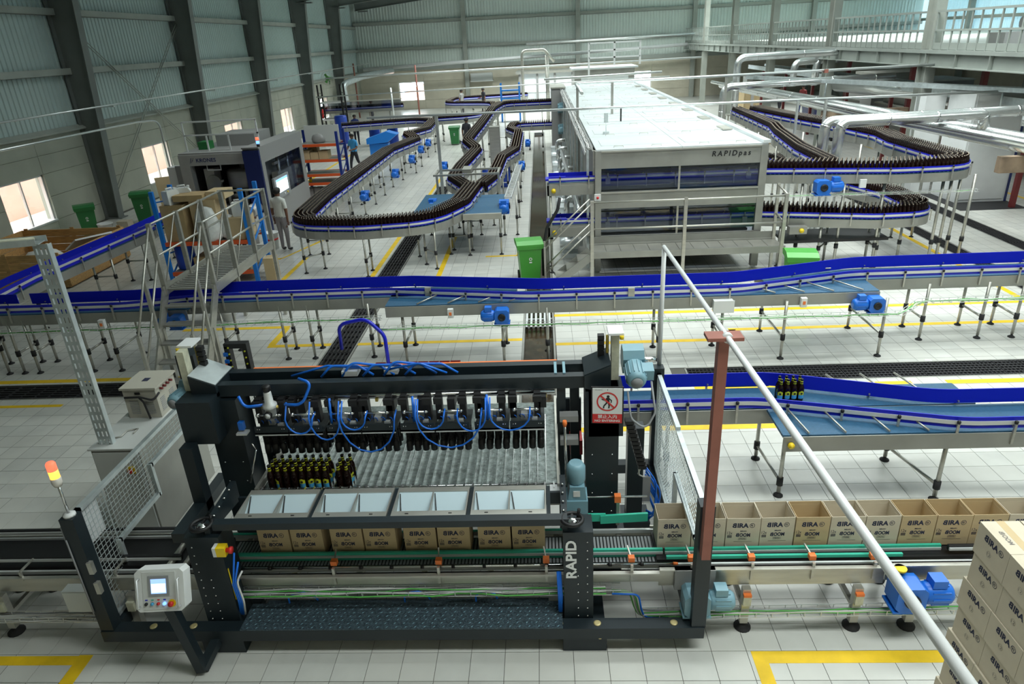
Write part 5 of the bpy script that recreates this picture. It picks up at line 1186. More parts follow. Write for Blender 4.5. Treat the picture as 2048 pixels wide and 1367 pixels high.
# the carton conveyor
Q = thing('carton_conveyor', 'low stainless carton conveyor with green side guides running through the packer', 'conveyor', (0, 5.0, 0))
for x0, x1, z0, z1 in ((-9.5, -3.1, .46, .645), (-3.1, .92, .50, .625), (.92, 2.86, .455, .66), (2.87, 9.5, .49, .68)):
    o = part('side_plate', MB().box(x0, x1, 4.74, 4.755, z0, z1).box(x0, x1, 4.70, 4.755, z1 - .012, z1), 'steel', Q); part('side_plate', MB().box(x0, x1, 5.30, 5.315, z0, z1), 'steel', Q)
    part('carrier_chain', MB().box(x0, x1, 4.86, 5.24, .56,   .598 if x0 == -3.1 else .64), 'black', Q)
    part('wear_strip', MB().box(x0, x1, 4.80, 4.82, .60, .64).box(x0, x1, 5.27, 5.29, .60, .64), 'aluminium', Q)
for k in range(30): part('cross_member', MB().box(-9.0 + .6 * k, -8.95 + .6 * k, 4.755, 5.3, .52, .58), 'steel', Q)
cm = MB()
for k in range(130): cm.box(-3.05 + .032 * k, -3.03 + .032 * k, 4.88, 5.22, .598, .604)
part('chain_links', cm, 'cable_grey', Q)['kind'] = 'stuff'
for x0, x1, y0, y1 in ((-3.35, .98, 4.945, 4.945), (1.0, 3.42, 4.945, 4.955)):
    p_ = [(x0, y0, 0), (x1, y1, 0)]; o = part('green_guide', MB().strip(p_, -.012, .012, .612, .695), 'guide_green', Q); part('guide_profile', MB().strip(p_, -.022, -.012, .645, .670), 'aluminium', o)
part('green_guide', MB().box(-3.25, .50, 5.30, 5.325, .72, .80).box(-3.25, .35, 5.27, 5.29, .645, .655), 'guide_green', Q)
part('green_guide', MB().strip([(.45, 5.30, 0), (.9, 5.33, 0)], -.012, .012, .70, .79), 'guide_green', Q)
part('green_guide', MB().box(1.0, 3.05, 4.85, 4.875, .65, .68), 'guide_green', Q); part('green_tab', MB().box(-3.42, -3.3, 4.95, 5.0, .98, 1.03), 'guide_green', Q)
for x0, x1 in ((-9.5, -3.45), (3.45, 9.5)):
    for y in (4.90, 5.29): part('black_guide', MB().box(x0, x1, y - .015, y + .015, .68, .73), 'black', Q); part('guide_profile', MB().box(x0, x1, y - .028, y - .015, .69, .715), 'aluminium', Q)
part('chrome_rod', MB().tube((-2.95, 4.79, .655), (1.05, 4.79, .655), .011, 8), 'chrome', Q); part('rod_tip', MB().lathe([(.016, 0), (.012, .04)], (1.05, 4.79, .655), 8, ax='x'), 'orange', Q)
for k in range(13): part('rod_collar', MB().lathe([(.018, 0), (.018, .03)], (-2.6 + .28 * k, 4.79, .655), 8, ax='x'), 'black', Q)
for x in (-2.95, -1.98, -1.03, -.07, .68, 1.20, 1.72, 2.24, 2.76):
    o = part('clamp', MB().box(x - .028, x + .028, 4.76, 4.81, .70, .745), 'orange', Q)
    part('clamp_arm', MB().bar((x, 4.79, .72), (x - .02, 4.93, .74), .012, .02).box(x - .012, x + .012, 4.72, 4.745, .52, .70), 'steel', o)
for x in (3.9, 4.6, -4.0, -4.9, -5.7, -6.4): part('guide_bracket', MB().bar((x, 4.73, .6), (x, 4.73, .7), .02, .02).bar((x, 4.73, .7), (x + .03, 4.9, .72), .015, .015), 'steel', Q)
fm = MB(); fm.box(-.035, .035, -.03, .03, .07, .46, 0); fm.lathe([(.0, .0), (.075, .0), (.075, .015), (.03, .04), (.012, .05), (.012, .09)], n=14, mi=1); fm.box(-.034, .034, -.06, -.03, .30, .40, 2); FM = fm.mesh('support_leg', ['steel', 'rubber', 'cast_cream'])
cap = MB().box(-.034, .034, -.062, -.028, .40, .425).mesh('orange_cap', 'orange')
for x in (1.68, 2.64, 3.12, 4.4, 5.6, -5.15, -5.5, -6.6, -3.9):
    for y in (4.70, 5.28):
        o = inst('support_leg', FM, Q, (x, y, 0))
        if x > 0 and y < 5: inst('orange_cap', cap, Q, (x, y, 0))
    part('leg_tie', MB().box(x - .02, x + .02, 4.73, 5.25, .2, .24), 'steel', Q)
motor(Q, (1.22, 4.60, .42), 0, 'motor_grey', 1.3, flip=True); motor(Q, (2.98, 4.58, .50), 0, 'motor_blue', 1.45, flip=True)
part('motor_mount', MB().box(1.05, 1.4, 4.69, 4.74, .45, .66), 'machine_grey', Q); part('bearing_cap', MB().lathe([(.05, 0), (.05, .02)], (2.95, 4.68, .66), 12), 'yellow', Q)
cable_tray(Q, [(-2.85, 4.70, .43), (.58, 4.70, .43)], 21, ('cable_green', 'cable_white', 'cable_grey', 'cable_green', 'cable_white', 'cable_white')); cable_tray(Q, [(.78, 4.66, .18), (3.9, 4.66, .22)], 22, ('cable_green', 'cable_white', 'cable_green', 'cable_grey')); cable_tray(Q, [(-9.0, 4.62, .24), (-4.1, 4.62, .24)], 23, ('cable_white', 'cable_grey', 'cable_white', 'cable_white', 'cable_grey'))
for k, m in enumerate(('cable_green', 'cable_white', 'cable_grey', 'cable_green', 'cable_white', 'hose_blue')):
    part('cable_drop', MB().pipe(fillet([(.5, 4.69 - .008 * k, .45), (.66 + .015 * k, 4.69 - .008 * k, .44), (.70 + .012 * k, 4.68 - .008 * k, .28), (.74 + .01 * k, 4.66 - .006 * k, .19), (1.0, 4.66 - .006 * k, .195)], .07), .009, 6), m, Q)
for x, w in ((-1.25, .12), (-.62, .1), (-2.3, .14)): part('air_hose', MB().pipe([(x + w * math.cos(a * .7), 4.70, .36 + .09 * math.sin(a * .7)) for a in range(6)], .009, 6), 'hose_blue', Q)
o = part('junction_box', MB().box(-4.42, -4.12, 4.56, 4.66, .38, .62), 'white_plastic', Q); part('box_lid', MB().box(-4.41, -4.13, 4.55, 4.56, .39, .61), 'panel_grey', o)
part('transfer_roller', MB().lathe([(.03, 0), (.03, .42)], (-3.55, 4.82, .66), 12, ax='y').lathe([(.03, 0), (.03, .42)], (-3.40, 4.82, .66), 12, ax='y'), 'steel', Q)
# pallet of closed cartons at the lower right
ux, uz = (0, -1, 0), (0, 0, 1)
def closed_carton():
    t = thing('stacked_carton', 'x', 'carton', (0, 0, 0)); part('body', MB().box(0, .24, -.308, 0, 0, .230), 'card_pale', t)
    q = MB()
    put_text(q, 'B', .042, (-.0008, -.075, .150), ux, uz, 0, .0026, mirror=True, width=.036); put_text(q, 'IRA', .042, (-.0008, -.118, .150), ux, uz, 0, .0026, width=.095)
    ring_geo(q, (-.0008, -.24, .17), ux, uz, .018, .0225, 18); put_text(q, '9', .02, (-.0008, -.228, .160), ux, uz, 0, .0008, mirror=True, width=.011); put_text(q, '1', .02, (-.0008, -.242, .160), ux, uz, 0, .0008)
    part('side_print', q, 'print_navy', t)
    q = MB(); put_text(q, '12', .022, (-.0008, -.13, .075), ux, uz, 0, 0, width=.03); ring_geo(q, (-.0008, -.145, .086), ux, uz, .020, .0215, 16); part('mark_print', q, 'print_grey', t)
    q = MB(); tx_, ty_ = (0, -1, 0), (1, 0, 0)
    put_text(q, 'B', .028, (.05, -.10, .2308), tx_, ty_, 0, .0014, mirror=True, width=.03); put_text(q, 'OOM', .028, (.05, -.135, .2308), tx_, ty_, 0, .0014, width=.09); part('top_print', q, 'print_grey', t)
    part('tape', MB().box(.095, .145, -.3085, .0005, .2298, .2306).box(.095, .145, .0002, .0008, .15, .2306), 'card', t)
    return t
pc = None
XS, YS = 2.74, 3.66
ROW = ['bottom', 'second-lowest', 'third-lowest', 'fourth', 'fifth', 'sixth', 'second-highest', 'top']; COL = ['far left', 'second', 'third', 'near']
def stack_at(x, y, z, lab):
    global pc
    if pc is None: pc = closed_carton(); pc.location = (x, y, z); tag(pc, lab, 'carton', 'cartons stacked on the pallet')
    else: dup(pc, (x, y, z), None, lab, 'cartons stacked on the pallet')
for r_ in range(8):
    for c in range(4):
        off = (.0, .012, -.006, .02, .0, .015, -.01, .004)[r_]; dx = (.02, .0, .012, -.004, .01, .0, .006, .0)[r_]
        stack_at(XS + dx, YS - .311 * c + off, .13 + .2315 * r_, 'sealed carton on the pallet, %s layer, %s column facing the line' % (ROW[r_], COL[c]))
for c in range(4):
    for d in (1, 2): stack_at(XS + .245 * d + .003, YS - .311 * c + .004, .13 + .2315 * 7, 'sealed carton in the top layer, %s row behind, %s column' % (('first', 'second')[d - 1], COL[c]))
t = thing('wooden_pallet', 'wooden pallet under the stack of sealed cartons', 'pallet', (3.1, 3.0, 0))
for k in range(5): part('deck_board', MB().box(2.7 + .2 * k, 2.85 + .2 * k, 2.3, 3.7, .11, .128), 'wood', t)
for y in (2.35, 3.0, 3.6): part('bearer', MB().box(2.7, 3.65, y - .05, y + .05, .0, .11), 'wood', t)
# rust post and white pipe carried over the packer's right side
t = thing('pipe_post', 'rust brown steel post with a cross plate holding the white pipe', 'post', (1.21, 4.38, 1.0))
part('post', MB().box(1.175, 1.245, 4.35, 4.43, 1.08, 3.0), 'rust_paint', t); part('cross_plate', MB().box(1.09, 1.335, 4.32, 4.45, 3.0, 3.025), 'rust_paint', t)
mb = MB(); mb.tube((1.24, 7.0, 2.90), (1.22, .9, 3.16), .021, 12); mb.tube((1.24, 6.98, 1.5), (1.24, 6.98, 2.88), .024, 10); mb.lathe([(.036, -.02), (.036, .02)], (1.232, 4.36, 3.012), 12, ax='y')
solo('white_pipe', mb, 'white_paint', 'long pale pipe slanting across the lower right foreground', 'pipe', (1.24, 6.98, 1.5))
# perforated cable tray post and electrical cabinet left of the packer
t = thing('cable_post', 'tall perforated galvanised cable tray post left of packer', 'cable tray', (-4.75, 6.1, 0))
pt = MB(); HW = .075
for z in range(0, 34):
    z0 = .1 * z; pt.box(-4.75 - HW, -4.75 + HW, 6.098, 6.102, z0 + .06, z0 + .1)
    for a, b in ((-HW, -.052), (-.036, -.008), (.008, .036), (.052, HW)): pt.box(-4.75 + a, -4.75 + b, 6.098, 6.102, z0, z0 + .06)
pt.box(-4.75 - HW, -4.75 - HW + .003, 6.1, 6.16, 0, 3.4).box(-4.75 + HW - .003, -4.75 + HW, 6.1, 6.16, 0, 3.4); part('perforated_sheet', pt, 'galvanised', t)
part('top_tray', MB().bar((-4.72, 6.1, 3.42), (-6.6, 5.6, 3.42), .16, .008).bar((-4.72, 6.18, 3.44), (-6.6, 5.68, 3.44), .006, .06).bar((-4.72, 6.02, 3.44), (-6.6, 5.52, 3.44), .006, .06), 'galvanised', t)
part('tray_cable', MB().pipe([(-4.8, 6.12, 3.45), (-5.6, 5.9, 3.46), (-6.5, 5.62, 3.46)], .02, 6), 'cast_cream', t); part('post_cable', MB().pipe([(-4.7, 6.13, .1), (-4.7, 6.13, 3.4)], .012, 6), 'cast_cream', t)
t = thing('electrical_cabinet', 'grey steel electrical cabinet left of packer behind mesh guard', 'cabinet', (-4.62, 6.6, 0))
part('body', MB().box(-4.88, -4.36, 6.02, 7.3, 0, 1.18), 'steel_dull', t); part('door', MB().box(-4.86, -4.38, 6.0, 6.02, .08, 1.15), 'panel_grey', t); part('top_plate', MB().box(-4.9, -4.34, 6.0, 7.32, 1.18, 1.2), 'panel_grey', t)
part('main_switch', MB().box(-4.52, -4.44, 5.98, 6.0, .9, .98), 'yellow', t); part('switch_knob', MB().lathe([(.022, 0), (.022, -.03)], (-4.48, 5.98, .94), 10, ax='y'), 'red', t)
t = thing('transformer_box', 'beige louvred transformer box on top of the electrical cabinet', 'transformer', (-4.6, 6.85, 1.2))
part('body', MB().box(-4.80, -4.42, 6.66, 7.08, 1.2, 1.56), 'cabinet_beige', t); part('lid', MB().box(-4.82, -4.40, 6.64, 7.10, 1.56, 1.585), 'cabinet_beige', t)
lv = MB().box(-.05, .05, -.004, .004, -.003, .003).mesh('louvre', 'cable_grey'); lv2 = MB().box(-.004, .004, -.045, .045, -.003, .003).mesh('louvre', 'cable_grey')
for k in range(8):
    for x in (-4.70, -4.52): inst('louvre', lv, t, (x, 6.658, 1.26 + .022 * k))
    for y in (6.76, 6.96): inst('louvre', lv2, t, (-4.418, y, 1.26 + .022 * k))
for k in range(4): part('terminal', MB().lathe([(.015, 0), (.015, .035)], (-4.42, 6.76 + .07 * k, 1.52), 8, ax='x'), 'maroon', t)
part('name_plate', MB().box(-4.65, -4.58, 6.82, 6.9, 1.585, 1.588), 'print_navy', t); part('grab_slot', MB().box(-4.66, -4.6, 6.652, 6.66, 1.5, 1.525), 'black', t)
part('cable', MB().pipe(fillet([(-4.4, 6.7, 1.5), (-4.44, 6.62, 1.44), (-4.6, 6.63, 1.48), (-4.78, 6.64, 1.47)], .06), .012, 6).pipe(fillet([(-4.62, 6.64, 1.48), (-4.56, 6.62, 1.42), (-4.52, 6.6, 1.22)], .05), .012, 6), 'rubber', t)
solo('steel_bracket', MB().pipe([(-4.74, 6.2, 1.21), (-4.66, 6.24, 1.21), (-4.66, 6.36, 1.21), (-4.56, 6.40, 1.21), (-4.56, 6.3, 1.21)], .008, 6).pipe([(-4.78 + .03 * math.cos(k), 6.16 + .03 * math.sin(k), 1.21) for k in range(7)], .006, 6), 'steel', 'small loose steel bracket lying on the electrical cabinet', 'bracket', (-4.66, 6.28, 1.2))
t = thing('start_stop_box', 'small white push button box behind the transformer box', 'switch', (-4.3, 7.2, 1.0))
part('box', MB().box(-4.34, -4.24, 7.16, 7.24, .9, 1.5), 'white_plastic', t); part('button', MB().lathe([(.02, 0), (.028, -.03), (0, -.04)], (-4.29, 7.16, 1.45), 10, ax='y'), 'red', t)
# row of red crates on the floor behind the packer
rc = MB(); 
for k in range(8):
    x = -2.86 + .178 * k; lab = 'dark red crate in row on floor behind packer beams, %s from left' % NTH[k]
    solo('red_crate', MB().box(x, x + .165, 9.95, 10.18, 0, .02).box(x, x + .165, 9.95, 9.965, 0, .16).box(x, x + .165, 10.165, 10.18, 0, .16).box(x, x + .012, 9.95, 10.18, 0, .16).box(x + .153, x + .165, 9.95, 10.18, 0, .16).box(x + .015, x + .15, 9.97, 10.16, .02, .1, 1), ['red_crate', 'card_dark'], lab, 'crate', (x + .08, 10.06, 0), 'red crates behind the packer')
# ================================================================ LEFT SIDE
# crossover steps over the long conveyor
t = thing('crossover_steps', 'stainless crossover steps with platform and handrails over the long conveyor', 'stairs', (-5.8, 11.5, 0))
SX0, SX1, SZ = -6.22, -5.38, 1.50
mb = MB()
for k in range(26): mb.box(SX0 + .04, SX1 - .04, 10.38 + .1 * k, 10.43 + .1 * k, SZ - .03, SZ)
part('platform_grating', mb, 'steel_dull', t)
for x in (SX0, SX1):
    part('platform_beam', MB().box(x - .02, x + .02, 10.3, 13.05, SZ - .1, SZ + .06), 'steel', t); part('stringer', MB().bar((x, 10.36, SZ - .05), (x, 9.35, .04), .03, .17), 'steel', t)
    part('support_post', MB().box(x - .03, x + .03, 9.98, 10.04, 0, .95), 'steel', t)
    for y in (10.38, 11.25, 12.15, 13.0): part('rail_post', MB().box(x - .035, x + .035, y - .03, y + .03, (0 if y in (10.38, 13.0) and False else SZ - .1), 2.58), 'steel', t)
    part('support_post', MB().box(x - .03, x + .03, 12.95, 13.01, 0, SZ), 'steel', t)
    for z in (2.56, 2.05): part('hand_rail', MB().tube((x, 10.38, z), (x, 13.0, z), .019, 7), 'steel', t)
    for y0, z0, y1, z1 in ((10.38, 2.56, 9.35, 1.08), (10.38, 2.02, 9.35, .55)): part('stair_rail', MB().tube((x, y0, z0), (x, y1, z1), .019, 7), 'steel', t)
    part('stair_post', MB().box(x - .025, x + .025, 9.33, 9.38, 0, 1.1), 'steel', t); part('stair_post', MB().box(x - .025, x + .025, 9.85, 9.9, .4, 1.8), 'steel', t)
    for a, b in (((10.4, SZ), (11.2, 2.56)), ((11.25, SZ), (12.1, 2.56))): part('diagonal_brace', MB().tube((x, a[0], a[1]), (x, b[0], b[1]), .012, 6), 'steel', t)
part('hand_rail', MB().tube((SX0, 13.0, 2.56), (SX1, 13.0, 2.56), .019, 7), 'steel', t)
for k in range(5): part('step', MB().box(SX0 + .02, SX1 - .02, 9.45 + .19 * k, 9.63 + .19 * k, .22 + .25 * k, .25 + .25 * k), 'steel_dull', t)

# shelving
def rack(name, label, loc, w, d, h, shelves, upc, bmc, rz=0.0):
    t = thing(name, label, 'rack', loc, rz, local=True)
    for x in (-w / 2, w / 2):
        for y in (0, d): part('upright', MB().box(x - .045, x + .045, y - .035, y + .035, 0, h), upc, t)
        q = MB(); z = .2
        while z + .5 < h: q.bar((x, 0, z), (x, d, z + .45), .03, .03); q.bar((x, d, z + .45), (x, 0, z + .55), .03, .03); z += .6
        part('side_brace', q, upc, t)
    for z in shelves:
        for y in (0, d): part('shelf_beam', MB().box(-w / 2 + .045, w / 2 - .045, y - .03, y + .03, z - .09, z), bmc, t)
        part('shelf_board', MB().box(-w / 2 + .05, w / 2 - .05, .03, d - .03, z - .03, z - .005), 'steel_dull', t)
    return t
rack('pallet_rack', 'bright blue pallet rack with orange beams beside the crossover steps', (-7.83, 15.2, 0), 2.05, .85, 2.2, (.30, 1.02), 'rack_blue', 'rack_orange')
rack('storage_rack', 'navy rack with four orange shelves behind the labelling machine', (-7.85, 24.4, 0), 1.45, .9, 2.35, (.14, .62, .92, 1.42, 1.95), 'rack_navy', 'rack_orange')
def cardbox(label, x0, x1, y0, y1, z0, z1, m='card', name='cardboard_box', tilt=0):
    t = thing(name, label, 'box', ((x0 + x1) / 2, (y0 + y1) / 2, z0)); part('body', MB().box(x0, x1, y0, y1, z0, z1), m, t)
    for s, yy in ((0, y0), (1, (y0 + y1) / 2)): part('flap', MB().box(x0 - .003, x1 + .003, yy + (-.003 if not s else .004), (y0 + y1) / 2 - .004 if not s else y1 + .003, z1, z1 + .006), m, t)
    return t
def sack(label, c, d, m='sack', name='plastic_sack', cat='sack'):
    mb = MB(); n = 14
    prof = [(.0, 0), (.42, .0), (.52, .12), (.5, .45), (.44, .75), (.3, .95), (.12, 1.0), (0, 1.02)]
    mb.lathe(prof, n=n)
    for i, v in enumerate(mb.v):
        a = math.atan2(v[1], v[0]); k = 1 + .10 * math.sin(3 * a + v[2] * 5) + .05 * math.sin(7 * a - 9 * v[2]); mb.v[i] = (c[0] + v[0] * k * d[0], c[1] + v[1] * k * d[1], c[2] + v[2] * d[2])
    return solo(name, mb, m, label, cat, c)
cardbox('tall brown carton at left end of the blue pallet rack', -8.78, -8.25, 15.25, 15.95, 1.02, 1.85, 'card_dark'); cardbox('brown carton under yellow card on the blue pallet rack', -8.15, -7.55, 15.4, 16.0, 1.02, 1.92, 'card')
cardbox('flat mustard carton lying on top of rack boxes', -8.45, -7.75, 15.3, 15.8, 1.93, 2.06, 'yellow_line' if False else 'card_dark'); cardbox('mustard carton beside flat one on top of rack', -7.74, -7.3, 15.45, 15.95, 1.93, 2.1, 'card')
sack('white plastic sack hanging over the middle of blue pallet rack', (-7.75, 15.28, 1.02), (.55, .3, .78)); sack('crumpled white sack behind the middle posts on blue rack', (-7.35, 15.45, 1.02), (.4, .3, .55))
def jerry(label, c, rz=0):
    t = thing('jerrycan', label, 'jerrycan', c, rz, local=True); part('body', MB().prism([(-.16, 0), (.16, 0), (.17, .03), (.17, .24), (.12, .32), (-.16, .32), (-.17, .28), (-.17, .03)], -.09, .09, 'y'), 'white_plastic', t)
    part('handle', MB().pipe([(-.1, 0, .31), (-.1, 0, .37), (.06, 0, .37), (.06, 0, .31)], .018, 7), 'white_plastic', t); part('cap', MB().lathe([(.03, .31), (.03, .36)], (.13, 0, 0), 10), 'white_plastic', t); return t
jerry('white jerrycan on tall carton at left of blue pallet rack', (-8.55, 15.45, 1.857), R(70)); jerry('second white jerrycan behind tall carton on blue pallet rack', (-8.4, 15.75, 1.857), R(20)); jerry('white jerrycan lying on carton at right of blue pallet rack', (-7.02, 15.5, 1.52), R(10))
cardbox('small brown carton at right end of blue pallet rack', -7.28, -6.86, 15.25, 15.8, 1.02, 1.512, 'card'); cardbox('low carton on lower beam of the blue pallet rack', -7.4, -6.95, 15.25, 15.8, .30, .62, 'card'); cardbox('mustard crate on lower beam behind crossover steps', -8.3, -7.5, 15.3, 15.9, .30, .6, 'card_dark')
def drum(label, c, r, h_, m, name='plastic_drum', cat='drum'):
    t = thing(name, label, cat, c); part('body', MB().lathe([(0, 0), (r * .9, 0), (r, .05), (r, h_ * .45), (r * 1.04, h_ * .5), (r, h_ * .55), (r, h_ - .05), (r * .9, h_)], c, 16), m, t)
    part('lid', MB().lathe([(r * .92, h_), (r * .92, h_ + .02), (0, h_ + .02)], c, 16), m, t); return t
drum('blue plastic drum under the left part of blue pallet rack', (-8.6, 15.55, .30), .22, .6, 'drum_blue'); drum('small blue drum on floor beside crossover steps', (-6.75, 13.6, 0), .17, .45, 'drum_blue')
def bucket(label, c, r=.16, h_=.36, m='white_plastic', lid=False):
    t = thing('bucket', label, 'bucket', c); part('body', MB().lathe([(0, 0), (r * .82, 0), (r, h_), (r * 1.05, h_), (r * 1.05, h_ - .03), (r * .95, h_ - .01), (r * .78, .02), (0, .02)], c, 18), m, t)
    part('bail', MB().pipe([(c[0] + r * math.cos(a), c[1] - r * .35 * math.sin(a), c[2] + h_ - .02 - .16 * math.sin(a)) for a in [math.pi * k / 8 for k in range(9)]], .005, 5), 'steel', t)
    part('band', MB().lathe([(r * .93, h_ * .55), (r * .955, h_ * .65)], c, 18), 'red' if lid else m, t); return t
bucket('white bucket with red bands on floor behind the man in white', (-7.5, 18.1, 0), .2, .46, lid=True); bucket('white bucket on floor by wall column base', (-13.55, 20.35, 0), .22, .38)
bucket('white bucket below the crossover platform near long conveyor', (-6.75, 12.9, 0), .17, .36); bucket('small white bucket beside the larger one below the platform', (-6.45, 12.75, 0), .14, .3)
drum('dark orange topped cleaner bottle on floor under crossover steps', (-5.25, 10.0, 0), .06, .3, 'orange', 'cleaner_bottle', 'bottle')
cardbox('tall brown carton standing on floor right of blue rack', -6.6, -6.36, 15.2, 15.5, 0, .55, 'card')
solo('leaning_board', MB().box(-.45, .45, -.015, .015, 0, 1.4).move((-12.2, 22.3, 0), R(35), R(-14)), 'card', 'brown board leaning against wall behind the wheeled bin', 'board', (-12.2, 22.3, 0))
cardbox('small white carton at the foot of the first wall column', -13.4, -13.05, 20.7, 21.0, 0, .32, 'card_pale')
wheelie('wheelie_bin', 'dark green wheeled bin at wall behind the wooden crate', (-14.1, 20.4, 0), R(35), 'bin_green', h=.95); wheelie('wheelie_bin', 'tall dark green wheeled bin beside first wall column', (-13.0, 21.7, 0), R(20), 'bin_green', h=1.05)
# wooden crate
t = thing('wooden_crate', 'big open wooden crate against left wall below first window', 'crate', (-12.9, 16.4, 0))
for k in range(4):
    z0, z1 = .05 + .2 * k, .235 + .2 * k
    part('plank', MB().box(-14.2, -11.4, 15.2, 15.23, z0, z1), 'wood', t); part('plank', MB().box(-14.2, -11.4, 17.77, 17.8, z0, z1), 'wood', t); part('plank', MB().box(-14.23, -14.2, 15.2, 17.8, z0, z1), 'wood', t); part('plank', MB().box(-11.4, -11.37, 15.2, 17.8, z0, z1), 'wood', t)
part('crate_floor', MB().box(-14.2, -11.4, 15.2, 17.8, .02, .05), 'wood', t)
for x in (-14.1, -12.8, -11.5):
    for y in (15.18, 17.78): part('batten', MB().box(x - .05, x + .05, y - .0, y + .025, .02, .88), 'wood', t)
part('nail_plate', MB().box(-14.1, -13.8, 15.165, 15.18, .3, .55), 'card', t)
sack('crumpled white plastic wrapping inside the wooden crate', (-12.6, 16.2, .06), (1.1, .9, .62), name='plastic_wrap', cat='wrapping'); solo('foam_sheet', MB().bar((-12.2, 17.2, .5), (-11.5, 16.7, .88), .9, .04), 'label_white', 'white foam sheet lying across far corner of wooden crate', 'sheet', (-12, 17, .5))

# labelling machine
t = thing('labelling_machine', 'grey and navy labelling machine with touch screen near left wall', 'machine', (-9.2, 21, 0))
part('header', MB().box(-10.5, -8.45, 19.85, 20.1, 2.05, 2.36), 'machine_silver', t); part('side_post', MB().box(-10.5, -10.2, 19.85, 20.1, 0, 2.05), 'machine_silver', t)
part('roof', MB().box(-10.5, -8.45, 19.9, 23.0, 2.36, 2.40), 'machine_grey', t); part('rear_wall', MB().box(-10.5, -8.45, 22.9, 23.0, 0, 2.36), 'dark_void', t); part('left_wall', MB().box(-10.5, -10.46, 20.1, 23.0, 0, 2.36), 'machine_grey', t)
part('machine_bed', MB().box(-10.2, -8.45, 20.0, 22.9, 0, .85), 'machine_grey', t)
part('carousel', MB().lathe([(.5, 1.25), (.55, 1.3), (.55, 1.72), (.5, 1.78), (.15, 1.8), (.15, 2.05)], (-9.05, 20.9, 0), 24), 'machine_silver', t); part('carousel_base', MB().lathe([(.6, .85), (.6, 1.0), (.3, 1.05), (.3, 1.25)], (-9.05, 20.9, 0), 24), 'dark_void', t)
part('label_station', MB().box(-10.0, -9.7, 20.2, 20.6, .85, 1.9).box(-9.95, -9.5, 20.2, 20.3, 1.5, 1.55), 'machine_silver', t); part('label_reel', MB().lathe([(.22, 0), (.22, .06)], (-9.75, 20.15, 1.5), 18, ax='y'), 'steel_dull', t); part('grab_frame', MB().pipe([(-9.75, 19.95, 2.05), (-9.75, 19.95, 1.9), (-9.35, 19.95, 1.9), (-9.35, 19.95, 2.05)], .02, 6), 'white_paint', t)
for k in range(6): part('bottle_star', MB().lathe([(.05, .85), (.05, 1.25)], (-9.9 + .27 * k, 20.15, 0), 10), 'machine_silver', t)
part('navy_panel', MB().box(-8.45, -7.97, 19.5, 19.56, 0, 2.45), 'navy_panel', t)
b = MB().box(-8.45, -8.41, 19.56, 23.2, 0, 2.5).box(-8.42, -7.97, 23.15, 23.2, 0, 2.5).box(-8.0, -7.96, 19.56, 23.2, 0, .95).box(-8.0, -7.96, 19.56, 23.2, 2.08, 2.5).box(-8.45, -7.96, 19.5, 23.2, 2.5, 2.54).box(-8.0, -7.96, 19.56, 19.8, .95, 2.08).box(-8.0, -7.96, 22.9, 23.2, .95, 2.08)
part('control_tower', b, 'machine_grey', t); part('tower_window', MB().box(-7.985, -7.98, 20.9, 22.9, .95, 2.08), 'pane_smoke', t); part('inner_mechanism', MB().box(-8.3, -8.1, 21.0, 22.6, 1.0, 1.6).tube((-8.2, 21.4, 1.0), (-8.2, 21.4, 2.0), .06, 8).tube((-8.2, 22.2, 1.0), (-8.2, 22.2, 2.0), .05, 8).bar((-8.2, 21.0, 1.85), (-8.2, 22.7, 1.85), .08, .08), 'steel', t)
o = part('touch_screen', MB().box(-7.96, -7.90, 20.05, 21.3, .92, 1.55), 'cable_grey', t); part('display', MB().box(-7.9, -7.895, 20.2, 21.15, 1.08, 1.48), 'screen_white', o); part('display_bar', MB().box(-7.895, -7.893, 20.2, 21.15, 1.42, 1.48), 'lamp_blue', o)
for k, m in enumerate(('label_white', 'yellow')): part('key', MB().lathe([(.03, 0), (.03, .02)], (-7.9, 20.75 + .25 * k, 1.0), 10, ax='x'), m, o)
e = MB(); put_text(e, 'KRONES', .105, (-9.98, 19.845, 2.15), (1, 0, 0), (0, 0, 1), bold=.003, width=.58); e.bar((-10.17, 19.845, 2.13), (-10.12, 19.845, 2.27), .012, .012).bar((-10.13, 19.845, 2.14), (-10.05, 19.845, 2.27), .008, .008).bar((-10.11, 19.845, 2.2), (-10.06, 19.845, 2.2), .008, .008); part('lettering', e, 'navy_panel', t, 'navy maker lettering')
for z in (3.22, 2.85): part('roof_rail', MB().box(-10.4, -8.2, 20.28, 20.32, z - .02, z + .02), 'white_paint', t)
for x in (-10.4, -9.75, -9.1, -8.22): part('roof_rail_post', MB().box(x - .02, x + .02, 20.28, 20.32, 2.4, 3.22 if x in (-10.4, -8.22) else 2.85), 'white_paint', t)
part('roof_unit', MB().box(-9.9, -8.7, 21.2, 22.5, 2.4, 2.75), 'machine_grey', t); part('roof_box', MB().box(-10.2, -9.9, 20.6, 21.0, 2.4, 2.62), 'bin_green', t)
for z, m in ((2.54, 'black'), (2.62, 'lamp_blue'), (2.72, 'lamp_red')): part('beacon', MB().lathe([(.045, 0), (.045, .075)], (-7.98, 19.6, z), 10), m, t)
part('infeed_worm', MB().lathe([(.16, 0), (.18, .3), (.16, .6)], (-8.3, 18.9, .85), 14, ax='y').box(-8.6, -8.1, 18.7, 19.5, 0, .7), 'machine_silver', t)
part('curtain', MB().box(-10.9, -10.55, 20.3, 20.35, 0, 2.0), 'cable_grey', t); part('wall_cabinet', MB().box(-11.2, -10.9, 20.4, 20.8, 0, 1.95), 'label_white', t)
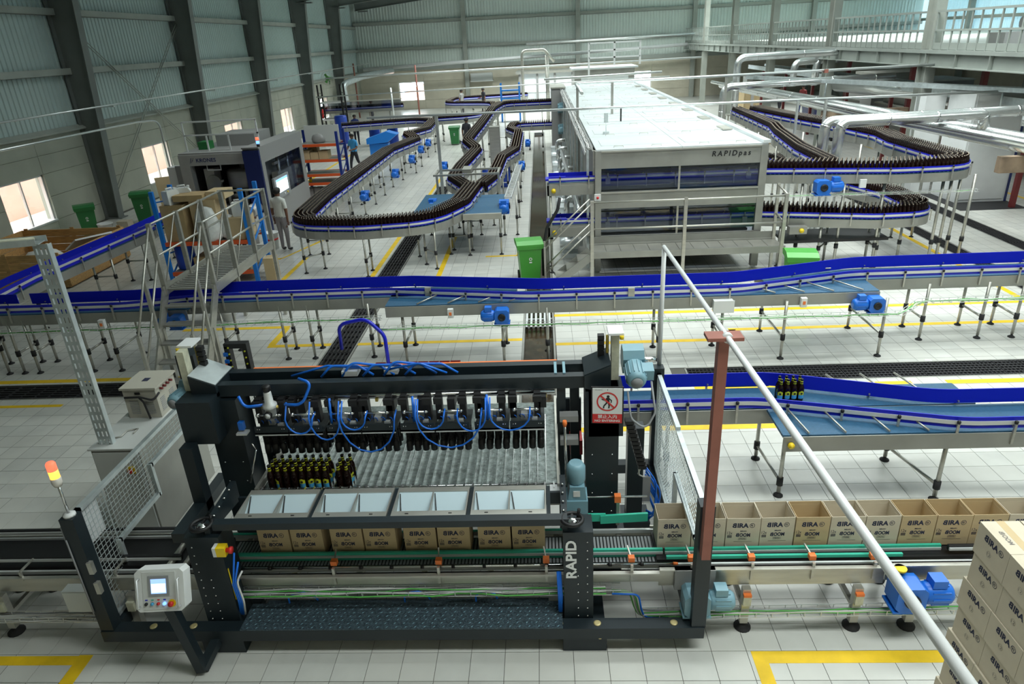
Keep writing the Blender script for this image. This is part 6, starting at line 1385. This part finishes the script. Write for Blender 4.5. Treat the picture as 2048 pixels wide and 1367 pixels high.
# things on the navy rack
for k, (x0, x1, y0, y1, z0, z1) in enumerate(((-8.5, -8.2, 24.5, 24.9, 1.42, 1.72), (-8.18, -7.9, 24.5, 24.9, 1.42, 1.66), (-7.88, -7.55, 24.5, 24.9, 1.42, 1.69), (-8.4, -8.05, 24.95, 25.25, 1.42, 1.8))): cardbox('brown carton on the middle shelf of the navy rack, %s' % ('left end', 'second', 'right end', 'at the back')[k], x0, x1, y0, y1, z0, z1, 'card')
for k in range(5): solo('spare_part_bin', MB().box(-8.5 + .26 * k, -8.28 + .26 * k, 24.5, 24.9, .142, .40).box(-8.49 + .26 * k, -8.29 + .26 * k, 24.52, 24.88, .40, .41), 'machine_grey', 'dark parts bin on the bottom shelf of navy rack, %s from left' % NTH[k], 'bin', (-8.4 + .26 * k, 24.7, .142), 'parts bins on navy rack')
solo('yellow_valve', MB().lathe([(.05, 0), (.05, .1), (.02, .12), (.02, .2), (.08, .21), (.08, .25)], (-8.35, 24.6, .62), 10), 'yellow', 'yellow valve handle on second shelf of navy rack', 'valve', (-8.35, 24.6, .62))
sack('dark tarpaulin heaped on top shelf of navy rack', (-7.9, 24.8, 1.945), (.45, .35, .3), 'machine_grey', 'tarpaulin', 'tarpaulin'); solo('display_panel', MB().box(-8.5, -7.25, 25.2, 25.25, 1.945, 2.5), 'panel_grey', 'pale panel standing along the back of the navy rack top', 'panel', (-7.9, 25.3, 1.95))
# further clutter by the left wall
drum('blue drum beside far conveyor near the left back corner', (-11.3, 40, .0), .35, 1.5, 'drum_blue'); t = rack('scaffold_rack', 'open dark tube scaffold standing in front of far left window', (-12.9, 44, 0), 1.4, .8, 3.0, (1.0, 2.0), 'black', 'white_paint')
t = thing('pedestal_fan', 'green caged fan on top of the dark scaffold', 'fan', (-12.9, 44.4, 3.0))
part('stem', MB().tube((-12.9, 44.4, 3.0), (-12.9, 44.4, 3.25), .03, 8), 'bin_green', t); part('motor_housing', MB().lathe([(.1, -.15), (.12, .1), (0, .14)], (-12.9, 44.3, 3.35), 12, ax='y'), 'bin_bright', t); c = MB()
for r_ in (.15, .28, .38): c.pipe([(-12.9 + r_ * math.cos(a * math.pi / 10), 44.1 - .1 * (.4 - r_), 3.35 + r_ * math.sin(a * math.pi / 10)) for a in range(20)], .01, 5, closed=True)
part('cage', c, 'steel', t)
for k in range(3):
    a = k * 2.09; part('blade', MB().bar((-12.9, 44.15, 3.35), (-12.9 + .3 * math.cos(a), 44.13, 3.35 + .3 * math.sin(a)), .14, .01, up=(0, 1, .4)), 'bin_bright', t)
drum('red fire extinguisher hanging near the left back corner', (-14.05, 45.75, .9), .09, .55, 'red', 'fire_extinguisher', 'extinguisher')
t = thing('far_filler', 'stainless filling machine block below the back wall', 'machine', (1.5, 55, 0)); part('body', MB().box(-1.6, 5.2, 54.5, 57.5, 0, 2.6), 'steel_roof', t)
for k in range(6): part('machine_post', MB().box(-1.6 + 1.3 * k, -1.45 + 1.3 * k, 54.42, 54.5, 0, 2.6), 'machine_grey', t)
part('machine_top', MB().box(-1.8, 5.4, 54.3, 57.7, 2.6, 2.75), 'steel', t); part('window_band', MB().box(-1.3, 4.8, 54.46, 54.5, 1.3, 2.2), 'label_white', t)
t = thing('far_filler', 'second stainless machine block right of the far filling machine', 'machine', (4, 48, 0)); part('body', MB().box(2.2, 6.0, 47, 50, 0, 3.0), 'steel_dull', t); part('machine_top', MB().box(2.0, 6.2, 46.8, 50.2, 3.0, 3.1), 'steel_roof', t); part('hatch', MB().box(2.6, 5.6, 46.94, 47.0, 1.6, 2.6), 'steel_roof', t)
rack('small_rack', 'bright blue small rack by the far filling machine', (-2.0, 47.5, 0), 1.2, .6, 2.4, (.8, 1.5, 2.0), 'rack_blue', 'rack_blue'); solo('electric_insect_trap', MB().box(-5.7, -3.9, 60.05, 60.44, 2.0, 2.6).box(-5.75, -3.85, 59.95, 60.44, 1.95, 2.02), 'panel_grey', 'grey wall unit with tray on back wall above the workers', 'wall unit', (-5, 60.2, 1.95))
solo('blue_chute', MB().prism([(-8.4, .7), (-7.4, .75), (-6.9, 1.1), (-7.4, 1.25), (-8.4, .95)], 33.6, 34.3, 'y').box(-8.3, -7.4, 33.7, 34.2, 0, .7), 'rack_blue', 'blue sloping chute beside the far end of the horseshoe conveyor', 'chute', (-8, 33.9, 0))
for k, x in enumerate((-9.2, -8.2)): drum('tall blue drum under the far bottle conveyor, %s one' % ('left', 'right')[k], (x, 38.9, 0), .3, .95, 'drum_blue')
wheelie('wheelie_bin', 'olive green bin far back between the bottle conveyors', (-4.6, 37.5, 0), 0, 'bin_green')
t = thing('column_cabinet', 'tall grey steel cabinet between the two feed conveyors', 'cabinet', (-1.9, 26.3, 0)); part('body', MB().box(-2.05, -1.65, 27.6, 28.1, 0, 1.9), 'steel_dull', t); part('door', MB().box(-2.03, -1.67, 27.58, 27.6, .1, 1.85), 'steel', t)
drum('blue drum beside the tall grey cabinet between feed conveyors', (-1.45, 25.6, 0), .25, .8, 'drum_blue'); drum('blue drum left of the tall grey cabinet', (-2.0, 24.9, 0), .22, .75, 'drum_blue')

# ================================================================ PEOPLE
def person(label, loc, rz, H, shirt, pants, pose='stand', shoe='black', lean=0.0):
    """facing local -y; one skinned body mesh, hair as a child"""
    s = H / 1.7; V = []; E_ = []; Rr = []; K_ = []
    def v(x, y, z, rx, cls, par=None):
        V.append((x * s, y * s, z * s)); Rr.append(rx * s); K_.append(cls); i = len(V) - 1
        if par is not None: E_.append((par, i))
        return i
    pel = v(0, 0, .93, .135, 'p'); wa = v(0, -.0 - lean * .3, 1.07, .125, 's', pel); ch = v(0, -lean * .8, 1.27, .145, 's', wa); sh = v(0, -lean, 1.40, .11, 's', ch); nk = v(0, -lean - .01, 1.47, .055, 'k', sh); hd0 = v(0, -lean - .02, 1.54, .075, 'k', nk); hd1 = v(0, -lean - .03, 1.60, .092, 'k', hd0); v(0, -lean - .02, 1.655, .07, 'k', hd1)
    st = {'stand': ((.0, .0), (.02, -.02)), 'walk': ((-.22, .10), (.20, .30)), 'step': ((-.08, .0), (.06, .05))}[pose]
    for q, (sgn, (kn, an)) in enumerate(((-1, st[0]), (1, st[1]))):
        hp = v(sgn * .09, 0, .86, .10, 'p', pel); k_ = v(sgn * .10, kn * .6 - .02, .48, .065, 'p', hp); a_ = v(sgn * .10, kn + (an if kn > 0 else 0) * .6, .10 + (.10 if kn > .1 else 0), .045, 'p', k_)
        b_ = v(sgn * .10, kn + (an if kn > 0 else 0) * .6, .045 + (.08 if kn > .1 else 0), .042, 'o', a_); v(sgn * .11, kn - .14 + (an if kn > 0 else 0) * .6, .03 + (.03 if kn > .1 else 0), .032, 'o', b_)
    wr = []
    arm = {'stand': ((.02, .0), (.02, -.02)), 'walk': ((-.10, -.20), (-.06, -.22)), 'step': ((-.06, -.24), (.0, -.05))}[pose]
    for sgn, (e, w) in ((-1, arm[0]), (1, arm[1])):
        s_ = v(sgn * .17, -lean, 1.385, .07, 's', sh); up = v(sgn * .215, -lean + .01, 1.27, .056, 's', s_); el = v(sgn * .235, -lean + e, 1.09, .044, 'k', up)
        hz = 1.09 - .24 if abs(w) < .1 else 1.05; w_ = v(sgn * (.235 if abs(w) < .1 else .14), -lean + e + w, hz - .0, .030, 'k', el)
        dx, dy, dz = (V[w_][0] - V[el][0]), (V[w_][1] - V[el][1]), (V[w_][2] - V[el][2]); L_ = math.sqrt(dx * dx + dy * dy + dz * dz); d = Vector((dx, dy, dz)) / L_
        pm = Vector(V[w_]) + d * .07 * s; pi_ = v(pm.x / s, pm.y / s, pm.z / s, .030, 'k', w_); wr.append((pm, d, sgn))
    me = bpy.data.meshes.new('body'); me.from_pydata(V, E_, []); ob = bpy.data.objects.new('tmp', me); C.objects.link(ob)
    m1 = ob.modifiers.new('sk', 'SKIN'); m2 = ob.modifiers.new('ss', 'SUBSURF'); m2.levels = 2; m2.render_levels = 2
    for i, sv in enumerate(me.skin_vertices[0].data): sv.radius = (Rr[i] * (1.25 if i in (1, 2, 3, 0) else 1), Rr[i] * (.85 if i in (1, 2, 3, 0) else 1)); sv.use_root = (i == 0)
    ev = ob.evaluated_get(bpy.context.evaluated_depsgraph_get()); bm_ = bpy.data.meshes.new_from_object(ev)
    mb = MB(); mats = ['skin_brown', shirt, pants, shoe, 'hair']; ci = {'k': 0, 's': 1, 'p': 2, 'o': 3}
    mb.v = [tuple(q.co) for q in bm_.vertices]; VV = [Vector(q) for q in V]
    for f in bm_.polygons:
        c = f.center; best = 1e9; cl = 0
        for i, q in enumerate(VV):
            dd = (q - c).length - Rr[i]
            if dd < best: best = dd; cl = ci[K_[i]]
        if .90 * s < c.z < 1.44 * s and cl == 2 and c.z > .95 * s: cl = 1
        mb.f.append(tuple(f.vertices)); mb.mi.append(cl); mb.sm.append(True)
    bpy.data.objects.remove(ob)
    for pm, d, sgn in wr:    # palm ends in five unequal bent fingers
        side = Vector((0, 1, 0)).cross(d).normalized() if abs(d.y) < .9 else Vector((1, 0, 0)); fw = d.cross(side)
        for k, ln in enumerate((.062, .072, .066, .052)):
            b0 = pm + fw * ((k - 1.5) * .017 * s); mb.pipe([b0, b0 + d * ln * .6 * s, b0 + d * ln * s - side * .018 * s * sgn], [.0095 * s, .0085 * s, .006 * s], 6, 0)
        b0 = pm - d * .03 * s - fw * .03 * s; mb.pipe([b0, b0 + (d * .03 - fw * .025) * s, b0 + (d * .055 - fw * .028) * s], [.011 * s, .0095 * s, .007 * s], 6, 0)
    hc = Vector((0, (-lean - .03) * s, 1.60 * s))
    mb.pipe([hc + Vector((0, -.085, .01)) * s, hc + Vector((0, -.115, -.02)) * s], [.010 * s, .014 * s], 6, 0)
    for sg in (-1, 1):
        mb.lathe([(0, -.01), (.022 * s, 0), (.02 * s, .012), (0, .018)], (hc.x + sg * .088 * s, hc.y + .005, hc.z - .005), 6, 0, 'x'); mb.lathe([(0, -.006), (.010 * s, 0), (0, .006)], (hc.x + sg * .034 * s, hc.y - .083 * s, hc.z + .012 * s), 6, 4, 'y')
    mb.box(hc.x - .028 * s, hc.x + .028 * s, hc.y - .090 * s, hc.y - .075 * s, hc.z - .052 * s, hc.z - .045 * s, 0)
    t = thing('person', label, 'person', loc, rz); part('body', mb, mats, t)
    h = MB(); h.lathe([(.088, -.02), (.105, .02), (.102, .06), (.08, .095), (.04, .112), (0, .115)], (0, 0, 0), 12)
    h.v = [(q[0] * s, (q[1] * 1.1 + .016) * s + hc.y, (q[2] - .22 * q[1] * -1 * -1) * s + hc.z) for q in h.v]; part('hair', h, 'hair', t); return t
person('man in white t-shirt and grey trousers facing the labelling machine screen', (-7.05, 17.9, 0), R(160), 1.67, 'shirt_white', 'trouser_grey', 'stand')
person('man in light blue shirt walking past the navy rack', (-8.1, 30.0, 0), R(-25), 1.62, 'shirt_blue', 'cloth_dark', 'walk')
person('worker in dark blue behind the blue pallet rack', (-8.05, 17.4, 0), R(120), 1.64, 'shirt_navy', 'cloth_dark', 'step', lean=.1)
person('worker in dark clothes half hidden behind the rising conveyor', (-3.55, 33.6, 0), R(150), 1.7, 'cloth_dark', 'cloth_dark', 'stand')
person('far worker in brown jacket left of the back wall column', (-5.7, 52, .15), R(60), 1.72, 'machine_grey', 'cloth_dark', 'stand'); person('far worker in dark jacket below the grey wall unit', (-4.15, 52.5, .15), R(-60), 1.72, 'cloth_dark', 'cloth_dark', 'step')
person('worker with dark hair behind the far bottle conveyor near left corner', (-10.3, 39.2, 0), R(30), 1.6, 'shirt_navy', 'cloth_dark', 'stand')
person('worker beside column under mezzanine wearing grey blue shirt', (14.3, 44.0, 0), R(40), 1.68, 'trouser_grey', 'cloth_dark', 'step'); person('worker in red cap colours right of the one in grey blue', (15.7, 44.2, 0), R(-50), 1.66, 'maroon', 'shirt_navy', 'step')
person('black clad worker standing at far left back window', (-11.5, 48.5, .0), R(80), 1.7, 'cloth_dark', 'cloth_dark', 'stand')
# ================================================================ PIPES AND RIGHT SIDE
def pipe_thing(name, label, pts, r, m='clad_pipe', rad=.3, bands=0, n=14, cat='pipe'):
    t = thing(name, label, cat, tuple(pts[0])); pp = fillet(pts, rad, 6); part('pipe_run', MB().pipe(pp, r, n), m, t)
    if bands:
        for p, d in walk(pp, bands, bands * .5):
            part('band', MB().pipe([p - d * .02, p + d * .02], r * 1.05, n), 'chrome', t)
    return t
for k, (x, y) in enumerate(((6.64, 17.0), (6.90, 16.8))):
    pipe_thing('steam_pipe', 'thick insulated pipe rising between the bottle lanes, %s of the pair' % ('left', 'right')[k], [(x, y, 0), (x, y, 2.86 - .02 * k), (11.3 - 1.1 * k, y + .1, 2.90 - .02 * k), (11.3 - 1.1 * k, y + .1, 2.55)], .12, rad=.22, bands=1.1)
pipe_thing('steam_pipe', 'insulated pipe bending right behind the rail above pasteurizer corner', [(6.45, 26.0, 0.0), (6.45, 26.0, 3.08), (12.4, 26.2, 3.16)], .12, rad=.3, bands=1.5)
pipe_thing('steam_pipe', 'tallest insulated pipe bending right below the mezzanine floor', [(7.75, 29.3, 0.0), (7.75, 29.3, 3.9), (11.3, 29.4, 3.93), (16.5, 29.6, 3.95)], .14, rad=.35, bands=1.8)
for k, x in enumerate((10.6, 11.5)): pipe_thing('steam_pipe', 'short insulated gooseneck pipe under mezzanine, %s one' % ('left', 'right')[k], [(x, 31.2, 2.6), (x, 31.2, 3.55 + .05 * k), (x + 3.2, 31.3, 3.62 + .05 * k), (x + 3.2, 31.3, 4.0)], .14, rad=.3)
for k, (dx, z, r_) in enumerate(((0, 2.45, .13), (.5, 2.5, .10), (-.45, 2.62, .07), (.95, 2.4, .12))):
    pipe_thing('header_pipe', 'long insulated header pipe running towards camera, %s of four' % ('second from left', 'third from left', 'leftmost', 'rightmost')[k], [(8.8 + dx, 36, z), (10.0 + dx, 12.5, z)], r_, bands=2.2)
pipe_thing('header_pipe', 'wide open ended duct under the mezzanine', [(12.0, 30, 2.7), (13.2, 24.0, 2.7)], .28, n=18)
# rusty bracket beams under the headers
for k, y in enumerate((14.8, 24.5)): solo('pipe_bracket', MB().box(9.4, 12.2, y - .08, y + .08, 1.95, 2.28), 'rusty', 'grey bracket beam carrying header pipes, %s' % ('nearest', 'farther one')[k], 'beam', (10.8, y, 1.95))
# galvanised service rails crossing the hall
t = thing('service_rail', 'galvanised pipe rail crossing above the loop and the pasteurizer', 'pipe', (-3, 20, 0)); part('rail_pipe', MB().tube((-4.9, 20.0, 3.14), (13.5, 20.0, 3.06), .035, 10), 'galv_pipe', t)
part('rail_post', MB().box(-2.98, -2.90, 19.96, 20.04, 0, 3.12), 'galv_pipe', t)
for x in (2.2,): part('hanger', MB().box(x - .02, x + .02, 19.98, 20.02, 2.74, 3.1), 'black', t)
for x in (7.0, 7.75, 10.2): part('rail_post', MB().box(x - .03, x + .03, 19.97, 20.03, 0, 3.08), 'galv_pipe', t)
t = thing('service_rail', 'higher galvanised pipe rail on brown posts standing on pasteurizer roof', 'pipe', (1.1, 22, 2.7)); part('rail_pipe', MB().pipe(fillet([(1.05, 18.6, 3.62), (1.05, 22.0, 3.66), (11.6, 22.2, 3.70)], .25), .04, 10), 'galv_pipe', t)
for x, y, z in ((1.05, 20.9, .0), (2.15, 22.0, 2.73), (5.55, 22.1, 2.3)): part('rail_post', MB().box(x - .035, x + .035, y - .035, y + .035, z, 3.64), 'steel_dull', t)
part('rust_clip', MB().box(8.4, 8.5, 22.05, 22.2, 3.62, 3.72), 'rust_paint', t)
t = thing('service_rail', 'far galvanised rail with white frame above the pasteurizer end', 'pipe', (0, 40, 0)); part('rail_pipe', MB().tube((-13, 44, 3.35), (9.5, 44, 3.5), .05, 8), 'galv_pipe', t); part('rail_pipe', MB().tube((-12.5, 40, 2.55), (7, 40, 2.75), .03, 8), 'galv_pipe', t); part('rail_pipe', MB().tube((.2, 39, 2.95), (6.4, 39, 3.05), .06, 8), 'galv_pipe', t)
for z in (3.75, 4.15, 4.55): part('frame_bar', MB().box(2.9, 5.9, 43.9, 44.0, z - .04, z + .04), 'white_paint', t)
for x in (2.9, 4.4, 5.9): part('frame_post', MB().box(x - .05, x + .05, 43.9, 44, 0 if x == 2.9 else 3.3, 4.6), 'white_paint', t)
pipe_thing('lift_column', 'stainless conveyor lift tower behind the feed conveyors', [(-1.1, 46, 0), (-1.1, 46, 4.3), (.3, 46, 4.3), (.9, 46, 3.6)], .09, 'steel', .3, n=8, cat='tower'); pipe_thing('lift_column', 'second slender stainless tower right of the lift tower', [(.45, 46, 0), (.45, 46, 4.0)], .12, 'steel', n=8, cat='tower')
pipe_thing('wall_header', 'long pale pipe along the back wall below the girt', [(-14, 58, 3.35), (11.5, 58.5, 4.0)], .13, 'white_paint', n=10); pipe_thing('wall_header', 'second long pipe high along the back wall', [(-1, 57, 4.6), (12, 57, 4.75)], .10, 'galv_pipe', n=8)
for k, (x, y) in enumerate(((-14.0, 55), (-8.5, 50))): pipe_thing('red_drop_pipe', 'thin dark red drop pipe near back wall, %s one' % ('left', 'right')[k], [(x, y, 0), (x, y, 3.9 - .2 * k)], .06, 'rust_paint', n=8)
pipe_thing('duct_bend', 'grey bent duct in the left back corner', [(-14.0, 52, .8), (-14.2, 52, 2.6), (-13.2, 54, 3.0), (-11.5, 57, 3.2)], .22, 'galvanised', .5, n=12, cat='duct')
# posts and light gear over the horseshoe conveyor
pipe_thing('slender_post', 'slender grey post standing behind the horseshoe conveyor', [(-9.3, 45.0, 0), (-9.3, 45.0, 2.6)], .06, 'galv_pipe', n=8, cat='post')
# white panel cabinet, black mat, machines below the mezzanine
t = thing('white_cabinet', 'tall white panel cabinet standing on black mat at right', 'cabinet', (12.6, 20.6, 0)); part('body', MB().box(11.9, 13.3, 20.3, 21.6, .02, 3.0), 'white_paint', t); part('blue_edge', MB().box(13.28, 13.34, 20.28, 20.34, .02, 3.0), 'navy_panel', t); part('door', MB().box(11.95, 13.2, 20.28, 20.3, .1, 2.95), 'white_paint', t); part('left_bay', MB().box(11.3, 11.88, 21.7, 22.3, .02, 2.9), 'white_paint', t)
solo('floor_mat', MB().box(11.6, 13.4, 19.4, 21.9, 0, .012), 'rubber', 'black rubber mat on floor in front of white cabinet', 'mat', (12.5, 20.6, 0))
for k, (y, x) in enumerate(((14.5, 13.5), (19, 14.5), (24, 14.2), (29, 14.4), (34, 14), (26, 17.5), (20, 17.5))): struct('mezzanine_prop', MB().box(x - .08, x + .08, y - .08, y + .08, 0, 4.02).box(x - .2, x + .2, y - .2, y + .2, 0, .02), 'maroon')
for k, (x0, x1, y0, y1, h_, m) in enumerate(((15, 19.5, 30, 33, 1.6, 'machine_grey'), (13.2, 15.2, 33, 37, 1.2, 'navy_panel'), (16, 21, 22, 24.5, 1.1, 'steel_dull'), (14.6, 16.4, 26.6, 27.8, 1.5, 'steel'), (17, 22, 38, 41, 2.0, 'machine_grey'), (13.0, 14.0, 47, 48.5, 1.6, 'card'), (16, 20, 16.5, 18, .9, 'machine_grey'))):
    t = thing('production_machine', 'dim production machine under mezzanine, %s' % ('dark block at centre', 'navy block', 'long steel bench', 'small steel unit', 'large block at back', 'brown cabinet at back', 'low block at right edge')[k], 'machine', ((x0 + x1) / 2, (y0 + y1) / 2, 0))
    part('body', MB().box(x0, x1, y0, y1, .15, h_), m, t); part('top', MB().box(x0 - .05, x1 + .05, y0 - .05, y1 + .05, h_, h_ + .06), 'steel', t)
    for xx in (x0 + .1, x1 - .1): part('leg', MB().box(xx - .05, xx + .05, y0 + .05, y0 + .15, 0, .15), 'black', t)
    for j in range(3): part('panel', MB().box(x0 + .1 + (x1 - x0) * j / 3, x0 - .05 + (x1 - x0) * (j + 1) / 3, y0 - .02, y0, .3, h_ - .1), 'machine_silver' if j % 2 else m, t)
    part('hood', MB().box(x0 + .2, x0 + (x1 - x0) * .6, y0 + .3, y1 - .2, h_ + .06, h_ + .5), 'steel_dull', t)
for k, (x, y) in enumerate(((9.8, 26), (10.4, 38), (8.4, 41))):
    t = thing('steel_stool', 'steel work table beyond the upper lanes, %s' % ('nearest', 'middle', 'farthest')[k], 'table', (x, y, 0)); part('top', MB().box(x - .8, x + .8, y - .4, y + .4, .82, .86), 'steel', t)
    for a in (-.7, .7):
        for b in (-.3, .3): part('leg', MB().box(x + a - .03, x + a + .03, y + b - .03, y + b + .03, 0, .82), 'steel', t)
cardbox('brown carton on floor below column beyond the upper lanes', 10.2, 11.0, 33, 33.6, .0, .9, 'card')
# mid height walkway of dark roller conveyor under the mezzanine
t = thing('roller_conveyor', 'dark roller conveyor on maroon props under mezzanine edge', 'conveyor', (13, 25, 0)); part('deck', MB().box(12.6, 13.5, 10, 45, 2.72, 2.80), 'machine_grey', t)
for x in (12.55, 13.5): part('side_rail', MB().box(x, x + .05, 10, 45, 2.70, 2.92), 'galvanised', t)
for k in range(9): part('prop', MB().box(13.0, 13.12, 11.5 + 4 * k, 11.62 + 4 * k, 0, 2.72), 'maroon', t)
t = thing('cable_ladder', 'pale cable ladder crossing below the mezzanine rail at right', 'cable tray', (12, 24, 3.2)); part('ladder_rail', MB().bar((8.6, 30, 3.12), (14.6, 15, 3.12), .05, .12), 'galvanised', t); part('ladder_rail', MB().bar((8.3, 29.9, 3.12), (14.3, 14.9, 3.12), .05, .12), 'galvanised', t)
for k, y in enumerate((20, 26)): part('ladder_hanger', MB().tube((12.4 - 2.4 * k, y, 3.1), (12.4 - 2.4 * k, y, 2.6), .03, 6), 'galvanised', t)
# equipment on the mezzanine
for k, (x, y, m, lab) in enumerate(((15.5, 24, 'machine_grey', 'dark trolley frame on mezzanine between columns'), (17, 19.5, 'motor_blue', 'blue motor unit on mezzanine at right edge'))):
    t = thing('mezzanine_unit', lab, 'machine', (x, y, 4.1)); part('base', MB().box(x - 1.2, x + 1.2, y - .4, y + .4, 4.1, 4.45), m, t); part('body', MB().lathe([(.2, -.5), (.24, -.4), (.24, .4), (.15, .5)], (x, y, 4.7), 12, ax='x'), m, t); part('tower', MB().box(x + .5, x + .8, y - .2, y + .2, 4.45, 5.1), 'black', t)
solo('caution_board', MB().box(16.2, 16.9, 22.95, 23.0, 4.3, 4.95).box(16.2, 16.9, 22.94, 22.95, 4.3, 4.42), 'yellow', 'yellow caution board standing on the mezzanine floor', 'sign', (16.5, 23, 4.3))
solo('fabric_roll', MB().box(18, 26, 17.5, 18, 4.1, 4.7), 'navy_panel', 'dark blue wrapped load on mezzanine at right edge', 'load', (22, 17.7, 4.1))
# loose paper and grime on the floor
solo('paper_scrap', MB().prism([(5.95, 10.02), (6.05, 10.0), (6.06, 10.06), (5.98, 10.08)], .001, .004), 'label_white', 'tiny scrap of white paper on floor below long conveyor', 'paper', (6, 10.04, 0))
